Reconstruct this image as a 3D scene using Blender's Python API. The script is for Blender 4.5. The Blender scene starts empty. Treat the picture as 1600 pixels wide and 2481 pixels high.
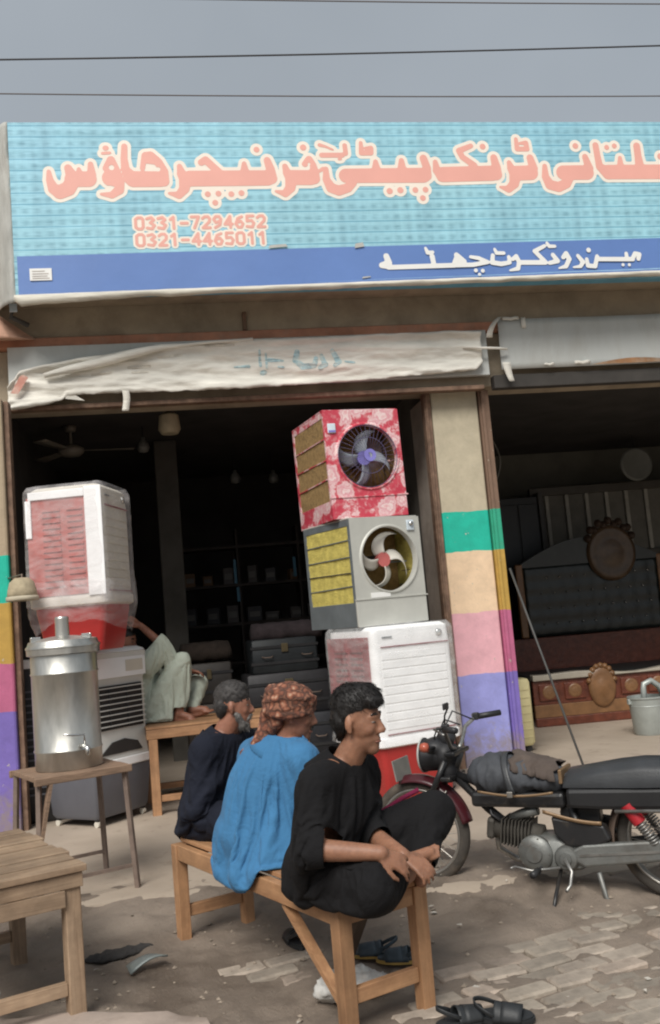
import bpy, bmesh, math, random
import numpy as np
from mathutils import Vector, Matrix, noise as mnoise
random.seed(7)
rad = math.radians
SC = bpy.context.scene
COL = SC.collection

# ------------------------------------------------------------------ camera
F_PX, W_PX, H_PX = 2300.0, 1600.0, 2481.0
YAW, PITCH, ROLL, EYE = rad(9.3), rad(6.3), rad(4.9), 1.5
fw = Vector((math.sin(YAW)*math.cos(PITCH), math.cos(YAW)*math.cos(PITCH), math.sin(PITCH)))
r0 = Vector((math.cos(YAW), -math.sin(YAW), 0.0))
u0 = r0.cross(fw)
cr = r0*math.cos(ROLL) - u0*math.sin(ROLL)
cu = r0*math.sin(ROLL) + u0*math.cos(ROLL)
cam_d = bpy.data.cameras.new('camera')
cam = bpy.data.objects.new('camera', cam_d)
COL.objects.link(cam)
m = Matrix.Identity(4)
for i in range(3):
    m[i][0], m[i][1], m[i][2] = cr[i], cu[i], -fw[i]
m[2][3] = EYE
cam.matrix_world = m
cam_d.sensor_fit = 'VERTICAL'
cam_d.sensor_height = 24.0
cam_d.sensor_width = 24.0
cam_d.lens = 24.0*F_PX/H_PX
cam_d.clip_start, cam_d.clip_end = 0.05, 3000.0
SC.camera = cam

# ------------------------------------------------------------------ sky, sun, exposure
SUN_EL, SUN_AZ = rad(46), rad(205)      # azimuth measured from +Y clockwise: behind the camera, a little left
world = bpy.data.worlds.new('World')
SC.world = world
world.use_nodes = True
wn, wl = world.node_tree.nodes, world.node_tree.links
for n in list(wn):
    wn.remove(n)
w_out = wn.new('ShaderNodeOutputWorld')
w_bg = wn.new('ShaderNodeBackground')
w_sky = wn.new('ShaderNodeTexSky')
w_sky.sky_type = 'NISHITA'
w_sky.sun_disc = False
w_sky.sun_elevation = SUN_EL
w_sky.sun_rotation = SUN_AZ
w_sky.dust_density = 4.0
w_sc = wn.new('ShaderNodeTexCoord')
w_nz = wn.new('ShaderNodeTexNoise')
w_nz.inputs['Scale'].default_value = 2.2
w_nz.inputs['Detail'].default_value = 4
w_rp = wn.new('ShaderNodeValToRGB')
w_rp.color_ramp.elements[0].position = 0.3
w_rp.color_ramp.elements[0].color = (1.50, 1.66, 1.80, 1)
w_rp.color_ramp.elements[1].position = 0.7
w_rp.color_ramp.elements[1].color = (1.84, 2.00, 2.15, 1)
w_mx = wn.new('ShaderNodeMix')
w_mx.data_type = 'RGBA'
w_mx.inputs[0].default_value = 0.93          # almost full cloud cover
wl.new(w_sc.outputs['Generated'], w_nz.inputs['Vector'])
wl.new(w_nz.outputs['Fac'], w_rp.inputs['Fac'])
wl.new(w_sky.outputs[0], w_mx.inputs[6])
wl.new(w_rp.outputs[0], w_mx.inputs[7])
wl.new(w_mx.outputs[2], w_bg.inputs['Color'])
w_bg.inputs['Strength'].default_value = 0.09
wl.new(w_bg.outputs[0], w_out.inputs['Surface'])

sun_d = bpy.data.lights.new('sun', 'SUN')
sun_d.energy = 1.5
sun_d.angle = rad(30)
sun_d.color = (1.0, 0.965, 0.91)
sun = bpy.data.objects.new('sun', sun_d)
COL.objects.link(sun)
sd = Vector((math.sin(SUN_AZ)*math.cos(SUN_EL), math.cos(SUN_AZ)*math.cos(SUN_EL), math.sin(SUN_EL)))
sun.rotation_euler = sd.to_track_quat('Z', 'Y').to_euler()
sun.location = sd*40

SC.view_settings.view_transform = 'Standard'
SC.view_settings.look = 'None'
SC.view_settings.gamma = 1.0
SC.view_settings.exposure = 1.27
SC.render.engine = 'CYCLES'
SC.cycles.pixel_filter_type = 'BLACKMAN_HARRIS'
SC.cycles.filter_width = 2.1          # the phone picture is soft
SC.cycles.max_bounces = 8
SC.cycles.transparent_max_bounces = 12
SC.cycles.use_denoising = True

# ------------------------------------------------------------------ material helper
def new_mat(name):
    mt = bpy.data.materials.new(name)
    mt.use_nodes = True
    nt = mt.node_tree
    b = nt.nodes['Principled BSDF']
    return mt, nt, b

def ramp2(nt, p0, c0, p1, c1, interp='LINEAR'):
    r = nt.nodes.new('ShaderNodeValToRGB')
    e = r.color_ramp.elements
    r.color_ramp.interpolation = interp
    e[0].position, e[1].position = p0, p1
    e[0].color = (*c0, 1) if len(c0) == 3 else c0
    e[1].color = (*c1, 1) if len(c1) == 3 else c1
    return r

def tex_noise(nt, vec, scale, detail=5, rough=0.55, dist=0.0):
    n = nt.nodes.new('ShaderNodeTexNoise')
    n.inputs['Scale'].default_value = scale
    n.inputs['Detail'].default_value = detail
    n.inputs['Roughness'].default_value = rough
    n.inputs['Distortion'].default_value = dist
    nt.links.new(vec, n.inputs['Vector'])
    return n

def mixc(nt, fac, a, b, mode='MIX'):
    x = nt.nodes.new('ShaderNodeMix')
    x.data_type = 'RGBA'
    x.blend_type = mode
    for sock, v in ((0, fac), (6, a), (7, b)):
        if isinstance(v, (int, float)):
            x.inputs[sock].default_value = v
        elif isinstance(v, tuple):
            x.inputs[sock].default_value = (*v, 1) if len(v) == 3 else v
        else:
            nt.links.new(v, x.inputs[sock])
    return x.outputs[2]

def mapping(nt, scale=(1, 1, 1), loc=(0, 0, 0), rot=(0, 0, 0), kind='Object'):
    tc = nt.nodes.new('ShaderNodeTexCoord')
    mp = nt.nodes.new('ShaderNodeMapping')
    mp.inputs['Scale'].default_value = scale
    mp.inputs['Location'].default_value = loc
    mp.inputs['Rotation'].default_value = rot
    nt.links.new(tc.outputs[kind], mp.inputs['Vector'])
    return mp.outputs[0]

def add_bump(nt, b, height, strength=0.3, dist=0.01):
    bp = nt.nodes.new('ShaderNodeBump')
    bp.inputs['Strength'].default_value = strength
    bp.inputs['Distance'].default_value = dist
    nt.links.new(height, bp.inputs['Height'])
    nt.links.new(bp.outputs[0], b.inputs['Normal'])

def per_object(nt, c, amt):
    """every piece a little lighter or darker than the next"""
    oi = nt.nodes.new('ShaderNodeObjectInfo')
    r = ramp2(nt, 0.0, (1-amt,)*3, 1.0, (1+amt*0.7,)*3)
    nt.links.new(oi.outputs['Random'], r.inputs['Fac'])
    return mixc(nt, 1.0, c, r.outputs[0], 'MULTIPLY')

MATS = {}
def mat(name, col, rough=0.6, metal=0.0, var=0.18, scale=6.0, bump=0.25, bscale=70.0, bdist=0.004,
        dirt=None, dscale=3.0, damt=0.5, stretch=(1, 1, 1), spec=0.5, sheen=0.0, rnd=0.0):
    """A plain procedural surface: base colour with broad variation, optional dirt patches, fine relief."""
    if name in MATS:
        return MATS[name]
    mt, nt, b = new_mat(name)
    v = mapping(nt, stretch)
    n1 = tex_noise(nt, v, scale, 6, 0.6)
    lo = tuple(c*(1-var) for c in col)
    hi = tuple(min(1, c*(1+var)) for c in col)
    r = ramp2(nt, 0.3, lo, 0.7, hi)
    nt.links.new(n1.outputs['Fac'], r.inputs['Fac'])
    c = r.outputs[0]
    if dirt:
        n2 = tex_noise(nt, v, dscale, 8, 0.65, 0.4)
        r2 = ramp2(nt, 0.62-0.3*damt, (0, 0, 0), 0.82-0.2*damt, (1, 1, 1))
        nt.links.new(n2.outputs['Fac'], r2.inputs['Fac'])
        ml = nt.nodes.new('ShaderNodeMath')
        ml.operation = 'MULTIPLY'
        ml.inputs[1].default_value = min(1.0, 0.45+damt*0.5)
        nt.links.new(r2.outputs[0], ml.inputs[0])
        c = mixc(nt, ml.outputs[0], c, dirt)
    if rnd:
        c = per_object(nt, c, rnd)
    nt.links.new(c, b.inputs['Base Color'])
    b.inputs['Roughness'].default_value = rough
    b.inputs['Metallic'].default_value = metal
    b.inputs['Specular IOR Level'].default_value = spec
    if sheen:
        b.inputs['Sheen Weight'].default_value = sheen
        b.inputs['Sheen Roughness'].default_value = 0.6
    if bump:
        n3 = tex_noise(nt, v, bscale, 4, 0.6)
        add_bump(nt, b, n3.outputs['Fac'], bump, bdist)
    MATS[name] = mt
    return mt

# ------------------------------------------------------------------ mesh helper
def rotz(a):
    return Matrix.Rotation(a, 4, 'Z')

class MB:
    def __init__(self):
        self.v, self.f = [], []
    def add(self, vs, fs, M=None):
        o = len(self.v)
        for p in vs:
            p = Vector(p)
            self.v.append(tuple(M @ p) if M else tuple(p))
        self.f += [tuple(i+o for i in f) for f in fs]
        return self
    def box(self, lo, hi, M=None, taper=(1, 1)):
        (x0, y0, z0), (x1, y1, z1) = lo, hi
        cx, cy = (x0+x1)/2, (y0+y1)/2
        tx, ty = taper
        q = lambda x, y: (cx+(x-cx)*tx, cy+(y-cy)*ty)
        a = [(x0, y0, z0), (x1, y0, z0), (x1, y1, z0), (x0, y1, z0)]
        bq = [(*q(x0, y0), z1), (*q(x1, y0), z1), (*q(x1, y1), z1), (*q(x0, y1), z1)]
        return self.add(a+bq, [(0, 3, 2, 1), (4, 5, 6, 7), (0, 1, 5, 4), (1, 2, 6, 5), (2, 3, 7, 6), (3, 0, 4, 7)], M)
    def bar(self, p, q, w, h, up=(0, 0, 1), M=None):
        p, q = Vector(p), Vector(q)
        d = q-p
        L = d.length
        z = d.normalized()
        u = Vector(up)
        x = u.cross(z)
        if x.length < 1e-4:
            x = Vector((1, 0, 0)).cross(z)
        x.normalize()
        y = z.cross(x)
        vs = []
        for s in (0, L):
            for a, b2 in ((-1, -1), (1, -1), (1, 1), (-1, 1)):
                vs.append(p+z*s+x*(a*w/2)+y*(b2*h/2))
        return self.add(vs, [(3, 2, 1, 0), (4, 5, 6, 7), (0, 1, 5, 4), (1, 2, 6, 5), (2, 3, 7, 6), (3, 0, 4, 7)], M)
    def tube(self, pts, r, seg=8, M=None, caps=True):
        pts = [Vector(p) for p in pts]
        n = len(pts)
        rs = r if isinstance(r, (list, tuple)) else [r]*n
        vs, fs = [], []
        prev = None
        for i, p in enumerate(pts):
            t = (pts[min(i+1, n-1)]-pts[max(i-1, 0)]).normalized()
            if prev is None:
                a = Vector((0, 0, 1)) if abs(t.z) < 0.9 else Vector((1, 0, 0))
                x = a.cross(t).normalized()
            else:
                x = (prev-t*prev.dot(t)).normalized()
            prev = x
            y = t.cross(x)
            for k in range(seg):
                a = 2*math.pi*k/seg
                vs.append(p+(x*math.cos(a)+y*math.sin(a))*rs[i])
        for i in range(n-1):
            for k in range(seg):
                k2 = (k+1) % seg
                fs.append((i*seg+k, i*seg+k2, (i+1)*seg+k2, (i+1)*seg+k))
        if caps:
            fs.append(tuple(reversed(range(seg))))
            fs.append(tuple(range((n-1)*seg, n*seg)))
        return self.add(vs, fs, M)
    def lathe(self, prof, seg=32, M=None, closed=False):
        """profile of (radius, z) turned about z"""
        vs, fs = [], []
        n = len(prof)
        for k in range(seg):
            a = 2*math.pi*k/seg
            for r, z in prof:
                vs.append((r*math.cos(a), r*math.sin(a), z))
        for k in range(seg):
            k2 = (k+1) % seg
            for i in range(n-1 if not closed else n):
                j = (i+1) % n
                fs.append((k*n+i, k2*n+i, k2*n+j, k*n+j))
        return self.add(vs, fs, M)
    def prism(self, poly, y0, y1, M=None):
        """polygon in (x, z), extruded along y"""
        n = len(poly)
        vs = [(x, y0, z) for x, z in poly]+[(x, y1, z) for x, z in poly]
        fs = [tuple(range(n)), tuple(reversed(range(n, 2*n)))]
        fs += [(i, i+n, (i+1) % n+n, (i+1) % n) for i in range(n)]
        return self.add(vs, fs, M)
    def grid(self, nx, ny, fn, M=None):
        vs = [fn(i/(nx), j/(ny)) for j in range(ny+1) for i in range(nx+1)]
        fs = [(j*(nx+1)+i, j*(nx+1)+i+1, (j+1)*(nx+1)+i+1, (j+1)*(nx+1)+i) for j in range(ny) for i in range(nx)]
        return self.add(vs, fs, M)
    def build(self, name, material, parent=None, smooth=False, bevel=0.0, solid=0.0, sub=0, angle=None):
        me = bpy.data.meshes.new(name)
        me.from_pydata(self.v, [], self.f)
        bm = bmesh.new()
        bm.from_mesh(me)
        bmesh.ops.recalc_face_normals(bm, faces=bm.faces)
        bm.to_mesh(me)
        bm.free()
        return link(name, me, material, parent, smooth, bevel, solid, sub, angle)

def link(name, me, material, parent=None, smooth=False, bevel=0.0, solid=0.0, sub=0, angle=None):
    if material is not None and not me.materials:
        me.materials.append(material)
    o = bpy.data.objects.new(name, me)
    COL.objects.link(o)
    if parent is not None:
        o.parent = parent
    if smooth or angle:
        me.polygons.foreach_set('use_smooth', [True]*len(me.polygons))
        if angle:
            bm = bmesh.new()
            bm.from_mesh(me)
            for e in bm.edges:
                if len(e.link_faces) == 2 and e.calc_face_angle(0) > rad(angle):
                    e.smooth = False
            bm.to_mesh(me)
            bm.free()
    if solid:
        md = o.modifiers.new('solid', 'SOLIDIFY')
        md.thickness = solid
        md.offset = 0
    if bevel:
        md = o.modifiers.new('bevel', 'BEVEL')
        md.width = bevel
        md.segments = 2
        md.limit_method = 'ANGLE'
        md.angle_limit = rad(40)
    if sub:
        md = o.modifiers.new('sub', 'SUBSURF')
        md.levels = md.render_levels = sub
    return o

def thing(name, label, cat, loc=(0, 0, 0), rz=0.0, group=None):
    o = bpy.data.objects.new(name, None)
    COL.objects.link(o)
    o.location = loc
    o.rotation_euler = (0, 0, rz)
    return tag(o, label, cat, group)

def tag(o, label, cat, group=None):
    o['label'] = label
    o['category'] = cat
    if group:
        o['group'] = group
    return o

def struct(o, kind='structure'):
    o['kind'] = kind
    return o

def fbm(x, y, z, s=1.0, o=3):
    return mnoise.fractal(Vector((x*s, y*s, z*s)), 0.6, 2.0, o)

# ------------------------------------------------------------------ soft-body union (clothes, bodies, wraps)
WORK = bpy.data.scenes.new('work')          # a bench scene for shaping single meshes, removed at the end
def _ring_solid(p0, p1, r0, r1, seg=14, cap=5):
    p0, p1 = np.array(p0, float), np.array(p1, float)
    d = p1-p0
    L = np.linalg.norm(d)
    z = d/L if L > 1e-6 else np.array([0, 0, 1.0])
    a = np.array([0, 0, 1.0]) if abs(z[2]) < 0.9 else np.array([1.0, 0, 0])
    x = np.cross(a, z); x /= np.linalg.norm(x)
    y = np.cross(z, x)
    rings = []
    for i in range(1, cap+1):
        t = math.pi/2*(i/cap)
        rings.append((p0-z*r0*math.cos(t), r0*math.sin(t)))
    for i in range(cap):
        t = math.pi/2*(i/cap)
        rings.append((p1+z*r1*math.sin(t), r1*math.cos(t)))
    vs = [p0-z*r0]
    for c, r in rings:
        for k in range(seg):
            an = 2*math.pi*k/seg
            vs.append(c+(x*math.cos(an)+y*math.sin(an))*r)
    vs.append(p1+z*r1)
    n = len(rings)
    fs = []
    for k in range(seg):
        k2 = (k+1) % seg
        fs.append((0, 1+k2, 1+k))
        for i in range(n-1):
            fs.append((1+i*seg+k, 1+i*seg+k2, 1+(i+1)*seg+k2, 1+(i+1)*seg+k))
        fs.append((1+(n-1)*seg+k, 1+(n-1)*seg+k2, len(vs)-1))
    return vs, fs

def _ellipsoid(c, r, R=None, seg=18, rings=11):
    vs, fs = _ring_solid((0, 0, -1e-7), (0, 0, 1e-7), 1, 1, seg, rings//2+1)
    R = np.array(R) if R is not None else np.eye(3)
    c = np.array(c, float)
    vs = [c+R @ (np.array(v)*np.array(r)) for v in vs]
    return vs, fs

def blob_mesh(name, prims, voxel=0.01, smooth=3, fac=0.5):
    """one continuous surface over a set of overlapping tapered limbs and ellipsoids"""
    V, Fc = [], []
    for p in prims:
        if p[0] == 'k':
            vs, fs = _ring_solid(p[1], p[2], p[3], p[4])
        else:
            vs, fs = _ellipsoid(p[1], p[2], p[3] if len(p) > 3 else None)
        o = len(V)
        V += [tuple(map(float, v)) for v in vs]
        Fc += [tuple(i+o for i in f) for f in fs]
    me = bpy.data.meshes.new(name)
    me.from_pydata(V, [], Fc)
    ob = bpy.data.objects.new('tmp', me)
    WORK.collection.objects.link(ob)
    rm = ob.modifiers.new('r', 'REMESH')
    rm.mode = 'VOXEL'
    rm.voxel_size = voxel
    if smooth:
        sm = ob.modifiers.new('s', 'SMOOTH')
        sm.factor = fac
        sm.iterations = smooth
    WORK.view_layers[0].update()
    dg = WORK.view_layers[0].depsgraph
    out = bpy.data.meshes.new_from_object(ob.evaluated_get(dg))
    out.name = name
    bpy.data.objects.remove(ob)
    bpy.data.meshes.remove(me)
    return out

def displace(me, fn):
    """move every vertex along its normal by fn(position, normal)"""
    n = len(me.vertices)
    co = np.empty(n*3); me.vertices.foreach_get('co', co); co = co.reshape(-1, 3)
    no = np.empty(n*3); me.vertices.foreach_get('normal', no); no = no.reshape(-1, 3)
    d = np.array([fn(co[i], no[i]) for i in range(n)])
    co = co+no*d[:, None]
    me.vertices.foreach_set('co', co.reshape(-1))
    me.update()

def trim(me, fn):
    """drop faces whose centre satisfies fn"""
    bm = bmesh.new()
    bm.from_mesh(me)
    kill = [f for f in bm.faces if fn(f.calc_center_median())]
    bmesh.ops.delete(bm, geom=kill, context='FACES')
    bm.to_mesh(me)
    bm.free()

# ------------------------------------------------------------------ lettering as flat cut shapes
def letter_mesh(name, strokes, holes=(), grow=0.0, res=0.011):
    """strokes: lists of (x, z, radius); the union is filled by marching squares, in the local xz plane"""
    segs = []
    for s in strokes:
        if len(s) == 1:
            segs.append((s[0], s[0]))
        for a, b in zip(s[:-1], s[1:]):
            segs.append((a, b))
    xs = [p[0] for s in strokes for p in s]
    zs = [p[1] for s in strokes for p in s]
    pad = 0.3
    x0, x1, z0, z1 = min(xs)-pad, max(xs)+pad, min(zs)-pad, max(zs)+pad
    nx, nz = int((x1-x0)/res)+2, int((z1-z0)/res)+2
    gx = x0+res*np.arange(nx)
    gz = z0+res*np.arange(nz)
    X, Z = np.meshgrid(gx, gz, indexing='ij')
    D = np.full(X.shape, 9.0)
    for a, b in segs:
        ax, az, ar = a
        bx, bz, br = b
        m0 = max(ar, br)+grow+0.04
        i0, i1 = np.searchsorted(gx, [min(ax, bx)-m0, max(ax, bx)+m0])
        j0, j1 = np.searchsorted(gz, [min(az, bz)-m0, max(az, bz)+m0])
        sx, sz = X[i0:i1, j0:j1], Z[i0:i1, j0:j1]
        dx, dz = bx-ax, bz-az
        L2 = dx*dx+dz*dz
        t = np.clip(((sx-ax)*dx+(sz-az)*dz)/L2, 0, 1) if L2 > 1e-12 else np.zeros_like(sx)
        d = np.hypot(sx-(ax+t*dx), sz-(az+t*dz))-(ar+t*(br-ar))-grow
        D[i0:i1, j0:j1] = np.minimum(D[i0:i1, j0:j1], d)
    for hx, hz, hr in holes:
        D = np.maximum(D, hr-np.hypot(X-hx, Z-hz))
    idx, vs, fs = {}, [], []
    def vid(key, x, z):
        if key not in idx:
            idx[key] = len(vs)
            vs.append((x, 0.0, z))
        return idx[key]
    inside = D < 0
    cells = np.argwhere(inside[:-1, :-1] | inside[1:, :-1] | inside[:-1, 1:] | inside[1:, 1:])
    for i, j in cells:
        cs = [(i, j), (i+1, j), (i+1, j+1), (i, j+1)]
        poly = []
        for k in range(4):
            a, b = cs[k], cs[(k+1) % 4]
            da, db = D[a], D[b]
            if da < 0:
                poly.append(vid(a, gx[a[0]], gz[a[1]]))
            if (da < 0) != (db < 0):
                t = da/(da-db)
                key = (a, b) if a < b else (b, a)
                poly.append(vid(key, gx[a[0]]+(gx[b[0]]-gx[a[0]])*t, gz[a[1]]+(gz[b[1]]-gz[a[1]])*t))
        if len(poly) >= 3:
            fs.append(tuple(poly))
    me = bpy.data.meshes.new(name)
    me.from_pydata(vs, [], fs)
    return me

NAME_STROKES=[[(-0.846,5.365,0.0178),(-0.841,5.29,0.0312),(-0.815,5.215,0.0463),(-0.765,5.186,0.0605),(-0.698,5.214,0.0624),(-0.656,5.279,0.059)],[(-0.655,5.297,0.0679),(-0.529,5.296,0.0681)],[(-0.689,5.396,0.0313),(-0.658,5.316,0.0536)],[(-0.504,5.428,0.0225),(-0.5,5.333,0.0377)],[(-0.602,5.386,0.0161),(-0.596,5.334,0.0358)],[(-0.344,5.304,0.0737),(-0.323,5.294,0.063)],[(-0.379,5.389,0.0288),(-0.335,5.463,0.0343),(-0.299,5.398,0.0252),(-0.273,5.312,0.027)],[(-0.27,5.284,0.0378),(-0.282,5.199,0.0405),(-0.344,5.153,0.0296),(-0.431,5.163,0.0125)],[(-0.377,5.569,0.0216),(-0.368,5.569,0.0217)],[(-0.402,5.522,0.0126),(-0.34,5.526,0.0126)],[(-0.217,5.583,0.0253),(-0.226,5.473,0.0289),(-0.22,5.378,0.0361),(-0.176,5.302,0.0632)],[(-0.159,5.292,0.0704),(0.063,5.29,0.0689)],[(-0.057,5.505,0.0218),(-0.078,5.386,0.0217)],[(-0.048,5.505,0.0272),(-0.003,5.505,0.0318),(0.055,5.442,0.0363),(0.099,5.356,0.0363),(0.093,5.27,0.0453)],[(-0.056,5.453,0.0218),(0.037,5.438,0.02)],[(0.232,5.403,0.0219),(0.246,5.335,0.041),(0.274,5.287,0.0546),(0.259,5.202,0.0436),(0.211,5.145,0.0327),(0.131,5.163,0.0127)],[(0.315,5.292,0.0702),(0.972,5.291,0.0692)],[(0.418,5.435,0.0293),(0.456,5.457,0.033),(0.519,5.391,0.033),(0.562,5.342,0.0367)],[(0.783,5.422,0.0203),(0.783,5.359,0.0368)],[(0.984,5.45,0.0305),(1.006,5.367,0.0388),(1.004,5.289,0.0554)],[(1.134,5.395,0.0241),(1.148,5.336,0.0371),(1.181,5.282,0.0538),(1.165,5.2,0.0444),(1.118,5.147,0.0323),(1.037,5.17,0.0111)],[(1.196,5.292,0.0677),(1.346,5.29,0.0679)],[(1.309,5.413,0.0261),(1.35,5.454,0.0336),(1.383,5.403,0.028),(1.387,5.334,0.0419),(1.378,5.285,0.0558)],[(1.465,5.368,0.0187),(1.403,5.332,0.0093)],[(1.464,5.494,0.0224),(1.649,5.493,0.0225)],[(1.453,5.588,0.0168),(1.504,5.573,0.0112),(1.568,5.543,0.0094)],[(1.676,5.582,0.0207),(1.679,5.507,0.0206)],[(1.613,5.456,0.0112),(1.632,5.458,0.0112)],[(1.491,5.366,0.0224),(1.487,5.273,0.0336),(1.523,5.194,0.0447),(1.587,5.169,0.0466),(1.67,5.192,0.0411),(1.717,5.236,0.0356)],[(1.666,5.303,0.0655),(2.356,5.301,0.0692)],[(1.939,5.431,0.0207),(1.939,5.357,0.0424)],[(1.822,5.606,0.017),(1.819,5.511,0.0226),(1.905,5.511,0.0226),(1.909,5.556,0.0226),(1.856,5.556,0.0132)],[(2.174,5.439,0.0237),(2.171,5.355,0.0426)],[(2.376,5.458,0.0342),(2.401,5.363,0.0361),(2.381,5.303,0.0569)],[(2.481,5.422,0.0229),(2.488,5.342,0.038),(2.533,5.301,0.0647)],[(2.548,5.306,0.0704),(2.992,5.314,0.0711)],[(2.825,5.572,0.0225),(2.71,5.527,0.0274),(2.736,5.467,0.0274),(2.838,5.388,0.0299)],[(3.028,5.459,0.0325),(3.043,5.36,0.0425),(3.031,5.307,0.0599)],[(3.167,5.412,0.0226),(3.18,5.359,0.0376),(3.213,5.299,0.0564),(3.193,5.214,0.045),(3.135,5.162,0.0337),(3.059,5.183,0.0112)],[(3.234,5.312,0.069),(3.36,5.315,0.0691)],[(3.369,5.456,0.0327),(3.391,5.357,0.0415)],[(3.255,5.636,0.0176),(3.256,5.541,0.0226),(3.352,5.54,0.0227),(3.346,5.599,0.0227),(3.286,5.594,0.0126)],[(3.5,5.376,0.0227),(3.496,5.276,0.0353),(3.53,5.199,0.0466),(3.609,5.177,0.0479),(3.69,5.208,0.0429),(3.725,5.254,0.0354)],[(3.672,5.312,0.0683),(3.894,5.312,0.0698)],[(3.898,5.462,0.028),(3.925,5.352,0.0407)],[(4.013,5.573,0.0294),(4.019,5.472,0.0306),(4.028,5.364,0.0357),(4.103,5.31,0.0663)],[(4.11,5.314,0.0688),(4.645,5.312,0.0708)],[(4.237,5.45,0.0192),(4.232,5.363,0.0358)],[(4.416,5.564,0.0334),(4.417,5.469,0.0347),(4.422,5.348,0.0462)],[(4.638,5.461,0.0309),(4.684,5.447,0.0516),(4.765,5.372,0.0645),(4.728,5.304,0.0709)],[(0.899,5.548,0.0259)],[(0.453,5.151,0.0255)],[(0.544,5.155,0.0256)],[(0.511,5.074,0.0255)],[(0.653,5.149,0.0256)],[(0.74,5.157,0.0257)],[(1.307,5.565,0.028)],[(2.041,5.158,0.0282)],[(2.138,5.165,0.0283)],[(2.274,5.165,0.0265)],[(2.367,5.167,0.0265)],[(2.335,5.09,0.0265)],[(2.935,5.565,0.0275)],[(3.817,5.567,0.028)],[(4.12,5.552,0.0243)],[(4.196,5.565,0.0243)]]
NAME_HOLES=[[(-0.334,5.396,0.0234),(-0.015,5.395,0.0218),(0.051,5.377,0.02),(1.346,5.413,0.013)]]
ROAD_STROKES=[[(1.952,4.561,0.0261),(1.969,4.501,0.0293),(1.906,4.48,0.026),(1.996,4.461,0.0212)],[(1.962,4.46,0.0212),(2.554,4.464,0.0214)],[(2.362,4.551,0.023),(2.371,4.474,0.0213)],[(2.31,4.625,0.0131),(2.325,4.584,0.0181),(2.371,4.588,0.0148)],[(2.584,4.557,0.0231),(2.647,4.497,0.0231),(2.557,4.489,0.0181),(2.589,4.55,0.0198)],[(2.711,4.537,0.0149),(2.784,4.523,0.0182),(2.863,4.485,0.0182),(2.726,4.464,0.0198),(2.554,4.464,0.0198)],[(2.746,4.412,0.0182)],[(2.809,4.407,0.0182)],[(2.776,4.374,0.0149)],[(2.916,4.546,0.0183),(2.904,4.48,0.0216),(2.985,4.465,0.0216),(3.065,4.476,0.0183),(3.062,4.528,0.0167)],[(2.939,4.601,0.0133),(2.953,4.566,0.0166),(3.019,4.564,0.0166)],[(3.098,4.507,0.0183),(3.132,4.532,0.02),(3.153,4.479,0.02),(3.137,4.419,0.02),(3.062,4.404,0.01)],[(3.169,4.474,0.0217),(3.397,4.468,0.0218)],[(3.398,4.473,0.0201),(3.309,4.575,0.0201),(3.406,4.621,0.0168)],[(3.476,4.536,0.0201),(3.514,4.479,0.0218),(3.437,4.463,0.0184)],[(3.432,4.649,0.0134),(3.45,4.617,0.0168),(3.503,4.616,0.0151)],[(3.571,4.512,0.0202),(3.602,4.547,0.0219),(3.626,4.494,0.0219),(3.588,4.428,0.0202),(3.52,4.412,0.0084)],[(3.711,4.523,0.0169),(3.752,4.464,0.0219),(3.726,4.424,0.0168),(3.657,4.417,0.0084)],[(3.791,4.489,0.0169),(3.796,4.428,0.0202),(3.864,4.421,0.0203),(3.893,4.513,0.0186)],[(3.819,4.573,0.022)],[(3.899,4.487,0.0203),(4.233,4.478,0.0204)],[(4.176,4.533,0.017),(4.178,4.48,0.0187)],[(4.234,4.487,0.0204),(4.261,4.531,0.0204),(4.302,4.521,0.0205),(4.288,4.481,0.0204)],[(4.132,4.428,0.0153)],[(4.193,4.426,0.0153)]]
FADED_STROKES=[[(0.602,3.756,0.0095),(0.726,3.757,0.0152)],[(0.831,3.893,0.0095),(0.83,3.756,0.0133)],[(0.845,3.693,0.0228),(0.864,3.7,0.019)],[(0.911,3.808,0.0191),(1.035,3.795,0.0096)],[(0.886,3.862,0.0095),(0.886,3.734,0.0114)],[(0.992,3.74,0.0114),(1.033,3.732,0.0095)],[(1.166,3.87,0.023),(1.15,3.792,0.0306),(1.203,3.73,0.0268),(1.31,3.736,0.023),(1.336,3.813,0.0192)],[(1.387,3.831,0.0192),(1.408,3.741,0.0269),(1.357,3.714,0.0173)],[(1.487,3.867,0.0193),(1.537,3.765,0.027),(1.495,3.728,0.0173)],[(1.596,3.763,0.0116),(1.674,3.75,0.0116)]]
GREY_STROKES=[[(-0.316,3.796,0.0112),(-0.132,3.798,0.0112)],[(-0.282,3.747,0.013),(-0.154,3.751,0.0093)],[(-0.054,3.871,0.0094),(0.151,3.882,0.0094)],[(0.362,3.951,0.0113),(0.607,3.951,0.0095)],[(-0.628,3.743,0.0092),(-0.464,3.755,0.0093)]]
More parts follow.
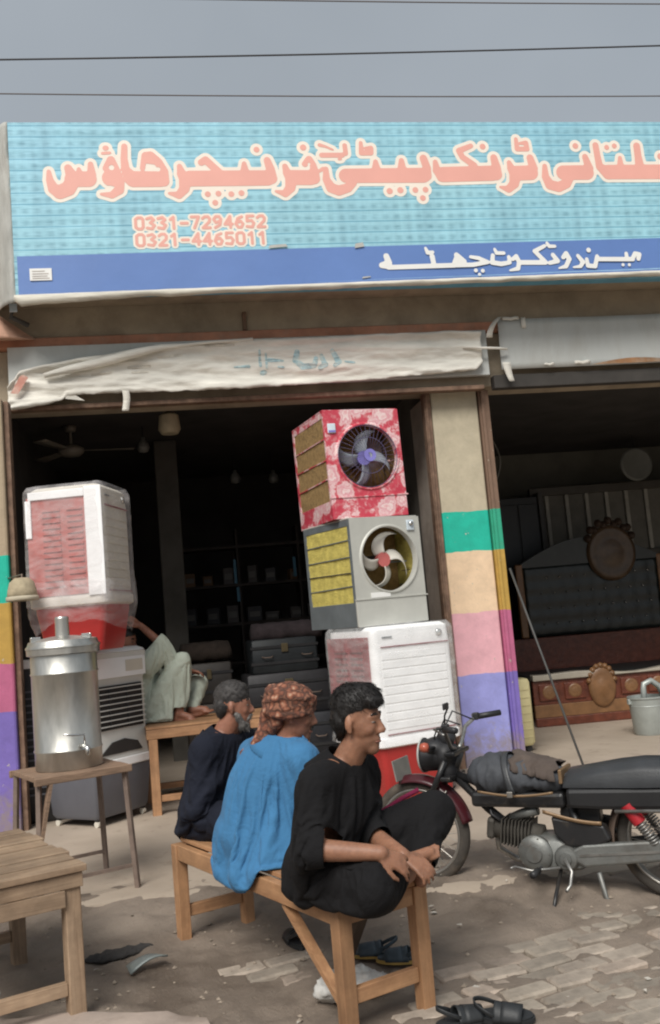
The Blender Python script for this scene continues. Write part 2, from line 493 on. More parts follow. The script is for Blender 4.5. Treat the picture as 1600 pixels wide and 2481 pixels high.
# ================================================================== ground
def lin(a, b, st):
    n = int(round((b-a)/st))
    return [a+(b-a)*i/n for i in range(n+1)]
def smooth01(t):
    t = max(0.0, min(1.0, t))
    return t*t*(3-2*t)
BRICK_SPOTS = [(1.6, 3.75, 0.85), (1.32, 4.98, 0.22), (0.36, 4.40, 0.24), (1.85, 4.5, 0.45), (1.10, 3.58, 0.25), (1.12, 4.25, 0.12), (2.3, 3.9, 0.7), (-0.1, 3.9, 0.12)]
def brick_mask(x, y):
    w = max(1-math.hypot((x-a), (y-b)*1.15)/r for a, b, r in BRICK_SPOTS)
    return w+0.55*fbm(x, y, 3.1, 2.2, 3)
def mud_z(x, y):
    near = smooth01((x+3)/1.5)*smooth01((4.5-x)/1.5)*smooth01((y-1.5)/1.0)*smooth01((6.6-y)/0.8)
    h = 0.020*fbm(x, y, 0.0, 1.6, 4)+0.015*fbm(x, y, 5.0, 6.0, 4)+0.005*fbm(x, y, 9.0, 24.0, 2)
    h -= 0.010*smooth01(brick_mask(x, y)*1.6)
    e = 5.57*(1-smooth01((x+0.1)/1.5))+4.93*smooth01((x+0.1)/1.5)
    bank = 0.052*smooth01((y-(e-0.75+0.25*fbm(x, 2, 0, 1.3, 3)))/0.8)*smooth01((6.3-y)/0.5)
    return near*(h+bank)-0.004
gxs = [-1600, -400, -100, -30, -10, -5, -3.2]+lin(-2.2, 3.4, 0.03)+[4.2, 5, 7, 12, 30, 100, 400, 1600]
gys = [-1600, -400, -100, -30, -10, -3, 0, 1.5, 2.4]+lin(2.9, 5.9, 0.03)+[6.4, 7.2, 9, 13, 30, 100, 400, 1600]
g = MB()
g.v = [(x, y, mud_z(x, y)) for y in gys for x in gxs]
NX = len(gxs)
g.f = [(j*NX+i, j*NX+i+1, (j+1)*NX+i+1, (j+1)*NX+i) for j in range(len(gys)-1) for i in range(NX-1)]
mt, nt, b = new_mat('mud')
v = mapping(nt)
n1 = tex_noise(nt, v, 1.3, 8, 0.65, 0.3)
r1 = ramp2(nt, 0.33, (0.125, 0.097, 0.074), 0.68, (0.285, 0.232, 0.185))
nt.links.new(n1.outputs['Fac'], r1.inputs['Fac'])
n2 = tex_noise(nt, v, 9, 8, 0.7)
r2 = ramp2(nt, 0.55, (0, 0, 0), 0.75, (1, 1, 1))
nt.links.new(n2.outputs['Fac'], r2.inputs['Fac'])
ml = nt.nodes.new('ShaderNodeMath'); ml.operation = 'MULTIPLY'; ml.inputs[1].default_value = 0.5
nt.links.new(r2.outputs[0], ml.inputs[0])
c = mixc(nt, ml.outputs[0], r1.outputs[0], (0.27, 0.215, 0.17))
nt.links.new(c, b.inputs['Base Color'])
rr = ramp2(nt, 0.3, (0.55,)*3, 0.6, (0.95,)*3)
nt.links.new(n1.outputs['Fac'], rr.inputs['Fac'])
nt.links.new(rr.outputs[0], b.inputs['Roughness'])
n3 = tex_noise(nt, v, 55, 6, 0.7)
add_bump(nt, b, n3.outputs['Fac'], 0.7, 0.012)
MUD = mt
ground = struct(g.build('ground', MUD, smooth=True))

# laid bricks, half buried in the mud
M_BRICK = []
for i, cc in enumerate([(0.31, 0.265, 0.215), (0.35, 0.295, 0.24), (0.275, 0.235, 0.19), (0.32, 0.26, 0.21)]):
    M_BRICK.append(mat('paver_%d' % i, cc, 0.9, var=0.25, scale=14, bump=0.5, bscale=60, dirt=(0.15, 0.11, 0.08), dscale=7, damt=0.45, rnd=0.25))
def brick_mesh(seed, m):
    rs = random.Random(seed)
    bm = bmesh.new()
    bmesh.ops.create_cube(bm, size=1)
    for vv in bm.verts:
        vv.co.x *= 0.215; vv.co.y *= 0.100; vv.co.z *= 0.06
        vv.co += Vector((rs.uniform(-.006, .006), rs.uniform(-.006, .006), rs.uniform(-.003, .003)))
    bmesh.ops.bevel(bm, geom=[e for e in bm.edges], offset=0.009, segments=1, affect='EDGES')
    me = bpy.data.meshes.new('brick')
    bm.to_mesh(me); bm.free()
    me.materials.append(m)
    return me
BM = [brick_mesh(i, M_BRICK[i % 4]) for i in range(8)]
ang = rad(12)
nb = 0
rs = random.Random(3)
for row in range(-24, 26):
    for k in range(-14, 16):
        u, w = (k+0.5*(row % 2))*0.226, row*0.111
        x = 1.4+u*math.cos(ang)-w*math.sin(ang)
        y = 4.0+u*math.sin(ang)+w*math.cos(ang)
        if y > 5.0 or y < 3.15 or x < -0.6 or x > 2.7 or brick_mask(x, y) < 0.05+0.42*rs.random():
            continue
        o = bpy.data.objects.new('brick', BM[rs.randrange(8)])
        COL.objects.link(o)
        o.parent = ground
        o.location = (x+rs.uniform(-.008, .008), y+rs.uniform(-.008, .008), -0.041+rs.uniform(0.0, 0.016))
        o.rotation_euler = (rs.uniform(-.03, .03), rs.uniform(-.03, .03), ang+rs.uniform(-.05, .05)+(math.pi if rs.random() < .5 else 0))
        nb += 1

# concrete apron and shop floor
SLAB = 0.05
def edge_y(x):
    t = smooth01((x+0.1)/1.5)
    return 5.57*(1-t)+4.93*t+0.05*fbm(x, 0, 0, 3.0, 4)+0.02*fbm(x, 4, 0, 14, 3)
mt, nt, b = new_mat('concrete_floor')
v = mapping(nt)
n1 = tex_noise(nt, v, 0.9, 8, 0.6, 0.2)
r1 = ramp2(nt, 0.3, (0.30, 0.245, 0.19), 0.7, (0.44, 0.365, 0.29))
nt.links.new(n1.outputs['Fac'], r1.inputs['Fac'])
n2 = tex_noise(nt, v, 5, 9, 0.72, 0.5)
r2 = ramp2(nt, 0.56, (0, 0, 0), 0.72, (1, 1, 1))
nt.links.new(n2.outputs['Fac'], r2.inputs['Fac'])
ml = nt.nodes.new('ShaderNodeMath'); ml.operation = 'MULTIPLY'; ml.inputs[1].default_value = 0.55
nt.links.new(r2.outputs[0], ml.inputs[0])
c = mixc(nt, ml.outputs[0], r1.outputs[0], (0.15, 0.11, 0.08))
nt.links.new(c, b.inputs['Base Color'])
b.inputs['Roughness'].default_value = 0.85
n3 = tex_noise(nt, v, 30, 8, 0.7)
add_bump(nt, b, n3.outputs['Fac'], 0.5, 0.008)
CONC = mt
g = MB()
xs = lin(-2.2, 3.6, 0.05)
xs = [-8]+xs+[4.2, 5, 9]
us = [0, 0.004, 0.012, 0.03, 0.06, 0.1, 0.15, 0.22, 0.3, 0.4, 0.55, 0.75, 1.0]
rows = len(us)+1
for x in xs:
    ey = edge_y(x)
    g.v.append((x, ey-0.03, -0.06))
    for u in us:
        y = ey+(14.5-ey)*u
        z = SLAB+0.008*fbm(x, y, 2, 1.7, 3)*smooth01((9-y)/1.5)-(0.012 if u == 0 else 0)
        g.v.append((x, y, z))
for i in range(len(xs)-1):
    for j in range(rows-1):
        a = i*rows+j
        g.f.append((a, a+rows, a+rows+1, a+1))
floor = struct(g.build('pavement', CONC, smooth=True, angle=50))

# the paler broken slab beside the camera
g = MB()
ring = []
for k in range(40):
    a = 2*math.pi*k/40
    r = 1+0.22*fbm(math.cos(a)*1.5, math.sin(a)*1.5, 7, 1.5, 4)
    ring.append((-0.75+0.72*r*math.cos(a), 3.72+0.46*r*math.sin(a)))
ctr = (-0.75, 3.72)
g.v = [(x, y, -0.03) for x, y in ring]+[(x, y, 0.022) for x, y in ring]
g.v += [(ctr[0]+(x-ctr[0])*s, ctr[1]+(y-ctr[1])*s, 0.030+0.004*fbm(x*s, y*s, 0, 6)) for s in (0.95, 0.6, 0.3) for x, y in ring]+[(ctr[0], ctr[1], 0.03)]
for L in range(4):
    for k in range(40):
        k2 = (k+1) % 40
        g.f.append((L*40+k, L*40+k2, (L+1)*40+k2, (L+1)*40+k))
for k in range(40):
    g.f.append((160+k, 160+(k+1) % 40, 200))
struct(g.build('path', mat('pale_slab', (0.42, 0.34, 0.285), 0.9, var=0.2, scale=5, bump=0.4, bscale=50, dirt=(0.16, 0.12, 0.09), dscale=4, damt=0.35), smooth=True, angle=40))

# ================================================================== building
building = thing('shop_building', 'row of two open-fronted shops with banded painted pillars and stained concrete beam', 'building')
M_BEAM = mat('stained_concrete', (0.40, 0.335, 0.25), 0.9, var=0.25, scale=2.5, bump=0.5, bscale=40, dirt=(0.17, 0.135, 0.10), dscale=1.6, damt=0.4)
M_DARKWALL = mat('shade_dark_wall', (0.050, 0.046, 0.044), 0.95, var=0.3, scale=2, bump=0.3, bscale=30)  # deep shade of the left shop put into its wall and ceiling colour
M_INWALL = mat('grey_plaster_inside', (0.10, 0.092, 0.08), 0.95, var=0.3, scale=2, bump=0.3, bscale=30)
M_TERRA = mat('terracotta_paint', (0.50, 0.24, 0.155), 0.85, var=0.25, scale=5, bump=0.4, bscale=40, dirt=(0.42, 0.33, 0.26), dscale=4, damt=0.4)
M_RUST = mat('rusty_steel', (0.20, 0.125, 0.085), 0.8, var=0.4, scale=12, bump=0.5, bscale=80, dirt=(0.10, 0.05, 0.03), dscale=9, damt=0.5)
M_GALV = mat('grey_sheet_metal', (0.54, 0.56, 0.54), 0.6, metal=0.0, var=0.08, scale=2.2, bump=0.12, bscale=25, dirt=(0.38, 0.365, 0.32), dscale=2.2, damt=0.4, stretch=(1, 1, .35))

def band_mat(name, levels, base, wob=0.012, scuff=True):
    """hand-painted colour bands on plaster, edges slightly wavy; levels = [(z_top, colour)...] from the floor up"""
    mt, nt, b = new_mat(name)
    v = mapping(nt)
    sx = nt.nodes.new('ShaderNodeSeparateXYZ'); nt.links.new(v, sx.inputs[0])
    nz = tex_noise(nt, v, 5, 5, 0.6)
    ma = nt.nodes.new('ShaderNodeMath'); ma.operation = 'MULTIPLY_ADD'
    ma.inputs[1].default_value = wob*4; nt.links.new(nz.outputs['Fac'], ma.inputs[0]); nt.links.new(sx.outputs['Z'], ma.inputs[2])
    mr = nt.nodes.new('ShaderNodeMath'); mr.operation = 'DIVIDE'; mr.inputs[1].default_value = 4.0
    nt.links.new(ma.outputs[0], mr.inputs[0])
    r = nt.nodes.new('ShaderNodeValToRGB'); r.color_ramp.interpolation = 'CONSTANT'
    e = r.color_ramp.elements
    zs = [0.0]+[l[0]+wob*2 for l in levels]
    cs = [l[1] for l in levels]+[base]
    e[0].position, e[0].color = 0, (*cs[0], 1)
    e[1].position, e[1].color = zs[1]/4, (*cs[1], 1)
    for z, cc in zip(zs[2:], cs[2:]):
        q = e.new(z/4); q.color = (*cc, 1)
    nt.links.new(mr.outputs[0], r.inputs['Fac'])
    n2 = tex_noise(nt, v, 7, 8, 0.7, 0.3)
    r2 = ramp2(nt, 0.25, (0.80,)*3, 0.75, (1.12,)*3)
    nt.links.new(n2.outputs['Fac'], r2.inputs['Fac'])
    c = mixc(nt, 1.0, r.outputs[0], r2.outputs[0], 'MULTIPLY')
    if scuff:
        n4 = tex_noise(nt, v, 11, 9, 0.75, 0.8)
        r4 = ramp2(nt, 0.64, (0, 0, 0), 0.72, (1, 1, 1))
        nt.links.new(n4.outputs['Fac'], r4.inputs['Fac'])
        ml = nt.nodes.new('ShaderNodeMath'); ml.operation = 'MULTIPLY'; ml.inputs[1].default_value = 0.4
        nt.links.new(r4.outputs[0], ml.inputs[0])
        c = mixc(nt, ml.outputs[0], c, (0.33, 0.28, 0.21))
    # splashed mud near the foot and flaked spots, both patchy
    hgt = nt.nodes.new('ShaderNodeMapRange'); hgt.inputs[1].default_value = 0.55; hgt.inputs[2].default_value = 0.0
    nt.links.new(sx.outputs['Z'], hgt.inputs[0])
    n6 = tex_noise(nt, v, 9, 8, 0.75, 0.6)
    m6 = nt.nodes.new('ShaderNodeMath'); m6.operation = 'MULTIPLY_ADD'; m6.inputs[1].default_value = 0.45
    nt.links.new(hgt.outputs[0], m6.inputs[0]); nt.links.new(n6.outputs['Fac'], m6.inputs[2])
    r6 = ramp2(nt, 0.62, (0, 0, 0), 0.86, (0.75,)*3); nt.links.new(m6.outputs[0], r6.inputs['Fac'])
    c = mixc(nt, r6.outputs[0], c, (0.26, 0.21, 0.16))
    n7 = tex_noise(nt, v, 16, 6, 0.7, 0.2)
    r7 = ramp2(nt, 0.665, (0, 0, 0), 0.675, (1, 1, 1)); nt.links.new(n7.outputs['Fac'], r7.inputs['Fac'])
    c = mixc(nt, r7.outputs[0], c, (0.46, 0.42, 0.35))
    nt.links.new(c, b.inputs['Base Color'])
    b.inputs['Roughness'].default_value = 0.75
    n3 = tex_noise(nt, v, 45, 6, 0.7)
    add_bump(nt, b, n3.outputs['Fac'], 0.4, 0.006)
    return mt
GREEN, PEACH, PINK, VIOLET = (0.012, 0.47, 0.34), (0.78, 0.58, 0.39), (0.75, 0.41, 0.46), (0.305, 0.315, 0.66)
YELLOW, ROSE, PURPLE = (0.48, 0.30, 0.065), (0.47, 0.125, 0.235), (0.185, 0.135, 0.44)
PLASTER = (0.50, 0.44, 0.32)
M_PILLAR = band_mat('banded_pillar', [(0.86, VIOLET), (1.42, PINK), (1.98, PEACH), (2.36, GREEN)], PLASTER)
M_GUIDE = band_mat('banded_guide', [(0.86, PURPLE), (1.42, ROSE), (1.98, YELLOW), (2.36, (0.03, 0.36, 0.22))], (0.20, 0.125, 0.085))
M_PILLAR_L = band_mat('banded_pillar_left', [(0.97, PURPLE), (1.34, ROSE), (1.83, YELLOW), (2.21, GREEN)], (0.40, 0.315, 0.215))

FY = 8.45
# beam above the openings, parapet behind the sign
MB().box((-2.2, 8.35, 4.13), (8.0, 8.75, 5.7)).build('wall', M_BEAM, building, bevel=0.01)
MB().box((-2.2, 8.31, 4.035), (8.0, 8.75, 4.127)).build('ledge', M_TERRA, building, bevel=0.012)
MB().box((-2.2, 8.38, 3.52), (8.0, 8.75, 4.032)).build('lintel', M_BEAM, building, bevel=0.01)
g = MB(); g.add([(-2.2, 8.02, 4.04), (-1.28, 8.02, 4.04), (-1.05, 8.29, 4.10), (-2.2, 8.29, 4.10), (-2.2, 8.05, 4.34), (-1.42, 8.05, 4.32), (-1.16, 8.29, 4.14), (-2.2, 8.29, 4.36)], [(0, 1, 2, 3), (4, 5, 6, 7), (0, 1, 5, 4), (1, 2, 6, 5), (2, 3, 7, 6), (3, 0, 4, 7)])
g.build('corner_block', mat('salmon_plaster', (0.56, 0.33, 0.235), 0.9, var=0.2, scale=4, bump=0.4, bscale=40, dirt=(0.38, 0.25, 0.18), dscale=4, damt=0.4), building, bevel=0.03)
g = MB(); g.tube([(-1.5, 8.0, 4.36), (-1.32, 7.98, 4.42), (-1.22, 8.0, 4.30), (-1.25, 8.02, 4.22), (-1.12, 8.1, 4.17)], 0.022, 8); g.build('loose_cable', mat('old_cable', (0.06, 0.055, 0.05), 0.7), building, smooth=True)
MB().box((-1.245, 7.94, 4.24), (-1.185, 7.955, 4.31)).build('tag_plate', mat('tag_blue_white', (0.55, 0.62, 0.68), 0.5), building)
MB().box((0.715, 8.305, 4.13), (0.75, 8.346, 4.30)).build('hook', M_RUST, building, bevel=0.008)
# pillars
p = MB(); p.box((2.425, FY, 0.02), (2.875, FY+0.13, 3.52))
pil = p.build('pillar', M_PILLAR, building, bevel=0.015)
MB().box((2.43, FY+0.133, 0.02), (2.87, 9.25, 3.52)).build('pier', mat('raw_plaster', (0.40, 0.345, 0.30), 0.95, var=0.25, scale=3, bump=0.5, bscale=40, dirt=(0.24, 0.20, 0.165), dscale=2.5, damt=0.4), building)
MB().box((-2.2, 8.04, 4.40), (8.0, 8.345, 4.52)).build('added_shade_slab', M_BEAM, building)  # slab added to keep the wall below the sign dark
pil['label'] = 'pillar painted in violet, pink, peach and green bands'
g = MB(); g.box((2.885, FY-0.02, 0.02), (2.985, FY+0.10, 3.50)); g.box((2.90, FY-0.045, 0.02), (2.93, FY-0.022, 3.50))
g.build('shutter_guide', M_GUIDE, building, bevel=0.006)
g = MB(); g.box((2.355, FY-0.01, 0.02), (2.418, FY+0.10, 3.50)); g.box((2.365, FY-0.03, 0.02), (2.385, FY-0.012, 3.50))
g.build('shutter_guide', M_RUST, building, bevel=0.006)
p = MB(); p.box((-2.2, 7.88, 0.02), (-1.335, 8.345, 3.50))
pil = p.build('pillar', M_PILLAR_L, building, bevel=0.02)
g = MB(); g.box((-1.332, 7.93, 0.02), (-1.29, 8.06, 3.48))
g.build('shutter_guide', M_RUST, building, bevel=0.006)
# inside walls and ceilings
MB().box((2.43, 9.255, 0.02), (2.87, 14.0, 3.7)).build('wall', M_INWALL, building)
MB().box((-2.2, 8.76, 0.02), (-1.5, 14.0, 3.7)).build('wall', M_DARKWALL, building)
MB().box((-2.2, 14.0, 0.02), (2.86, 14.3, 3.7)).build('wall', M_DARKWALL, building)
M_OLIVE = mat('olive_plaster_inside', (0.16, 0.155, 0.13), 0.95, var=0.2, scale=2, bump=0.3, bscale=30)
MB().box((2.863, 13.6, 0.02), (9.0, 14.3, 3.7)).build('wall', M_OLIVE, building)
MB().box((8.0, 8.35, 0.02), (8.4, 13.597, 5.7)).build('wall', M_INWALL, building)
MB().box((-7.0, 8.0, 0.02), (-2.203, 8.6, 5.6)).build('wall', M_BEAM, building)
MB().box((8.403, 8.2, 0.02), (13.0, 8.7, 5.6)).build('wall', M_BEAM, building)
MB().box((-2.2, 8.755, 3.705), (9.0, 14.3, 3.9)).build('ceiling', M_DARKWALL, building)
MB().box((-0.20, 11.0, 0.02), (0.06, 11.3, 3.70)).build('column', M_INWALL, building, bevel=0.02)
# shutter boxes: the sheet-metal fascia of each opening
MB().box((-1.33, 8.25, 3.60), (2.96, 8.305, 4.03)).build('fascia', M_GALV, building, bevel=0.006)
g = MB()
def fz(u, w):
    x = 3.075+u*4.9; z = 3.64+w*0.475
    return (x, 8.235+0.012*fbm(x, z, 2, 1.6, 3)-0.02*(1-w)*0, z)
g.grid(60, 8, fz)
g.build('fascia', M_GALV, building, smooth=True, solid=0.006)
MB().box((-1.33, 8.27, 3.475), (2.9, 8.37, 3.515)).build('shutter_rail', M_RUST, building, bevel=0.006)
MB().box((3.0, 8.27, 3.475), (7.9, 8.37, 3.60)).build('shutter_rail', mat('dark_rail', (0.05, 0.045, 0.04), 0.8), building, bevel=0.006)

# ================================================================== the shop sign
def sign_print():
    """printed vinyl: pale blue with woven rows of grey-teal flecks and thin blue rules"""
    mt, nt, b = new_mat('sign_print')
    v = mapping(nt)
    sx = nt.nodes.new('ShaderNodeSeparateXYZ'); nt.links.new(v, sx.inputs[0])
    def wave(sock, per, phase=0.0):
        a = nt.nodes.new('ShaderNodeMath'); a.operation = 'MULTIPLY_ADD'
        a.inputs[1].default_value = 2*math.pi/per; a.inputs[2].default_value = phase
        nt.links.new(sock, a.inputs[0])
        s = nt.nodes.new('ShaderNodeMath'); s.operation = 'SINE'; nt.links.new(a.outputs[0], s.inputs[0])
        return s.outputs[0]
    def rng(sock, lo, hi):
        r = nt.nodes.new('ShaderNodeMapRange'); r.inputs[1].default_value = lo; r.inputs[2].default_value = hi
        nt.links.new(sock, r.inputs[0]); return r.outputs[0]
    nz = tex_noise(nt, mapping(nt, (7, 1, 60)), 1.0, 4, 0.7)
    wz = wave(sx.outputs['Z'], 0.098)
    wx = wave(sx.outputs['X'], 0.098)
    rows = rng(wz, -0.5, 1.0)
    cols = rng(wx, -1.6, 1.0)
    mm = nt.nodes.new('ShaderNodeMath'); mm.operation = 'MULTIPLY'; nt.links.new(rows, mm.inputs[0]); nt.links.new(cols, mm.inputs[1])
    m2 = nt.nodes.new('ShaderNodeMath'); m2.operation = 'MULTIPLY'; nt.links.new(mm.outputs[0], m2.inputs[0]); nt.links.new(rng(nz.outputs['Fac'], 0.25, 0.75), m2.inputs[1])
    c = mixc(nt, m2.outputs[0], (0.335, 0.625, 0.74), (0.125, 0.295, 0.385))
    c = mixc(nt, rng(wave(sx.outputs['Z'], 0.098, 2.4), 0.93, 0.99), c, (0.13, 0.36, 0.50))
    n2 = tex_noise(nt, v, 0.5, 3, 0.5)
    r2 = ramp2(nt, 0.3, (0.92, 0.98, 1.02), 0.7, (1.02, 1.0, 0.97)); nt.links.new(n2.outputs['Fac'], r2.inputs['Fac'])
    c = mixc(nt, 1.0, c, r2.outputs[0], 'MULTIPLY')
    n5 = tex_noise(nt, mapping(nt, (5, 1, 0.5)), 1.0, 7, 0.65)
    r5 = ramp2(nt, 0.35, (0.82, 0.83, 0.84), 0.62, (1.04, 1.04, 1.03)); nt.links.new(n5.outputs['Fac'], r5.inputs['Fac'])
    c = mixc(nt, 1.0, c, r5.outputs[0], 'MULTIPLY')
    nt.links.new(c, b.inputs['Base Color'])
    b.inputs['Roughness'].default_value = 0.55
    n3 = tex_noise(nt, mapping(nt, (0.8, 1, 4)), 2.2, 3, 0.5)
    add_bump(nt, b, n3.outputs['Fac'], 0.25, 0.05)
    return mt
SY = 7.75
sign = thing('shop_sign', 'long pale blue shop signboard with large pink lettering and dark blue lower band', 'sign', (0, SY, 0))
g = MB(); g.box((-1.16, 0.0, 4.30), (7.6, 0.10, 5.80))
g.build('board', sign_print(), sign, bevel=0.004)
M_BLUE = mat('sign_blue_band', (0.115, 0.215, 0.50), 0.5, var=0.06, scale=1.5, bump=0.1, bscale=9, bdist=0.02)
g = MB()
def bandfn(u, w):
    x = -1.135+u*8.7
    zb, zt = 4.322+0.010*x, 4.637+0.0067*(x+1.13)
    return (x, -0.006-0.004*math.sin(u*40)*(1-w), zb+(zt-zb)*w)
g.grid(90, 4, bandfn); g.build('band', M_BLUE, sign, smooth=True)
# white hem hanging below the band
M_HEM = mat('white_hem', (0.62, 0.59, 0.51), 0.8, var=0.2, scale=9, bump=0.5, bscale=20, dirt=(0.30, 0.26, 0.2), dscale=5, damt=0.35, stretch=(0.4, 1, 3))
g = MB()
def hemfn(u, w):
    x = -1.17+u*8.7
    drop = 0.05+0.05*math.exp(-(x+1.1)*1.6)*(1 if x > -1.17 else 0)+0.010*fbm(x, 0, 0, 2.5, 3)
    zt = 4.318+0.010*x
    return (x, -0.018-0.025*math.sin(w*math.pi)+0.008*fbm(x, w*2, 3, 4, 3), zt-drop*w)
g.grid(160, 6, hemfn); g.build('hem', M_HEM, sign, smooth=True, solid=0.004)
g = MB()
g.grid(120, 2, lambda u, w: (1.2+u*6.3, -0.026+0.004*math.sin(u*30), 4.325+0.010*(1.2+u*6.3)+0.006+0.016*w*u))
g.build('stripe', mat('sign_light_stripe', (0.34, 0.55, 0.70), 0.5), sign, smooth=True)
# left return of the flex sheet over its frame
M_RET = mat('sign_return', (0.43, 0.43, 0.40), 0.7, var=0.25, scale=3, bump=0.4, bscale=8, bdist=0.02, dirt=(0.2, 0.18, 0.15), dscale=3, damt=0.4, stretch=(3, 3, .6))
g = MB()
def retfn(u, w):
    z = 4.26+w*1.55
    x0, x1 = -1.162, -1.36
    return (x0+(x1-x0)*u+0.01*fbm(z, u, 1, 4), 0.02+0.28*u*u+0.015*fbm(z, u, 4, 3), z)
g.grid(6, 40, retfn); g.build('side_flap', M_RET, sign, smooth=True, solid=0.004)
g = MB()
for x in (-1.1, 0.6, 2.3, 4.0, 5.7):
    g2 = MB().box((x, 0.103, 4.5), (x+0.04, 0.598, 4.54)); g2.build('bracket', M_RUST, sign)
    g2 = MB().box((x, 0.103, 5.5), (x+0.04, 0.598, 5.54)); g2.build('bracket', M_RUST, sign)
M_LETTER = mat('sign_pink', (0.79, 0.395, 0.33), 0.5, var=0.05, scale=2, bump=0)
M_HALO = mat('sign_cream', (0.86, 0.78, 0.68), 0.5, var=0.04, scale=3, bump=0)
M_WHITE = mat('sign_white', (0.80, 0.80, 0.77), 0.5, var=0.04, scale=3, bump=0)
def put(me, y, m, nm):
    o = link(nm, me, m, sign); o.location = (0, y, 0); return o
put(letter_mesh('lettering', NAME_STROKES, (), grow=0.030), -0.0015, M_HALO, 'lettering_outline')
put(letter_mesh('lettering', NAME_STROKES, NAME_HOLES[0]), -0.003, M_LETTER, 'lettering')
put(letter_mesh('lettering', ROAD_STROKES, (), res=0.008), -0.014, M_WHITE, 'lettering')
DIGIT = {'0': [[(0, .15), (0, .85), (.2, 1), (.5, 1), (.65, .85), (.65, .15), (.5, 0), (.2, 0), (0, .15)]], '1': [[(.1, .8), (.38, 1), (.38, 0)]],
         '2': [[(0, .85), (.2, 1), (.5, 1), (.65, .8), (.6, .55), (0, 0), (.65, 0)]], '3': [[(0, .9), (.4, 1), (.62, .78), (.3, .54)], [(.3, .54), (.65, .3), (.45, 0), (0, .08)]],
         '4': [[(.5, 0), (.5, 1), (0, .3), (.68, .3)]], '5': [[(.62, 1), (.06, 1), (.04, .55), (.45, .6), (.65, .35), (.5, 0), (0, .06)]],
         '6': [[(.58, .95), (.2, .8), (0, .3), (.2, 0), (.5, 0), (.65, .3), (.45, .55), (.05, .4)]], '7': [[(0, 1), (.65, 1), (.22, 0)]],
         '9': [[(.6, .6), (.2, .45), (0, .75), (.2, 1), (.5, 1), (.65, .75), (.55, .25), (.1, 0)]], '-': [[(0.05, .45), (.6, .45)]]}
for body, z in (('0331-7294652', 4.853), ('0321-4465011', 4.706)):
    st_ = []
    for i, ch in enumerate(body):
        for sg in DIGIT[ch]:
            st_.append([(-0.165+i*0.093+px*0.094, z+pz*0.098, 0.0125) for px, pz in sg])
    put(letter_mesh('digits', st_, (), grow=0.017, res=0.007), -0.0015 if z > 4.8 else -0.0022, M_HALO, 'lettering_outline')
    put(letter_mesh('digits', st_, (), res=0.006), -0.0035, M_LETTER, 'lettering')
g = MB().box((-1.04, -0.016, 4.425), (-0.865, -0.013, 4.527)); st = g.build('sticker', M_WHITE, sign)
for i, (a, zz) in enumerate(((0.10, 4.50), (0.13, 4.478), (0.12, 4.458), (0.135, 4.44))):
    MB().box((-1.02, -0.0185, zz), (-1.02+a, -0.0175, zz+0.006)).build('printed_line', mat('sticker_ink', (0.45, 0.40, 0.36), 0.6), st)
# small patches of torn tape on the blue band
for x, z, w, h in ((0.93, 4.655, 0.17, 0.035), (1.68, 4.64, 0.085, 0.05), (1.72, 4.365, 0.08, 0.02)):
    g = MB(); g.add([(x, 0, z), (x+w, 0, z+.012), (x+w*.9, 0, z+h), (x+w*.1, 0, z+h*.8)], [(0, 1, 2, 3)])
    o = g.build('tape', mat('old_tape', (0.45, 0.45, 0.42), 0.6), sign, solid=0.002); o.location = (0, -0.016, 0)

# ================================================================== torn cloth banner over the shutter box
M_CLOTH = mat('dirty_white_cloth', (0.74, 0.715, 0.645), 0.9, var=0.22, scale=3.0, bump=0.45, bscale=14, bdist=0.02, dirt=(0.50, 0.46, 0.39), dscale=2.0, damt=0.36, stretch=(0.5, 1, 2.2))
banner = thing('cloth_banner', 'wrinkled dirty white cloth banner with faded blue writing along the shop lintel', 'banner', (0, 8.2, 0))
def interp(x, pts):
    for (a, va), (b2, vb) in zip(pts[:-1], pts[1:]):
        if x <= b2:
            t = (x-a)/(b2-a); t = max(0, min(1, t))
            return va+(vb-va)*t
    return pts[-1][1]
TOPZ = [(-1.33, 3.66), (-1.22, 3.80), (-1.05, 3.83), (-0.6, 3.905), (0.0, 3.975), (0.75, 4.005), (1.8, 4.0), (2.6, 4.005), (2.88, 3.99)]
BOTZ = [(-1.33, 3.46), (-1.0, 3.50), (-0.88, 3.53), (-0.85, 3.57), (-0.6, 3.575), (0.0, 3.565), (0.72, 3.555), (1.8, 3.585), (2.5, 3.62), (2.80, 3.63), (2.88, 3.70)]
def banfn(u, w):
    x = -1.33+u*4.21
    zt, zb = interp(x, TOPZ), interp(x, BOTZ)+0.008*fbm(x, 0, 1, 9, 3)
    z = zb+(zt-zb)*w
    y = 0.020*fbm(x*0.7, z*3.0, 0, 2.0, 4)+0.012*fbm(x*0.8+z*2, z*6, 5, 3.0, 3)+0.010*math.sin((z-3.5+0.05*x)*38+2*fbm(x, z, 0, 1.2))
    y -= 0.03*math.exp(-((w-0.96)/0.07)**2)+0.02*math.exp(-((w-0.06)/0.08)**2)
    return (x, y-0.01, z)
g = MB(); g.grid(240, 30, banfn); g.build('cloth', M_CLOTH, banner, smooth=True, solid=0.003)
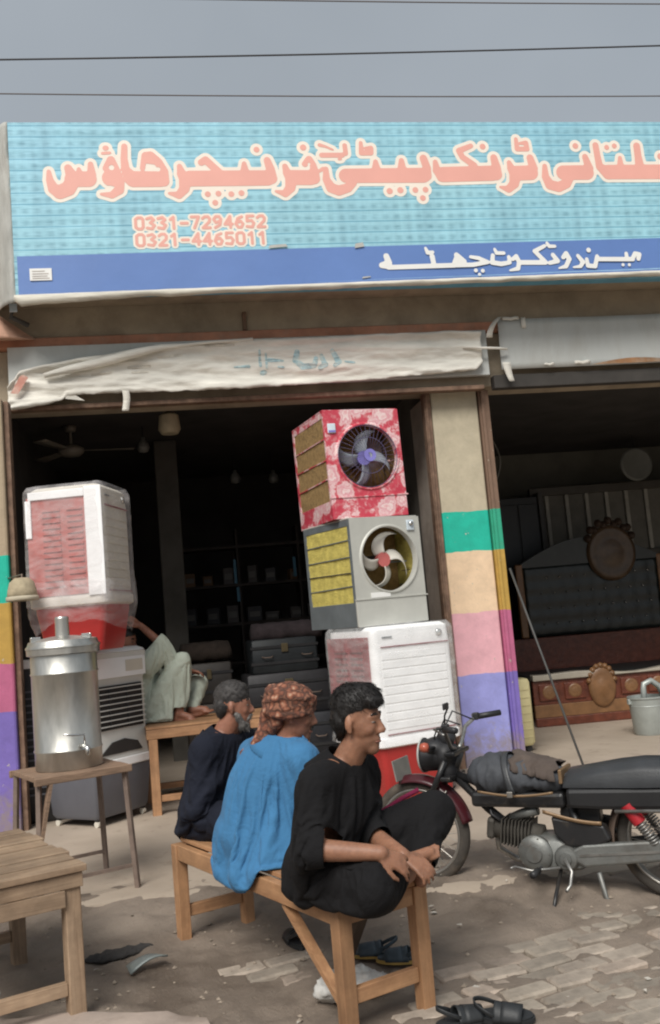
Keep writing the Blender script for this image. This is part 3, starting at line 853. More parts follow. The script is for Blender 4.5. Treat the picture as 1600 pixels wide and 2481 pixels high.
# rolled upper edge sagging to the left
pts = [(-1.02+0.1*i, -0.055-0.01*math.sin(i), interp(-1.02+0.1*i, [(-1.02, 3.74), (-0.5, 3.85), (0.0, 3.955), (0.9, 4.0)])) for i in range(19)]
g = MB(); g.tube(pts, [0.014+0.028*math.sin(math.pi*min(1, (i+1)/13)) for i in range(19)], 10)
g.build('rolled_edge', M_CLOTH, banner, smooth=True)
M_FADE = mat('faded_blue_ink', (0.36, 0.52, 0.56), 0.9, var=0.3, scale=20, bump=0, dirt=(0.76, 0.72, 0.62), dscale=14, damt=0.6)
M_FADE2 = mat('faded_grey_ink', (0.56, 0.52, 0.45), 0.9, var=0.2, bump=0, dirt=(0.76, 0.72, 0.62), dscale=16, damt=0.6)
def drape(me, off=-0.005):
    for q in me.vertices:
        x, z = q.co.x, q.co.z
        zt, zb = interp(x, TOPZ), interp(x, BOTZ)
        q.co.y = banfn((x+1.33)/4.21, (z-zb)/(zt-zb))[1]+off
for st_ in FADED_STROKES:
    o = letter_mesh('lettering', [st_], (), res=0.008); drape(o); link('lettering', o, M_FADE, banner)
for st_ in GREY_STROKES:
    o = letter_mesh('lettering', [st_], (), res=0.008); drape(o); link('lettering', o, M_FADE2, banner)
g = MB(); g.grid(1, 8, lambda u, w: (-0.385+u*0.058+0.01*math.sin(w*4), -0.02-0.01*math.sin(w*5), 3.60-0.19*w)); g.build('hanging_strip', M_CLOTH, banner, smooth=True, solid=0.002)
g = MB(); g.add([(-0.93, 0, 3.58), (-0.78, 0, 3.575), (-0.70, 0, 3.52), (-0.86, 0, 3.545)], [(0, 1, 2, 3)]); g.build('torn_flap', M_CLOTH, banner, solid=0.003)
g = MB(); g.grid(2, 8, lambda u, w: (2.93+u*0.06*(1-.3*w)+0.13*w*w, -0.03-0.03*math.sin(w*3), 3.93+0.19*w)); g.build('knot_strip', M_CLOTH, banner, smooth=True, solid=0.003)
g = MB(); g.tube([(2.70, -0.03, 3.85), (2.86, -0.05, 3.83), (3.02, -0.05, 3.82), (3.12, -0.03, 3.815)], 0.012, 6); g.build('string', M_CLOTH, banner, smooth=True)
g = MB(); g.grid(2, 8, lambda u, w: (3.06+0.02*w+u*(0.08-0.03*w)+0.03*w*w, -0.03, 3.69-0.18*w)); g.build('hanging_strip', M_CLOTH, banner, smooth=True, solid=0.003)
# rosy paint smear left end
g = MB(); g.add([(-1.30, 0, 3.60), (-1.24, 0, 3.59), (-1.15, 0, 3.73), (-1.19, 0, 3.755), (-1.22, 0, 3.74)], [(0, 1, 2, 3, 4)])
o = g.build('red_patch', mat('red_smear', (0.50, 0.24, 0.19), 0.9, dirt=(0.76, 0.72, 0.62), damt=0.5, dscale=8), banner, solid=0.002); o.location = (0, -0.055, 0)
# grey fascia of the right shop: torn tape along its edge
for x, z, w, h in ((3.12, 4.10, 0.16, 0.03), (3.30, 4.02, 0.045, 0.10), (3.48, 3.655, 0.10, 0.02), (3.78, 3.655, 0.16, 0.03)):
    g = MB(); g.grid(4, 2, lambda u, ww: (x+w*u, 8.205+0.008*math.sin(u*7), z+h*ww+0.006*math.sin(u*9)))
    g.build('torn_tape', M_CLOTH, building, smooth=True, solid=0.002)
g = MB(); g.grid(10, 2, lambda u, w: (3.95+0.9*u, 8.212, 3.645+0.05*w*math.sin(math.pi*u)))
g.build('rust_patch', mat('rust_patch', (0.33, 0.17, 0.08), 0.85, var=0.35, dirt=(0.42, 0.38, 0.31), dscale=5, damt=0.6), building, solid=0.002)

# ================================================================== overhead wires
M_WIRE = mat('wire_black', (0.035, 0.033, 0.036), 0.6)
M_WIRE2 = mat('wire_brown', (0.10, 0.075, 0.065), 0.6)
for lab, y, z0, z1, r, mm in (('thick black overhead cable crossing the grey sky, middle of the three', 6.5, 5.57, 5.74, 0.0062, M_WIRE),
                              ('thin brown overhead cable running just above the signboard', 6.5, 5.316, 5.319, 0.0042, M_WIRE2),
                              ('reddish overhead cable at the very top right of the sky', 6.5, 6.055, 6.093, 0.0045, M_WIRE2)):
    pts = []
    for i in range(61):
        u = i/60
        x = -22+u*48
        t = (x+1)/5.0
        pts.append((x, y, z0+(z1-z0)*t+0.0018*(x-1.5)**2-0.01))
    tag(MB().tube(pts, r, 6).build('overhead_cable', mm, smooth=True), lab, 'cable', 'overhead cables')
# ================================================================== room coolers
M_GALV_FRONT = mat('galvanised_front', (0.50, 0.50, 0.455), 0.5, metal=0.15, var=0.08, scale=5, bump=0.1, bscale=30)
M_GALV_SHADED = mat('galvanised_shaded', (0.16, 0.18, 0.19), 0.5, metal=0.25, var=0.15, scale=5, bump=0.1, bscale=30)  # the front's sheet again, darkened in colour for the shaded sides
M_DARK = mat('dark_inside', (0.03, 0.026, 0.024), 0.9)
M_STRAW = mat('straw_pad', (0.30, 0.19, 0.075), 0.95, var=0.3, scale=25, bump=0.9, bscale=70, bdist=0.01)
M_YELLOWPAD = mat('yellow_pad', (0.55, 0.46, 0.115), 0.95, var=0.22, scale=14, bump=0.9, bscale=70, bdist=0.01)
M_BLADE_W = mat('blade_white', (0.66, 0.63, 0.56), 0.45, var=0.06, scale=10, bump=0)
M_BLADE_G = mat('blade_grey', (0.30, 0.33, 0.38), 0.4, var=0.1, scale=10, bump=0)
M_HUB_R = mat('hub_red', (0.50, 0.13, 0.12), 0.4, bump=0)
M_HUB_V = mat('hub_violet', (0.22, 0.20, 0.55), 0.4, bump=0)
M_WIREV = mat('guard_violet', (0.10, 0.085, 0.16), 0.4, bump=0)
M_SWITCH = mat('switch_plate', (0.62, 0.70, 0.76), 0.35, bump=0)
M_BLACK = mat('black_plastic', (0.022, 0.022, 0.024), 0.5, var=0.2, bump=0.1)
M_CHROME = mat('chrome', (0.62, 0.62, 0.60), 0.22, metal=0.9, var=0.1, bump=0.05)

def floral():
    """red sheet printed all over with pale roses"""
    mt, nt, b = new_mat('rose_print')
    v = mapping(nt)
    n0 = tex_noise(nt, v, 5.0, 5, 0.65)
    vv = nt.nodes.new('ShaderNodeVectorMath'); vv.operation = 'MULTIPLY_ADD'
    vv.inputs[1].default_value = (0.30, 0.30, 0.30)
    nt.links.new(n0.outputs['Color'], vv.inputs[0]); nt.links.new(v, vv.inputs[2])
    vo = nt.nodes.new('ShaderNodeTexVoronoi'); vo.inputs['Scale'].default_value = 6.5
    nt.links.new(vv.outputs[0], vo.inputs['Vector'])
    rr = nt.nodes.new('ShaderNodeValToRGB')
    e = rr.color_ramp.elements
    e[0].position, e[0].color = 0.0, (0.70, 0.30, 0.33, 1)
    e[1].position, e[1].color = 0.22, (0.80, 0.66, 0.64, 1)
    for p_, c_ in ((0.32, (0.66, 0.28, 0.32)), (0.44, (0.76, 0.55, 0.55)), (0.56, (0.56, 0.07, 0.10)), (0.9, (0.48, 0.035, 0.065))):
        q = e.new(p_); q.color = (*c_, 1)
    nt.links.new(vo.outputs['Distance'], rr.inputs['Fac'])
    n2 = tex_noise(nt, v, 22, 4, 0.6)
    r2 = ramp2(nt, 0.52, (0, 0, 0), 0.62, (1, 1, 1)); nt.links.new(n2.outputs['Fac'], r2.inputs['Fac'])
    ml = nt.nodes.new('ShaderNodeMath'); ml.operation = 'MULTIPLY'; ml.inputs[1].default_value = 0.4; nt.links.new(r2.outputs[0], ml.inputs[0])
    c = mixc(nt, ml.outputs[0], rr.outputs[0], (0.68, 0.36, 0.36))
    nt.links.new(c, b.inputs['Base Color'])
    b.inputs['Roughness'].default_value = 0.4
    return mt
M_ROSE = floral()

def holed_sheet(g, w, z0, z1, cx, cz, r, y=0.0, seg=64):
    """rectangular sheet (x 0..w, z z0..z1) with a round hole and a rolled lip"""
    ring, outer = [], []
    for k in range(seg):
        a = 2*math.pi*k/seg
        dx, dz = math.cos(a), math.sin(a)
        ts = []
        if dx > 1e-6: ts.append((w-cx)/dx)
        if dx < -1e-6: ts.append(-cx/dx)
        if dz > 1e-6: ts.append((z1-cz)/dz)
        if dz < -1e-6: ts.append((z0-cz)/dz)
        t = min(ts)
        ring.append((dx, dz)); outer.append((cx+dx*t, cz+dz*t))
    # pull the nearest outer samples onto the corners
    for X in (0, w):
        for Z in (z0, z1):
            k = min(range(seg), key=lambda i: (outer[i][0]-X)**2+(outer[i][1]-Z)**2)
            outer[k] = (X, Z)
    vs = [(x, y, z) for x, z in outer]
    for rr, yy in ((r*1.09, y), (r*1.05, y-0.012), (r*1.01, y-0.012), (r, y-0.004), (r, y+0.05)):
        vs += [(cx+dx*rr, yy, cz+dz*rr) for dx, dz in ring]
    fs = []
    for L in range(5):
        for k in range(seg):
            k2 = (k+1) % seg
            fs.append((L*seg+k, L*seg+k2, (L+1)*seg+k2, (L+1)*seg+k))
    g.add(vs, fs)

def blade_mesh(n, r0, r1, sweep, wid, phase):
    out = []
    for k in range(n):
        g = MB()
        a0 = phase+2*math.pi*k/n
        def fn(u, w):
            rr = r0+(r1-r0)*u
            a = a0+sweep*u*u
            wd = wid*(0.55+0.9*math.sin(math.pi*min(1, 0.18+0.75*u)))*(w-0.5)
            ca, sa = math.cos(a), math.sin(a)
            return (ca*rr-sa*wd, 0.05*(w-0.5)*(1.2-u*.5), sa*rr+ca*wd)
        g.grid(12, 4, fn)
        out.append(g)
    return out

def fan_cooler(label, loc, rz, W, D, H, front_m, side_m, pad_m, pad_rows, fan, r, hole, split, sides, scale_note=None, tilt=0.0):
    t = thing('room_cooler', label, 'air cooler', loc, rz, 'room coolers on show outside the shop')
    t.rotation_euler = (0, tilt, rz)
    cx, cz = hole
    g = MB(); holed_sheet(g, W, split+0.004, H, cx, cz, r)
    g.build('front_panel', front_m, t, angle=35)
    MB().box((0.001, -0.003, 0.0), (W-0.001, 0.02, split-0.004)).build('tray_front', front_m, t, bevel=0.004)
    MB().box((-0.002, -0.010, split-0.005), (W+0.012, 0.018, split+0.005)).build('seam', sides, t)
    # side frames with pad windows, left and right
    for sx, nm in ((0, 'side_frame'), (W, 'side_frame')):
        s = -1 if sx == 0 else 1
        g = MB()
        x0, x1 = (sx+0.004, sx+0.024) if s < 0 else (sx-0.024, sx-0.004)
        zb, zt = split-0.02, H-0.055
        y0, y1 = 0.05, D-0.045
        g.box((x0, 0.022, 0), (x1, D, zb)); g.box((x0, 0.022, zt), (x1, D, H-0.003))
        g.box((x0, 0.022, zb), (x1, y0, zt)); g.box((x0, y1, zb), (x1, D, zt))
        fr = g.build(nm, side_m, t, bevel=0.003)
        xp = x0+0.012 if s < 0 else x0+0.002
        pm = MB()
        pm.grid(10, 24, lambda u, w: (xp+0.008*s+0.006*fbm(u*3, w*5, sx, 2), y0-0.01+(y1-y0+0.02)*u, zb-0.01+(zt-zb+0.02)*w))
        pm.build('pad', pad_m, t, smooth=True)
        for i in range(1, pad_rows):
            zz = zb+(zt-zb)*i/pad_rows
            q = MB().bar((xp+0.012*s, y0-0.005, zz+0.01*math.sin(i*2)), (xp+0.012*s, y1+0.005, zz-0.008*math.sin(i*3)), 0.008, 0.008, (1, 0, 0))
            q.build('pad_bar', side_m if pad_m is not M_YELLOWPAD or i != 2 else M_CHROME, t)
    MB().box((0.002, 0.022, H-0.002), (W-0.002, D, H+0.010)).build('lid', sides, t, bevel=0.004)
    MB().box((0.026, D-0.02, 0.0), (W-0.026, D, H-0.004)).build('back_panel', side_m, t)
    MB().box((0.03, 0.34, split), (W-0.03, 0.40, H-0.03)).build('back_pad', M_STRAW, t)
    MB().box((0.026, 0.03, 0.002), (W-0.026, D-0.03, 0.02)).build('tray_floor', side_m, t)
    # fan
    n, sweep, wid, ph, bm_, hm = fan
    for g in blade_mesh(n, 0.05, r*0.97, sweep, wid, ph):
        o = g.build('blade', bm_, t, smooth=True, solid=0.003)
        o.location = (cx, 0.10, cz)
    g = MB(); g.lathe([(0.0, -0.055), (0.035, -0.055), (0.055, -0.04), (0.06, 0.02), (0.0, 0.02)], 24, Matrix.Rotation(-math.pi/2, 4, 'X') @ Matrix.Scale(-1, 4, (0, 0, 1)))
    o = g.build('hub', hm, t, angle=40); o.location = (cx, 0.10, cz)
    g = MB(); g.tube([(cx, 0.13, cz), (cx, 0.33, cz)], 0.05, 16); g.build('motor', M_BLACK, t, angle=40)
    g = MB()
    g.bar((cx-r, 0.16, cz-0.02), (cx+r, 0.16, cz-0.02), 0.03, 0.012); g.build('motor_strap', side_m, t)
    return t

# silver cooler: middle of the stack
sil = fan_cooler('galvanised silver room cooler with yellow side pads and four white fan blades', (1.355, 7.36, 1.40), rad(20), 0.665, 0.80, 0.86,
                 M_GALV_FRONT, M_GALV_SHADED, M_YELLOWPAD, 5, (4, -1.0, 0.064, 0.45, M_BLADE_W, M_HUB_R), 0.258, (0.345, 0.525), 0.215, M_GALV_FRONT, tilt=rad(-0.5))
q = MB().box((0.535, -0.016, 0.745), (0.605, -0.002, 0.83)).build('switch_plate', M_SWITCH, sil, bevel=0.006)
MB().lathe([(0, 0), (0.018, 0), (0.016, 0.018), (0, 0.018)], 16, Matrix.Translation((0.57, -0.017, 0.80)) @ Matrix.Rotation(math.pi/2, 4, 'X')).build('knob', M_CHROME, q, smooth=True)
MB().box((0.14, -0.006, 0.222), (0.32, -0.001, 0.262)).build('bright_patch', M_WHITE, sil)
# red rose-print cooler: top of the stack
red = fan_cooler('red rose-printed room cooler with violet fan hub on top of the stack', (1.248, 7.48, 2.273), rad(11), 0.665, 0.84, 0.895,
                 M_ROSE, M_ROSE, M_STRAW, 4, (4, -0.6, 0.07, 1.75, M_BLADE_G, M_HUB_V), 0.262, (0.355, 0.505), 0.175, M_ROSE, tilt=rad(-1.0))
cxr, czr = 0.355, 0.505
for k in range(36):
    a = 2*math.pi*k/36
    pts = [(cxr+math.cos(a)*rr, yy, czr+math.sin(a)*rr) for rr, yy in ((0.05, -0.045), (0.15, -0.035), (0.264, 0.0))]
    MB().tube(pts, 0.0016, 4).build('guard_wire', M_WIREV, red, smooth=True)
for rr, yy in ((0.05, -0.045), (0.15, -0.037), (0.26, -0.008)):
    MB().tube([(cxr+rr*math.cos(2*math.pi*k/40), yy, czr+rr*math.sin(2*math.pi*k/40)) for k in range(41)], 0.003, 5, caps=False).build('guard_ring', M_WIREV, red, smooth=True)
MB().lathe([(0.022, 0), (0.052, 0), (0.052, 0.010), (0.022, 0.010)], 28, Matrix.Translation((cxr, -0.046, czr)) @ Matrix.Rotation(math.pi/2, 4, 'X'), closed=True).build('badge_ring', M_HUB_V, red, angle=40)
q = MB().box((0.025, -0.014, 0.705), (0.095, -0.002, 0.785)).build('switch_plate', M_SWITCH, red, bevel=0.006)
MB().box((0.03, -0.0165, 0.712), (0.09, -0.0145, 0.728)).build('plate_line', M_HUB_V, q)

# ---- plastic shrouds
def wrap_mat(name, alpha, tint=(0.85, 0.86, 0.86)):
    mt, nt, b = new_mat(name)
    v = mapping(nt, (0.8, 0.8, 1.8))
    n = tex_noise(nt, v, 5, 4, 0.55, 1.5)
    r = ramp2(nt, 0.35, (alpha*0.55,)*3, 0.68, (min(1, alpha*1.7),)*3)
    nt.links.new(n.outputs['Fac'], r.inputs['Fac'])
    nt.links.new(r.outputs[0], b.inputs['Alpha'])
    b.inputs['Base Color'].default_value = (*tint, 1)
    b.inputs['Roughness'].default_value = 0.22
    n2 = tex_noise(nt, v, 7, 3, 0.55, 2.0)
    add_bump(nt, b, n2.outputs['Fac'], 0.35, 0.015)
    return mt
M_WRAP = wrap_mat('clear_wrap', 0.20)
M_WRAP_R = wrap_mat('clear_wrap_thick', 0.19, (0.80, 0.76, 0.76))
M_WPLASTIC = mat('white_plastic', (0.88, 0.88, 0.88), 0.35, var=0.05, scale=3, bump=0.05, bscale=20)
M_CREAM_SHADE = mat('cream_and_shade_plastic', (0.62, 0.58, 0.50), 0.4, var=0.07, scale=4, bump=0.05, bscale=20)
M_RPLASTIC = mat('red_plastic', (0.40, 0.030, 0.028), 0.35, var=0.12, scale=3, bump=0.05, bscale=20)
M_MAROON = mat('maroon_pad', (0.26, 0.055, 0.06), 0.6, var=0.25, scale=9, bump=0.4, bscale=40)

def rbox(g, x0, x1, y0, y1, prof, rc=0.05, seg=5, M=None):
    """rounded-corner box lofted through (z, inset) levels"""
    n = 4*(seg+1)
    vs = []
    for z, ins in prof:
        a0, a1, b0, b1 = x0+ins, x1-ins, y0+ins, y1-ins
        r = max(0.004, rc-ins*0.3)
        for qx, qy, st in ((a1-r, b1-r, 0), (a0+r, b1-r, 90), (a0+r, b0+r, 180), (a1-r, b0+r, 270)):
            for k in range(seg+1):
                a = rad(st+90*k/seg)
                vs.append((qx+r*math.cos(a), qy+r*math.sin(a), z))
    fs = []
    for L in range(len(prof)-1):
        for k in range(n):
            k2 = (k+1) % n
            fs.append((L*n+k, L*n+k2, (L+1)*n+k2, (L+1)*n+k))
    fs.append(tuple(reversed(range(n)))); fs.append(tuple(range((len(prof)-1)*n, len(prof)*n)))
    return g.add(vs, fs, M)

def plastic_cooler(label, loc, rz, W, D, H, zb, tank_m, pad_m, wrap_m, body_m, side_panel_m, louvers=9, tilt=0.0):
    """moulded cooler: flared tank below, white body, louvred front, pad panel on the left side, all under clear wrap"""
    t = thing('room_cooler', label, 'air cooler', loc, rz, 'room coolers on show outside the shop')
    t.rotation_euler = (0, tilt, rz)
    g = MB(); rbox(g, 0.03, W-0.03, 0.03, D-0.03, [(0.0, 0.055), (0.02, 0.045), (zb-0.03, 0.0), (zb, 0.0)], 0.05)
    g.build('tank', tank_m, t, angle=40)
    g = MB(); rbox(g, 0.0, W, 0.0, D, [(zb, 0.02), (zb+0.012, 0.0), (zb+0.07, 0.0), (zb+0.08, 0.008)], 0.055)
    g.build('rim', body_m, t, angle=40)
    g = MB(); rbox(g, 0.012, W-0.012, 0.012, D-0.012, [(zb+0.08, 0.0), (H-0.16, 0.0), (H-0.03, 0.008), (H, 0.045)], 0.055)
    g.build('body', body_m, t, angle=40)
    z0, z1 = zb+0.13, H-0.20
    # front: recessed seams and louvre slats
    for z in (z1+0.035, zb+0.095):
        MB().box((0.08, 0.004, z), (W-0.05, 0.0135, z+0.010)).build('seam', mat('seam_dark', (0.22, 0.05, 0.06), 0.6), t)
    for i in range(louvers):
        z = z0+(z1-z0)*(i+0.5)/louvers
        g = MB(); g.add([(0.075, 0.012, z-0.03), (W-0.075, 0.012, z-0.03), (W-0.075, 0.012, z+0.028), (0.075, 0.012, z+0.028),
                         (0.085, 0.0075, z-0.024), (W-0.085, 0.0075, z-0.024), (W-0.085, 0.0095, z+0.026), (0.085, 0.0095, z+0.026)],
                        [(4, 5, 6, 7), (0, 1, 5, 4), (1, 2, 6, 5), (2, 3, 7, 6), (3, 0, 4, 7)])
        g.build('louvre', body_m, t)
    # left side: pad panel with slots
    g = MB(); g.box((0.0, 0.07, zb+0.085), (0.0115, D-0.02, H-0.075)); g.build('side_panel', side_panel_m, t, bevel=0.004)
    for i in range(14):
        z = zb+0.16+(H-zb-0.34)*i/13
        for y0, y1 in ((0.15, D/2-0.03), (D/2+0.02, D-0.14)):
            MB().box((-0.010, y0, z-0.008), (-0.0005, y1, z+0.012), taper=(1, .96)).build('slat', side_panel_m, t)
    # control marks on the front top
    MB().box((0.10, 0.006, H-0.09), (0.19, 0.0125, H-0.08)).build('control_mark', M_GALV_SHADED, t)
    MB().lathe([(0, 0), (0.03, 0), (0.026, 0.012), (0, 0.012)], 20, Matrix.Translation((W-0.13, 0.013, H-0.085)) @ Matrix.Rotation(math.pi/2, 4, 'X')).build('knob', M_CHROME, t, smooth=True)
    # loose clear wrap
    g = MB()
    n = 60
    levels = 26
    vs = []
    for j in range(levels):
        w = j/(levels-1)
        z = zb+0.02+(H+0.012-zb-0.02)*w
        for k in range(n):
            a = 2*math.pi*k/n
            ca, sa = math.cos(a), math.sin(a)
            e = 0.16
            px = math.copysign(abs(ca)**e, ca)*(W/2+0.016); py = math.copysign(abs(sa)**e, sa)*(D/2+0.016)
            s = 1.0+0.012*fbm(px*3, py*3, z*2.4, 1.5, 4)+0.008
            if w < 0.12:
                s += 0.02*(0.12-w)/0.12
            if w > 0.95:
                s *= 1-1.5*(w-0.95)
            vs.append((W/2+px*s, D/2+py*s, z+0.012*fbm(px*2, py*2, j, 2)))
    fs = [(j*n+k, j*n+(k+1) % n, (j+1)*n+(k+1) % n, (j+1)*n+k) for j in range(levels-1) for k in range(n)]
    g.add(vs, fs); g.build('plastic_wrap', wrap_m, t, smooth=True)
    return t

wc = plastic_cooler('white wrapped room cooler with red tank and maroon side, bottom of the stack', (1.415, 7.20, SLAB), rad(20), 0.765, 0.74, 1.345, 0.42,
                    M_RPLASTIC, M_MAROON, M_WRAP, M_WPLASTIC, M_MAROON)
# left cooler, standing on the grey one, turned so its red side faces the street
lc = plastic_cooler('white and red room cooler in loose plastic bag, stacked on the grey cooler', (-0.525, 7.05, 1.405), rad(74), 0.62, 0.60, 1.225, 0.33,
                    M_RPLASTIC, M_MAROON, M_WRAP_R, M_CREAM_SHADE, mat('brick_red_side', (0.43, 0.10, 0.085), 0.55, var=0.2, scale=7, bump=0.3, bscale=40), tilt=0.0)  # white body coloured cream, the beige of its shaded face
# the white frame on its street side and the sagging bag below
for (y0, z0, y1, z1) in ((0.0, 0.40, 0.13, 1.20), (0.131, 1.13, 0.56, 1.19), (0.54, 0.85, 0.585, 1.129)):
    MB().box((-0.014, y0, z0), (-0.002, y1, z1)).build('white_frame', M_WPLASTIC, lc, bevel=0.004)
g = MB()
n, lv = 72, 16
vs = []
for j in range(lv):
    w = j/(lv-1)
    z = 0.52-0.34*w
    for k in range(n):
        a = 2*math.pi*k/n
        ca, sa = math.cos(a), math.sin(a)
        e = 0.22+0.3*w
        px = math.copysign(abs(ca)**e, ca)*(0.31+0.02); py = math.copysign(abs(sa)**e, sa)*(0.30+0.02)
        s = 1.03+0.07*math.sin(w*2.6)-0.10*w*w+0.02*fbm(px*4, py*4, z*4, 1.5, 4)
        vs.append((0.31+px*s, 0.30+py*s, z+0.05*w*math.sin(a*2+1)+0.02*fbm(px*3, py*3, w*3, 2)))
fs = [(j*n+k, j*n+(k+1) % n, (j+1)*n+(k+1) % n, (j+1)*n+k) for j in range(lv-1) for k in range(n)]
g.add(vs, fs); g.build('plastic_bag', M_WRAP_R, lc, smooth=True)

# ---- grey and white cooler on castors
M_LGREY = mat('light_grey_plastic', (0.58, 0.58, 0.55), 0.45, var=0.08, scale=4, bump=0.05)
M_DGREY = mat('dark_grey_plastic', (0.115, 0.118, 0.135), 0.5, var=0.1, scale=4, bump=0.05)
W, D, H = 0.665, 0.58, 1.355
gc = thing('room_cooler', 'white and grey room cooler with black louvred outlet and dark tank on castors', 'air cooler', (-0.735, 7.60, SLAB), rad(50), 'room coolers on show outside the shop')
g = MB(); rbox(g, 0.01, W-0.01, 0.01, D-0.01, [(0.06, 0.05), (0.09, 0.03), (0.40, 0.0), (0.42, 0.0)], 0.04); g.build('tank', M_DGREY, gc, angle=40)
g = MB(); rbox(g, 0.0, W, 0.0, D, [(0.421, 0.012), (0.43, 0.0), (0.485, 0.0), (0.49, 0.01)], 0.045); g.build('rim', M_WPLASTIC, gc, angle=40)
g = MB(); rbox(g, 0.012, W-0.012, 0.012, D-0.012, [(0.491, 0.0), (0.62, 0.01), (1.10, 0.01), (1.12, 0.0)], 0.045); g.build('body', M_LGREY, gc, angle=40)
g = MB(); rbox(g, 0.0, W, 0.0, D, [(1.121, 0.0), (1.27, 0.0), (1.285, 0.012), (1.315, 0.012), (1.32, 0.0), (H-0.02, 0.01), (H, 0.05)], 0.05); g.build('top_cap', M_WPLASTIC, gc, angle=40)
MB().box((0.02, 0.004, 1.272), (W-0.02, 0.0115, 1.315)).build('grey_stripe', M_LGREY, gc)
MB().box((0.40, -0.004, 1.16), (0.60, -0.0008, 1.25)).build('control_panel', M_CREAM_SHADE, gc, bevel=0.004)
# outlet
g = MB(); g.box((0.10, 0.008, 0.72), (0.58, 0.0215, 1.06)); g.build('outlet', M_DARK, gc)
for i in range(8):
    z = 0.745+i*0.042
    MB().box((0.06, -0.008, z), (0.60, 0.0065, z+0.008)).build('louvre', M_LGREY, gc)
for x in (0.20, 0.40):
    MB().box((x, -0.002, 0.725), (x+0.008, 0.0075, 1.055)).build('vane', M_BLACK, gc)
g = MB(); g.prism([(0.08, 0.53), (0.55, 0.53), (0.50, 0.60), (0.36, 0.635), (0.22, 0.62)], 0.006, 0.020); g.build('water_window', M_DARK, gc)
# side pad, dark, with slots
MB().box((0.003, 0.08, 0.56), (0.0195, D-0.08, 1.08)).build('side_panel', M_BLACK, gc)
for i in range(11):
    MB().box((-0.006, 0.10, 0.60+i*0.042), (0.0025, D-0.10, 0.61+i*0.042)).build('slat', M_DGREY, gc)
for x, y in ((0.08, 0.08), (W-0.08, 0.08), (0.08, D-0.08), (W-0.08, D-0.08)):
    q = MB().box((x-0.015, y-0.015, 0.045), (x+0.015, y+0.015, 0.075)).build('castor', M_BLACK, gc)
    MB().tube([(x-0.014, y, 0.024), (x+0.014, y, 0.024)], 0.024, 14).build('wheel', M_CREAM_SHADE, q, angle=40)
# dark cooler seen edge-on between pillar and drum
t = thing('room_cooler', 'narrow black cooler with white lid, wedged between left pillar and steel drum', 'air cooler', (-1.42, 8.15, SLAB), rad(8), 'room coolers on show outside the shop')
g = MB(); rbox(g, 0, 0.42, 0, 0.4, [(0.0, 0.02), (0.03, 0.0), (1.22, 0.0), (1.24, 0.01)], 0.03); g.build('body', M_BLACK, t, angle=40)
g = MB(); rbox(g, -0.008, 0.428, -0.008, 0.408, [(1.241, 0.0), (1.275, 0.0), (1.31, 0.03)], 0.03); g.build('lid', M_WPLASTIC, t, angle=40)
for i in range(16):
    MB().box((0.03, -0.008, 0.22+i*0.055), (0.39, -0.0015, 0.235+i*0.055)).build('slat', M_DGREY, t)

# cream box behind the right pillar
t = thing('storage_box', 'cream ribbed box on a castor behind the banded pillar', 'box', (2.99, 8.93, SLAB), rad(4))
g = MB(); rbox(g, 0, 0.30, 0, 0.34, [(0.06, 0.02), (0.09, 0.0), (0.66, 0.0), (0.69, 0.01), (0.70, 0.03)], 0.04)
M_BUTTER = mat('butter_plastic', (0.62, 0.55, 0.30), 0.5, var=0.08, scale=5, bump=0.1)
g.build('body', M_BUTTER, t, angle=40)
for i in range(7):
    MB().box((0.03, -0.006, 0.14+i*0.075), (0.27, -0.0005, 0.152+i*0.075)).build('rib', M_BUTTER, t)
for x, y in ((0.06, 0.06), (0.24, 0.06), (0.15, 0.28)):
    MB().lathe([(0, -0.014), (0.03, -0.014), (0.03, 0.014), (0, 0.014)], 14, Matrix.Translation((x, y, 0.031)) @ Matrix.Rotation(math.pi/2, 4, 'X')).build('castor', M_BLACK, t, angle=40)

# galvanised bucket in the right shop, with a tap-like handle standing in it
M_BUCKET = mat('bucket_zinc', (0.38, 0.41, 0.39), 0.45, metal=0.35, var=0.12, scale=8, bump=0.15)
t = thing('zinc_bucket', 'pale zinc bucket standing on the floor of the right shop', 'bucket', (4.62, 9.25, SLAB))
MB().lathe([(0, 0.01), (0.155, 0.0), (0.165, 0.02), (0.19, 0.36), (0.20, 0.365), (0.20, 0.38), (0.185, 0.38), (0.16, 0.03), (0, 0.02)], 36).build('body', M_BUCKET, t, angle=40)
MB().lathe([(0.183, 0.28), (0.187, 0.285), (0.188, 0.29), (0.185, 0.295)], 36).build('bead', M_BUCKET, t, smooth=True)
MB().tube([(-0.03, 0.0, 0.20), (-0.03, 0.0, 0.44), (-0.02, 0.0, 0.50), (0.06, 0.0, 0.53), (0.14, 0.0, 0.47), (0.19, 0.02, 0.37)], 0.030, 10).build('handle', M_BUCKET, t, smooth=True)
for s in (-1, 1):
    MB().box((s*0.195-0.02, -0.02, 0.31), (s*0.195+0.02, 0.02, 0.365)).build('ear', M_BUCKET, t, bevel=0.005)

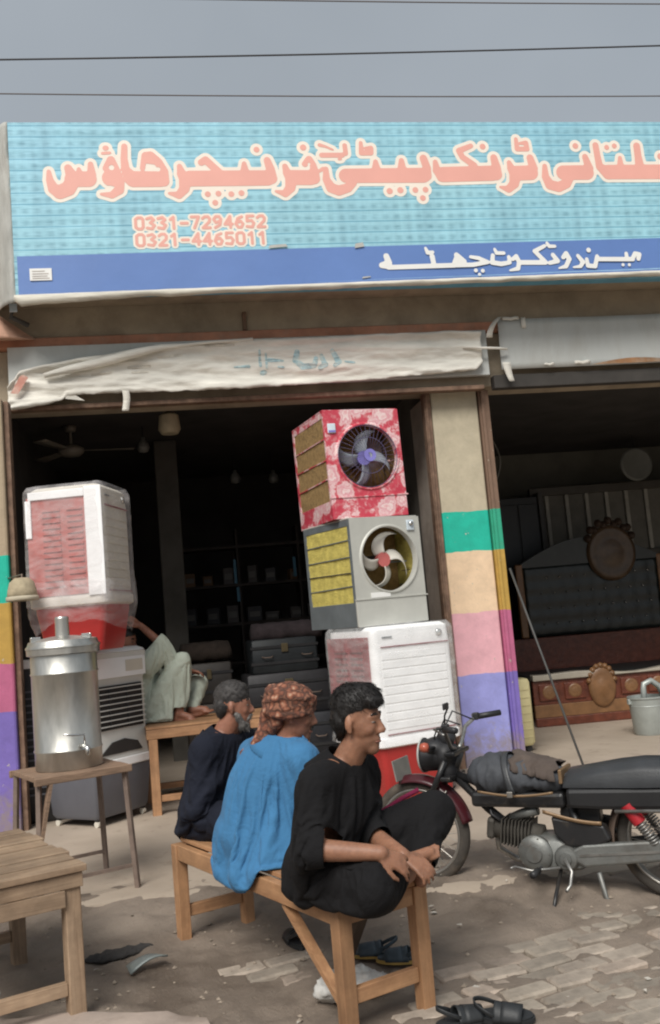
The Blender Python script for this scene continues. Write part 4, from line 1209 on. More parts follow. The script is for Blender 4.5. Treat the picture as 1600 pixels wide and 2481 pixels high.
# ================================================================== steel drum with tap on its stand
mt, nt, b = new_mat('tarnished_steel')
v = mapping(nt, (1, 1, 0.35))
n1 = tex_noise(nt, v, 7, 7, 0.6, 0.3)
r1 = ramp2(nt, 0.3, (0.36, 0.355, 0.325), 0.72, (0.62, 0.61, 0.57)); nt.links.new(n1.outputs['Fac'], r1.inputs['Fac'])
nt.links.new(r1.outputs[0], b.inputs['Base Color']); b.inputs['Metallic'].default_value = 0.85
r2 = ramp2(nt, 0.3, (0.30,)*3, 0.7, (0.46,)*3); nt.links.new(n1.outputs['Fac'], r2.inputs['Fac']); nt.links.new(r2.outputs[0], b.inputs['Roughness'])
n3 = tex_noise(nt, v, 5, 3, 0.5); add_bump(nt, b, n3.outputs['Fac'], 0.12, 0.02)
M_STEEL = mt
DX, DY, TZ = -0.715, 5.92, 0.755
drum = thing('steel_water_drum', 'tall tarnished steel water drum with lid, neck and tap on a small stand', 'drum', (DX, DY, TZ), rad(0))
MB().lathe([(0, 0.0), (0.188, 0.0), (0.193, 0.006), (0.193, 0.10), (0.198, 0.106), (0.198, 0.112), (0.193, 0.118), (0.193, 0.545), (0.198, 0.551), (0.198, 0.557), (0.193, 0.563), (0.193, 0.70), (0.0, 0.70)], 56).build('body', M_STEEL, drum, angle=45)
lid = MB().lathe([(0.196, 0.66), (0.212, 0.665), (0.214, 0.70), (0.218, 0.702), (0.218, 0.712), (0.206, 0.724), (0.20, 0.745), (0.13, 0.76), (0.065, 0.77), (0.0, 0.772)], 56).build('lid', M_STEEL, drum, angle=45)
MB().lathe([(0.042, 0.765), (0.040, 0.86), (0.041, 0.872), (0.041, 0.875), (0.036, 0.885), (0.0, 0.887)], 28).build('neck', M_STEEL, lid, angle=45)
for a in (rad(200), rad(-25)):
    MB().box((-0.03, -0.008, 0.74), (0.03, 0.012, 0.775), Matrix.Rotation(a, 4, 'Z') @ Matrix.Translation((0.16, 0, 0))).build('latch', M_CHROME, lid, bevel=0.004)
tp = MB(); A = rad(-62)
tdir = Vector((math.cos(A), math.sin(A), 0))
tp.tube([tdir*0.19+Vector((0, 0, 0.135)), tdir*0.26+Vector((0, 0, 0.135)), tdir*0.285+Vector((0, 0, 0.125)), tdir*0.29+Vector((0, 0, 0.085))], [0.013, 0.014, 0.015, 0.012], 12)
tp = tp.build('tap', M_CHROME, drum, smooth=True)
side = Vector((-math.sin(A), math.cos(A), 0))
MB().tube([tdir*0.25+Vector((0, 0, 0.15)), tdir*0.25+Vector((0, 0, 0.20))-side*0.0, tdir*0.25+Vector((0, 0, 0.205))-side*0.07, tdir*0.25+Vector((0, 0, 0.215))-side*0.12], [0.006, 0.006, 0.007, 0.005], 8).build('tap_lever', M_CHROME, tp, smooth=True)

# stand
M_OLDWOOD = mat('weathered_wood', (0.23, 0.15, 0.10), 0.85, var=0.3, scale=9, bump=0.5, bscale=30, stretch=(1, 8, 8))
M_IRON = mat('brown_iron', (0.17, 0.125, 0.10), 0.7, var=0.25, scale=10, bump=0.3)
stand = thing('drum_stand', 'small rusty iron stand with worn wooden top under the steel drum', 'stand', (DX, DY, 0.0), rad(24))
hw, hd = 0.27, 0.25
for i, (y0, y1) in enumerate(((-hd, -0.085), (-0.08, 0.08), (0.085, hd))):
    MB().box((-hw, y0, TZ-0.03), (hw, y1, TZ-0.0015*(i % 2)-0.001)).build('plank', M_OLDWOOD, stand, bevel=0.004)
for s in (-1, 1):
    MB().box((-hw-0.012, s*(hd+0.014)-0.012, TZ-0.045), (hw+0.012, s*(hd+0.014)+0.012, TZ-0.004)).build('edge_rail', M_OLDWOOD, stand, bevel=0.004)
for sx in (-1, 1):
    for sy in (-1, 1):
        zf = 0.05 if sy > 0 else 0.03
        MB().bar((sx*(hw-0.02), sy*(hd-0.02), TZ-0.03), (sx*(hw+0.01), sy*(hd+0.015), zf-0.03), 0.028, 0.028).build('leg', M_IRON, stand, bevel=0.003)
for sy in (-1, 1):
    MB().bar((-hw-0.0, sy*(hd+0.0), 0.18), (hw+0.0, sy*(hd+0.0), 0.18), 0.012, 0.02).build('rung', M_IRON, stand)
MB().bar((-hw+0.08, -hd+0.0, TZ-0.04), (-hw+0.015, -hd-0.0, 0.42), 0.05, 0.018).build('brace', M_OLDWOOD, stand)

# ================================================================== wooden furniture
def wood(name, c0, c1, sc=1.0, axis=0):
    mt, nt, b = new_mat(name)
    st = [9*sc, 9*sc, 9*sc]; st[axis] = 0.7*sc
    v = mapping(nt, tuple(st))
    n = tex_noise(nt, v, 3.2, 8, 0.65, 0.8)
    r = ramp2(nt, 0.28, c0, 0.72, c1); nt.links.new(n.outputs['Fac'], r.inputs['Fac'])
    v2 = mapping(nt)
    n2 = tex_noise(nt, v2, 4, 7, 0.7); r2 = ramp2(nt, 0.4, (0.72,)*3, 0.65, (1.08,)*3); nt.links.new(n2.outputs['Fac'], r2.inputs['Fac'])
    c = mixc(nt, 1.0, r.outputs[0], r2.outputs[0], 'MULTIPLY')
    c = per_object(nt, c, 0.22)
    nt.links.new(c, b.inputs['Base Color']); b.inputs['Roughness'].default_value = 0.62
    add_bump(nt, b, n.outputs['Fac'], 0.35, 0.004)
    return mt
W_WARM = [wood('warm_wood_%d' % a, (0.29, 0.145, 0.07), (0.49, 0.275, 0.14), 1.0, a) for a in range(3)]
W_PALE = [wood('pale_wood_%d' % a, (0.215, 0.14, 0.085), (0.42, 0.30, 0.20), 1.0, a) for a in range(3)]
BZ = 0.455
bench_c = Vector((0.362, 4.325, 0)); bench_a = math.atan2(4.987-3.664, 0.071-0.65)   # long axis direction
bench = thing('long_bench', 'long light-wood bench with three men sitting on it', 'bench', bench_c, bench_a)
HL, HW = 0.735, 0.175
# local x = along the bench towards the shop, local y = across (towards the left of the picture)
for sx in (-1, 1):
    for sy in (-1, 1):
        MB().box((sx*HL-0.028, sy*HW-0.028, -0.01), (sx*HL+0.028, sy*HW+0.028, BZ-0.003), taper=(1.08, 1.08)).build('leg', W_WARM[2], bench, bevel=0.004)
for sy in (-1, 1):
    MB().box((-HL+0.03, sy*HW-0.018, BZ-0.075), (HL-0.03, sy*HW+0.022, BZ-0.001)).build('side_rail', W_WARM[0], bench, bevel=0.004)
for sx in (-1, 1):
    MB().box((sx*HL-0.020, -HW+0.03, BZ-0.072), (sx*HL+0.022, HW-0.03, BZ-0.004)).build('end_rail', W_WARM[1], bench, bevel=0.004)
    MB().box((sx*HL-0.015, -HW+0.03, 0.10), (sx*HL+0.018, HW-0.03, 0.155)).build('stretcher', W_WARM[1], bench, bevel=0.004)
for i, yc in enumerate((-0.116, -0.039, 0.039, 0.116)):
    MB().box((-HL-0.03, yc-0.036, BZ), (HL+0.03, yc+0.036, BZ+0.018+0.002*(i % 2))).build('seat_plank', W_WARM[0], bench, bevel=0.003)
MB().bar((-HL+0.05, HW-0.01, 0.10), (-HL+0.42, HW-0.01, BZ-0.08), 0.022, 0.04, (0, 1, 0)).build('brace', W_WARM[0], bench)
MB().bar((-HL+0.55, -HW+0.01, 0.02), (-HL+0.30, -HW+0.01, BZ-0.08), 0.03, 0.05, (0, 1, 0)).build('brace', mat('dark_brace', (0.09, 0.06, 0.04), 0.8), bench)

# plank table at the left edge
tt = thing('plank_table', 'weathered plank-topped wooden table at the left edge of the street', 'table', (-0.489, 4.093, 0), bench_a)
TH = 0.60
LW = 0.62     # across, to the left (local +y)
LLn = 0.95    # along, away
for i in range(8):
    x0 = -0.03+i*(LLn+0.06)/8
    MB().box((x0+0.004, -0.035+0.01*math.sin(i*2), TH-0.028), (x0+(LLn+0.06)/8-0.004, LW+0.03+0.012*math.cos(i*3), TH+0.004*((i*7) % 3)-0.002)).build('plank', W_PALE[1], tt, bevel=0.003)
for x in (0.03, LLn-0.03):
    for y in (0.02, LW-0.04):
        MB().box((x-0.033, y-0.033, -0.02), (x+0.033, y+0.033, TH-0.03)).build('leg', W_PALE[2], tt, bevel=0.005)
for x in (0.03, LLn-0.03):
    MB().box((x-0.05, 0.055, TH-0.155), (x-0.034, LW-0.075, TH-0.09)).build('apron', W_PALE[1], tt, bevel=0.003)
    MB().box((x-0.045, -0.02, TH-0.088), (x-0.02, LW, TH-0.031)).build('apron', W_PALE[1], tt, bevel=0.003)
    MB().box((x-0.02, 0.055, 0.10), (x+0.015, LW-0.075, 0.15)).build('stretcher', W_PALE[1], tt, bevel=0.003)
for y in (0.0, LW-0.02):
    MB().box((0.065, y-0.02, TH-0.12), (LLn-0.065, y+0.015, TH-0.031)).build('side_rail', W_PALE[0], tt, bevel=0.003)
MB().bar((0.10, LW*0.5, 0.12), (0.75, LW*0.5, TH-0.06), 0.10, 0.02, (0, 1, 0)).build('diagonal_board', mat('grey_board', (0.28, 0.27, 0.24), 0.8, var=0.2), tt)

# table-height bench behind, for the reclining man
bb = thing('wooden_day_bench', 'tall orange-brown wooden bench at the shop mouth with a man reclining on it', 'bench', (-0.30, 7.95, SLAB), rad(6))
BH = 0.675
for x in (0.0, 1.25):
    for y in (0.0, 0.62):
        MB().box((x-0.035, y-0.035, -0.01), (x+0.035, y+0.035, BH-0.08)).build('leg', W_WARM[2], bb, bevel=0.005)
for y in (0.0, 0.62):
    MB().box((-0.05, y-0.035, BH-0.078), (1.30, y+0.035, BH-0.003)).build('side_rail', W_WARM[0], bb, bevel=0.005)
for x in (0.0, 1.25):
    MB().box((x-0.03, 0.038, BH-0.076), (x+0.03, 0.582, BH-0.006)).build('end_rail', W_WARM[1], bb, bevel=0.005)
for i in range(6):
    MB().box((-0.05, -0.035+i*0.116, BH), (1.30, -0.035+i*0.116+0.108, BH+0.018)).build('seat_plank', W_WARM[0], bb, bevel=0.003)
for y in (0.0, 0.62):
    MB().box((0.038, y-0.02, 0.10), (1.212, y+0.02, 0.15)).build('stretcher', W_WARM[0], bb, bevel=0.004)
# ================================================================== inside the left shop
M_SHADE = mat('lamp_shade_glass', (0.50, 0.43, 0.30), 0.5, var=0.15, scale=12, bump=0.1)
t = thing('hanging_lamp', 'cream glass lamp shade hanging just inside the left shop', 'lamp', (0.0, 9.3, 3.52))
MB().lathe([(0.0, 0.11), (0.05, 0.11), (0.095, 0.08), (0.11, -0.06), (0.085, -0.10), (0.0, -0.11)], 24).build('shade', M_SHADE, t, angle=50)
MB().tube([(0, 0, 0.11), (0, 0, 0.185)], 0.02, 10).build('stem', M_BLACK, t, smooth=True)
M_FANGREY = mat('fan_dull_cream', (0.20, 0.18, 0.15), 0.5, bump=0)
t = thing('ceiling_fan', 'dusty ceiling fan in the dark of the left shop', 'fan', (-1.02, 10.0, 3.44))
MB().tube([(0, 0, 0.05), (0, 0, 0.265)], 0.015, 8).build('rod', M_FANGREY, t, smooth=True)
MB().lathe([(0, -0.06), (0.09, -0.055), (0.13, -0.02), (0.13, 0.02), (0.08, 0.05), (0, 0.055)], 28).build('motor', M_FANGREY, t, smooth=True)
MB().lathe([(0.0, 0.20), (0.05, 0.20), (0.07, 0.255), (0.0, 0.262)], 20).build('canopy', M_FANGREY, t, smooth=True)
for k in range(3):
    a = rad(8+120*k)
    g = MB(); g.grid(6, 2, lambda u, w: (math.cos(a)*(0.12+u*0.52)-math.sin(a)*(w-.5)*(0.09+0.06*u), math.sin(a)*(0.12+u*0.52)+math.cos(a)*(w-.5)*(0.09+0.06*u), 0.012*(w-.5)))
    g.build('blade', M_FANGREY, t, smooth=True, solid=0.004)
for i, (x, y, z, lab) in enumerate(((-0.29, 10.2, 3.50, 'small dim bulb holder left of the cream lamp'), (0.75, 11.5, 3.30, 'faint glass pendant deep in the left shop, left of two'), (1.25, 11.8, 3.32, 'faint glass pendant deep in the left shop, right of two'))):
    t = thing('pendant_bulb', lab, 'lamp', (x, y, z), group='dim pendants in the left shop')
    MB().lathe([(0, -0.09), (0.05, -0.075), (0.068, -0.03), (0.05, 0.02), (0.025, 0.05), (0.022, 0.08), (0, 0.085)], 18).build('bulb', mat('dim_glass', (0.16, 0.16, 0.15), 0.3, bump=0), t, smooth=True)
    MB().tube([(0, 0, 0.08), (0, 0, 3.70-z)], 0.006, 6).build('flex', M_BLACK, t)
# shelving with goods
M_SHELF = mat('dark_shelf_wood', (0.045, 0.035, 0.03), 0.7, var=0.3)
M_BLUEEDGE = mat('blue_edge', (0.06, 0.21, 0.33), 0.5, bump=0)
shelf = thing('display_shelves', 'dark wooden shelving with blue edge strips at the back of the left shop', 'shelf', (0.30, 12.4, SLAB))
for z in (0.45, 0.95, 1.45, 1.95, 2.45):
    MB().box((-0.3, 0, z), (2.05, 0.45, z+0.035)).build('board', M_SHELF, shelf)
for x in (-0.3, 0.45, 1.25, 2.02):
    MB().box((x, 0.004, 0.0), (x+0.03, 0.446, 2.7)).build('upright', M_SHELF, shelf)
for x, z0, z1 in ((0.40, 1.99, 2.30), (0.42, 1.75, 1.94), (1.18, 2.02, 2.28)):
    MB().box((x, -0.02, z0), (x+0.035, -0.002, z1)).build('edge_strip', M_BLUEEDGE, shelf)
rs = random.Random(11)
names = ['small dark box', 'short dim jar', 'grey folded parcel', 'little brown carton', 'dull tin']
for zi, z in enumerate((1.485, 1.985)):
    for k in range(7):
        x = 0.12+k*0.27+rs.uniform(-.03, .03)
        cc = rs.choice([(0.10, 0.09, 0.085), (0.12, 0.115, 0.11), (0.16, 0.09, 0.045), (0.06, 0.06, 0.065)])
        w, h = rs.uniform(.05, .10), rs.uniform(.10, .24)
        pos = ['first', 'second', 'third', 'fourth', 'fifth', 'sixth', 'seventh'][k]
        t = thing('shelf_box', '%s from the left on the %s shelf in the dark shop' % (pos+' dim packet', 'lower' if zi == 0 else 'upper'), 'packet', (x, 12.55, SLAB+z), rs.uniform(-.3, .3), 'goods on the dark shelves')
        rb = MB(); rbox(rb, -w, w, -0.06, 0.06, [(0.0, 0.004), (0.01, 0.0), (h-0.01, 0.0), (h, 0.004)], 0.012, 2)
        rb.build('body', mat('packet_%d_%d' % (zi, k), cc, 0.6), t)
        MB().box((-w*0.7, -0.0635, h*0.3), (w*0.7, -0.061, h*0.65)).build('label_patch', mat('packet_label', (0.17, 0.16, 0.15), 0.6), t)
# stacked chests and trunks in the gloom
rs = random.Random(21)
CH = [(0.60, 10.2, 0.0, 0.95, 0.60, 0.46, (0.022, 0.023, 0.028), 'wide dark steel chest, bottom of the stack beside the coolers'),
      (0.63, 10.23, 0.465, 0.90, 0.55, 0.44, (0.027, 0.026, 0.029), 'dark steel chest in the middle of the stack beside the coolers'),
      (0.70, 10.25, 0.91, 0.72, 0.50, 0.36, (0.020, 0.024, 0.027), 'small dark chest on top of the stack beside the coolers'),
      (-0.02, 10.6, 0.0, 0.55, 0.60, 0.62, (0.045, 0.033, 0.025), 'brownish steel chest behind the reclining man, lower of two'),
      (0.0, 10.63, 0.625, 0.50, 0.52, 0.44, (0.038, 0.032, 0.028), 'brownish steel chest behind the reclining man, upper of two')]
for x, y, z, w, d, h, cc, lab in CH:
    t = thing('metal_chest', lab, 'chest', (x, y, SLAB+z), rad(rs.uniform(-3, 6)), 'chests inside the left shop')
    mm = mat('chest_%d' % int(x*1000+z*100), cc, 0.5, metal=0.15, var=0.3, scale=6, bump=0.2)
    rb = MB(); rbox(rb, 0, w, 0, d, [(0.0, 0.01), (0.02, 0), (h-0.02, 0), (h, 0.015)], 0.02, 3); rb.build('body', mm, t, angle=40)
    for zz in (h*0.25, h*0.72):
        MB().box((-0.008, -0.010, zz), (w+0.008, -0.0008, zz+0.03)).build('strap', M_BLACK, t)
    MB().box((w*0.45, -0.022, h*0.60), (w*0.55, -0.0105, h*0.85)).build('hasp', mat('dull_brass', (0.14, 0.11, 0.06), 0.5, metal=0.5), t, bevel=0.003)
    for sx in (0.15, 0.75):
        MB().tube([(w*sx, -0.012, h*0.5), (w*sx+0.02, -0.04, h*0.47), (w*sx+0.10, -0.04, h*0.47), (w*sx+0.12, -0.012, h*0.5)], 0.006, 6).build('handle', M_IRON, t, smooth=True)
# rolled bedding and a folded cot leaning among the chests
M_ROLL = mat('bedding_dark', (0.06, 0.045, 0.05), 0.95, var=0.4, scale=14, bump=0.5)
for x, y, z, L, r, lab, cc in ((0.72, 10.35, 1.40, 0.75, 0.10, 'rolled dark bedding lying on the chest stack', (0.04, 0.03, 0.033)), (-0.05, 10.75, 1.24, 0.55, 0.11, 'rolled striped quilt on the brown chests', (0.045, 0.033, 0.026))):
    g = MB(); g.tube([(x+L*k/12, y+0.01*math.sin(k), z+0.006*math.cos(k*2)) for k in range(13)], [r*(0.92 if k in (0, 12) else 1+0.04*math.sin(k*1.7)) for k in range(13)], 18)
    tag(g.build('bedding_roll', mat('roll_%d' % int(x*100), cc, 0.95, var=0.4, scale=10, bump=0.6), smooth=True), lab, 'bedding', 'bedding rolls in the left shop')
# ================================================================== right shop: carved bed set
M_ROSEWOOD = mat('carved_rosewood', (0.13, 0.035, 0.018), 0.4, var=0.35, scale=12, bump=0.6, bscale=25, bdist=0.01)
M_OAKTRIM = mat('bed_brown_trim', (0.21, 0.105, 0.045), 0.4, var=0.25, scale=8, bump=0.3)
M_TUFT = mat('bed_dark_leather', (0.018, 0.022, 0.020), 0.35, var=0.3, scale=6, bump=0.3, bscale=15)
M_IVORY = mat('bed_ivory', (0.42, 0.38, 0.31), 0.4, var=0.1)
bed = thing('carved_bed', 'carved rosewood bed with dark tufted headboard and crown crest in the right shop', 'bed', (3.90, 10.55, SLAB), rad(-6))
# footboard in front, panels, ivory rail; headboard 1.5 m behind
BW = 2.6
MB().box((0, 0, 0.0), (BW, 0.08, 0.10)).build('plinth', M_ROSEWOOD, bed, bevel=0.01)
MB().box((0, 0.005, 0.101), (BW, 0.075, 0.245)).build('lower_panel', M_OAKTRIM, bed, bevel=0.006)
MB().box((0, 0.01, 0.246), (BW, 0.07, 0.52)).build('footboard', M_ROSEWOOD, bed, bevel=0.006)
for x in (0.06, 0.36, 1.02, 1.34, 1.72, 2.02, 2.30):
    q = MB().box((x, -0.012, 0.29), (x+0.24, 0.009, 0.48)).build('carved_panel', M_ROSEWOOD, bed, bevel=0.012)
    MB().lathe([(0.0, 0.012), (0.03, 0.018), (0.05, 0.006), (0.065, 0.012), (0.08, 0.0)], 12, Matrix.Translation((x+0.12, -0.0125, 0.385)) @ Matrix.Rotation(math.pi/2, 4, 'X')).build('rosette', M_OAKTRIM, q, smooth=True)
g = MB()
prof = [(BW*u, 0.56+0.05*abs(2*u-1)**2-0.02*math.cos(u*14)) for u in [i/40 for i in range(41)]]
g.prism(prof+[(BW, 0.521), (0, 0.521)], -0.03, 0.11); g.build('top_rail', M_IVORY, bed, bevel=0.01)
# central carved crest of the footboard
q = MB(); q.lathe([(0.0, 0.05), (0.06, 0.045), (0.10, 0.02), (0.135, 0.035), (0.16, 0.0)], 20, Matrix.Translation((0.80, -0.012, 0.40)) @ Matrix.Scale(1.45, 4, (0, 0, 1)) @ Matrix.Rotation(math.pi/2, 4, 'X'))
q = q.build('crest', M_OAKTRIM, bed, smooth=True)
for k in range(9):
    a = rad(20*k+10)
    MB().lathe([(0, 0.03), (0.02, 0.025), (0.035, 0.0)], 8, Matrix.Translation((0.80+0.15*math.cos(a), -0.02, 0.44+0.20*math.sin(a))) @ Matrix.Rotation(math.pi/2, 4, 'X')).build('scroll', M_OAKTRIM, q, smooth=True)
MB().box((0.05, 0.111, 0.22), (BW-0.05, 1.45, 0.54)).build('mattress', mat('bed_black_cover', (0.02, 0.022, 0.022), 0.5), bed, bevel=0.05)
# headboard
HZ = 1.92
MB().box((0.10, 1.50, 0.0), (BW-0.1, 1.58, 0.95)).build('headboard_base', M_ROSEWOOD, bed, bevel=0.01)
hp = MB(); hp.grid(40, 20, lambda u, w: (0.40+u*(BW-0.8), 1.485-0.02*abs(math.sin(u*30)*math.sin(w*16)), 0.96+w*0.92)); hp = hp.build('tufted_panel', M_TUFT, bed, smooth=True, solid=0.02)
for j in range(4):
    for k in range(9):
        MB().lathe([(0, 0.010), (0.010, 0.007), (0.014, 0)], 8, Matrix.Translation((0.62+k*0.17+(0.085 if j % 2 else 0), 1.455, 1.12+j*0.20)) @ Matrix.Rotation(math.pi/2, 4, 'X')).build('button', M_CHROME, hp, smooth=True)
for x in (0.30, BW-0.40):
    MB().box((x, 1.44, 0.96), (x+0.095, 1.53, 1.92)).build('post', M_OAKTRIM, bed, bevel=0.015)
g = MB()
arch = [(0.30+(BW-0.6)*u, 1.88+0.34*math.sin(math.pi*u)) for u in [i/30 for i in range(31)]]
g.prism(arch+[(BW-0.3, 1.87), (0.3, 1.87)], 1.45, 1.56); g.build('arch_rail', mat('bed_dark_arch', (0.035, 0.038, 0.035), 0.4), bed)
q = MB(); q.lathe([(0.0, 0.06), (0.14, 0.05), (0.22, 0.02), (0.27, 0.05), (0.31, 0.03), (0.33, 0.0)], 32, Matrix.Translation((1.60, 1.44, 1.98)) @ Matrix.Scale(1.12, 4, (0, 0, 1)) @ Matrix.Rotation(math.pi/2, 4, 'X'))
q = q.build('medallion', mat('medallion_bronze', (0.09, 0.055, 0.03), 0.35, var=0.3, scale=9, bump=0.4, bscale=20), bed, smooth=True)
for k in range(11):
    a = rad(30+12*k)
    MB().lathe([(0, 0.06), (0.035, 0.045), (0.055, 0.0)], 8, Matrix.Translation((1.60+0.34*math.cos(a), 1.43, 2.02+0.34*math.sin(a)+0.05*(k % 2))) @ Matrix.Rotation(math.pi/2, 4, 'X')).build('carved_leaf', mat('leaf_dark', (0.05, 0.03, 0.02), 0.5), q, smooth=True)
# second headboard with pale slats behind, and round mirror disc
hb = thing('slatted_headboard', 'headboard with pale vertical slats leaning at the back of the right shop', 'headboard', (5.25, 12.95, SLAB), rad(-3))
M_PALESLAT = mat('pale_slat', (0.40, 0.38, 0.33), 0.5)
for z, h in ((1.95, 0.10), (2.92, 0.12)):
    MB().box((-0.2, 0, z), (2.4, 0.06, z+h)).build('rail', mat('slat_frame', (0.085, 0.075, 0.06), 0.5), hb, bevel=0.01)
MB().box((-0.2, 0.062, 1.96), (2.4, 0.09, 3.02)).build('panel', mat('slat_back', (0.17, 0.16, 0.135), 0.6), hb)
MB().box((-0.2, 0.02, 0.0), (2.4, 0.08, 1.95)).build('panel', mat('slat_frame2', (0.05, 0.045, 0.04), 0.6), hb)
for k in range(7):
    MB().box((0.02+k*0.30, 0.008, 2.051), (0.075+k*0.30, 0.052, 2.919)).build('slat', M_PALESLAT, hb, bevel=0.006)
dm = thing('round_mirror', 'round grey mirror disc hung above the slatted headboard', 'mirror', (6.45, 12.40, 3.27), 0)
MB().lathe([(0, 0.02), (0.20, 0.02), (0.225, 0.028), (0.24, 0.0)], 40, Matrix.Rotation(math.pi/2, 4, 'X')).build('glass', mat('dusty_disc', (0.17, 0.175, 0.16), 0.4, var=0.1), dm, smooth=True)
MB().tube([(0, 0.01, 0.23), (0, 0.05, 0.43)], 0.008, 6).build('hanger', M_BLACK, dm)
# dark wardrobe and cable on the dividing wall
wd = thing('dark_wardrobe', 'dark wardrobe standing against the left wall of the right shop', 'wardrobe', (4.45, 12.75, SLAB), 0)
MB().box((0, 0, 0), (0.62, 0.6, 2.9)).build('body', mat('wardrobe_black', (0.016, 0.016, 0.017), 0.4), wd, bevel=0.01)
MB().box((0.63, -0.02, 0), (0.70, 0.6, 2.95)).build('side_post', mat('wardrobe_post', (0.07, 0.065, 0.06), 0.5), wd, bevel=0.01)
MB().box((0.02, -0.02, 0.1), (0.30, -0.002, 2.8)).build('door', mat('wardrobe_black', (0.016, 0.016, 0.017), 0.4), wd, bevel=0.01)
MB().box((0.32, -0.02, 0.1), (0.60, -0.002, 2.8)).build('door', mat('wardrobe_black', (0.016, 0.016, 0.017), 0.4), wd, bevel=0.01)
g = MB(); g.tube([(3.9+0.13*math.sin(0.35*k), 11.2, 3.6-0.075*k) for k in range(9)], 0.012, 6)
tag(g.build('loose_cable', mat('pale_cable', (0.20, 0.19, 0.17), 0.5), smooth=True), 'pale loose cable hanging from the ceiling of the right shop', 'cable')

# leaning iron rod beside the pillar
tag(MB().tube([(2.97, 8.30, 1.80), (3.02, 8.0, 1.20), (3.115, 7.40, 0.04)], 0.010, 8).build('iron_rod', mat('rod_grey', (0.065, 0.065, 0.062), 0.6), smooth=True), 'thin dark rod leaning from the floor against the banded pillar', 'rod')

# beige cap hung on the left pillar
t = thing('round_hat', 'beige round cloth cap hanging on the left pillar', 'cap', (-1.115, 7.06, 1.815))
mm = mat('cap_beige', (0.36, 0.30, 0.20), 0.9, var=0.25, scale=18, bump=0.5, bscale=50)
MB().lathe([(0.0, 0.155), (0.05, 0.15), (0.085, 0.12), (0.10, 0.06), (0.108, 0.0), (0.100, 0.0), (0.09, 0.06), (0.0, 0.14)], 28).build('crown', mm, t, smooth=True)
MB().lathe([(0.1085, -0.012), (0.114, -0.010), (0.113, 0.018), (0.108, 0.02)], 28, closed=True).build('band', mat('cap_trim', (0.45, 0.40, 0.30), 0.9), t, smooth=True)
MB().tube([(0, 0, 0.15), (-0.05, 0.35, 0.20), (-0.235, 0.83, 0.21)], 0.006, 6).build('hook', M_IRON, t, smooth=True)

# ================================================================== small litter on the ground
M_PBAG = wrap_mat('white_bag', 0.75, (0.62, 0.61, 0.58))
me = blob_mesh('plastic_bag', [('e', (0, 0, 0.045), (0.14, 0.09, 0.055)), ('e', (-0.07, 0.02, 0.04), (0.07, 0.06, 0.05)), ('e', (0.09, -0.02, 0.03), (0.09, 0.06, 0.035))], 0.012, 2)
displace(me, lambda p, n: 0.016*fbm(p[0]*1.0, p[1], p[2], 22, 4))
o = link('plastic_bag', me, mat('white_bag_film', (0.58, 0.57, 0.54), 0.35, var=0.2, scale=15, bump=0.6, bscale=30, dirt=(0.3, 0.25, 0.2), dscale=8, damt=0.4), smooth=True)
o.location = (0.56, 3.93, 0.0); o.rotation_euler = (0, 0, 0.3)
tag(o, 'crumpled white plastic bag lying under the long bench', 'bag')

def sandal(name, lab, loc, rz, sole, strap, grp, roll=0.0):
    t = thing(name, lab, 'sandal', loc, rz, grp)
    t.rotation_euler = (roll, 0, rz)
    t.scale = (0.88, 0.88, 0.88)
    def outline(s=1.0):
        pts = []
        for k in range(28):
            a = 2*math.pi*k/28
            x = 0.13*math.cos(a)
            w = 0.046*(1+0.22*math.cos(a)-0.10*math.cos(2*a))
            pts.append((x*s, w*math.sin(a)*s))
        return pts
    g = MB(); ot = outline(); n = len(ot)
    g.v = [(x, y, 0.0) for x, y in ot]+[(x, y, 0.016) for x, y in ot]
    g.f = [tuple(range(n)), tuple(range(n, 2*n))]+[(k, (k+1) % n, n+(k+1) % n, n+k) for k in range(n)]
    g.build('sole', sole, t, angle=40)
    g = MB(); ot = outline(0.95)
    g.v = [(x, y, 0.0165) for x, y in ot]+[(x, y, 0.024) for x, y in ot]; g.f = list(g.f)+[tuple(range(n, 2*n))]+[(k, (k+1) % n, n+(k+1) % n, n+k) for k in range(n)]
    g.build('insole', strap, t, angle=40)
    for x0, x1, h in ((0.0, 0.085, 0.055), (-0.03, 0.02, 0.06)):
        g = MB(); g.grid(4, 10, lambda u, w: (x0+(x1-x0)*u-0.02*abs(w-.5), 0.05*math.cos(math.pi*w), 0.012+h*math.sin(math.pi*w)*(1-.25*u)))
        g.build('strap', strap, t, smooth=True, solid=0.006)
    g = MB(); g.grid(3, 10, lambda u, w: (-0.03-0.085*math.sin(math.pi*w), 0.046*math.cos(math.pi*w), 0.03+0.04*math.sin(math.pi*w)+0.018*u))
    g.build('heel_strap', strap, t, smooth=True, solid=0.005)
M_YSOLE = mat('yellow_sole', (0.55, 0.36, 0.10), 0.7, bump=0.1)
M_NAVYSTRAP = mat('slate_strap', (0.055, 0.075, 0.09), 0.6, var=0.3, scale=20, bump=0.4)
M_BLKSTRAP = mat('black_strap', (0.02, 0.022, 0.024), 0.55, bump=0.3)
sandal('sandal', 'slate blue sandal with yellow sole under the bench, nearer the camera', (0.835, 4.20, 0.006), rad(160), M_YSOLE, M_NAVYSTRAP, 'pair of slate sandals')
sandal('sandal', 'slate blue sandal with yellow sole under the bench, farther one, half hidden', (0.74, 4.31, 0.008), rad(165), M_YSOLE, M_NAVYSTRAP, 'pair of slate sandals')
sandal('sandal', 'black sandal at the bottom edge, left of the pair lying on the mud', (0.905, 3.52, 0.006), rad(10), M_BLKSTRAP, M_BLKSTRAP, 'pair of black sandals')
sandal('sandal', 'black sandal at the bottom edge, right of the pair lying on the mud', (1.045, 3.485, 0.012), rad(-25), M_BLKSTRAP, M_BLKSTRAP, 'pair of black sandals', 0.2)
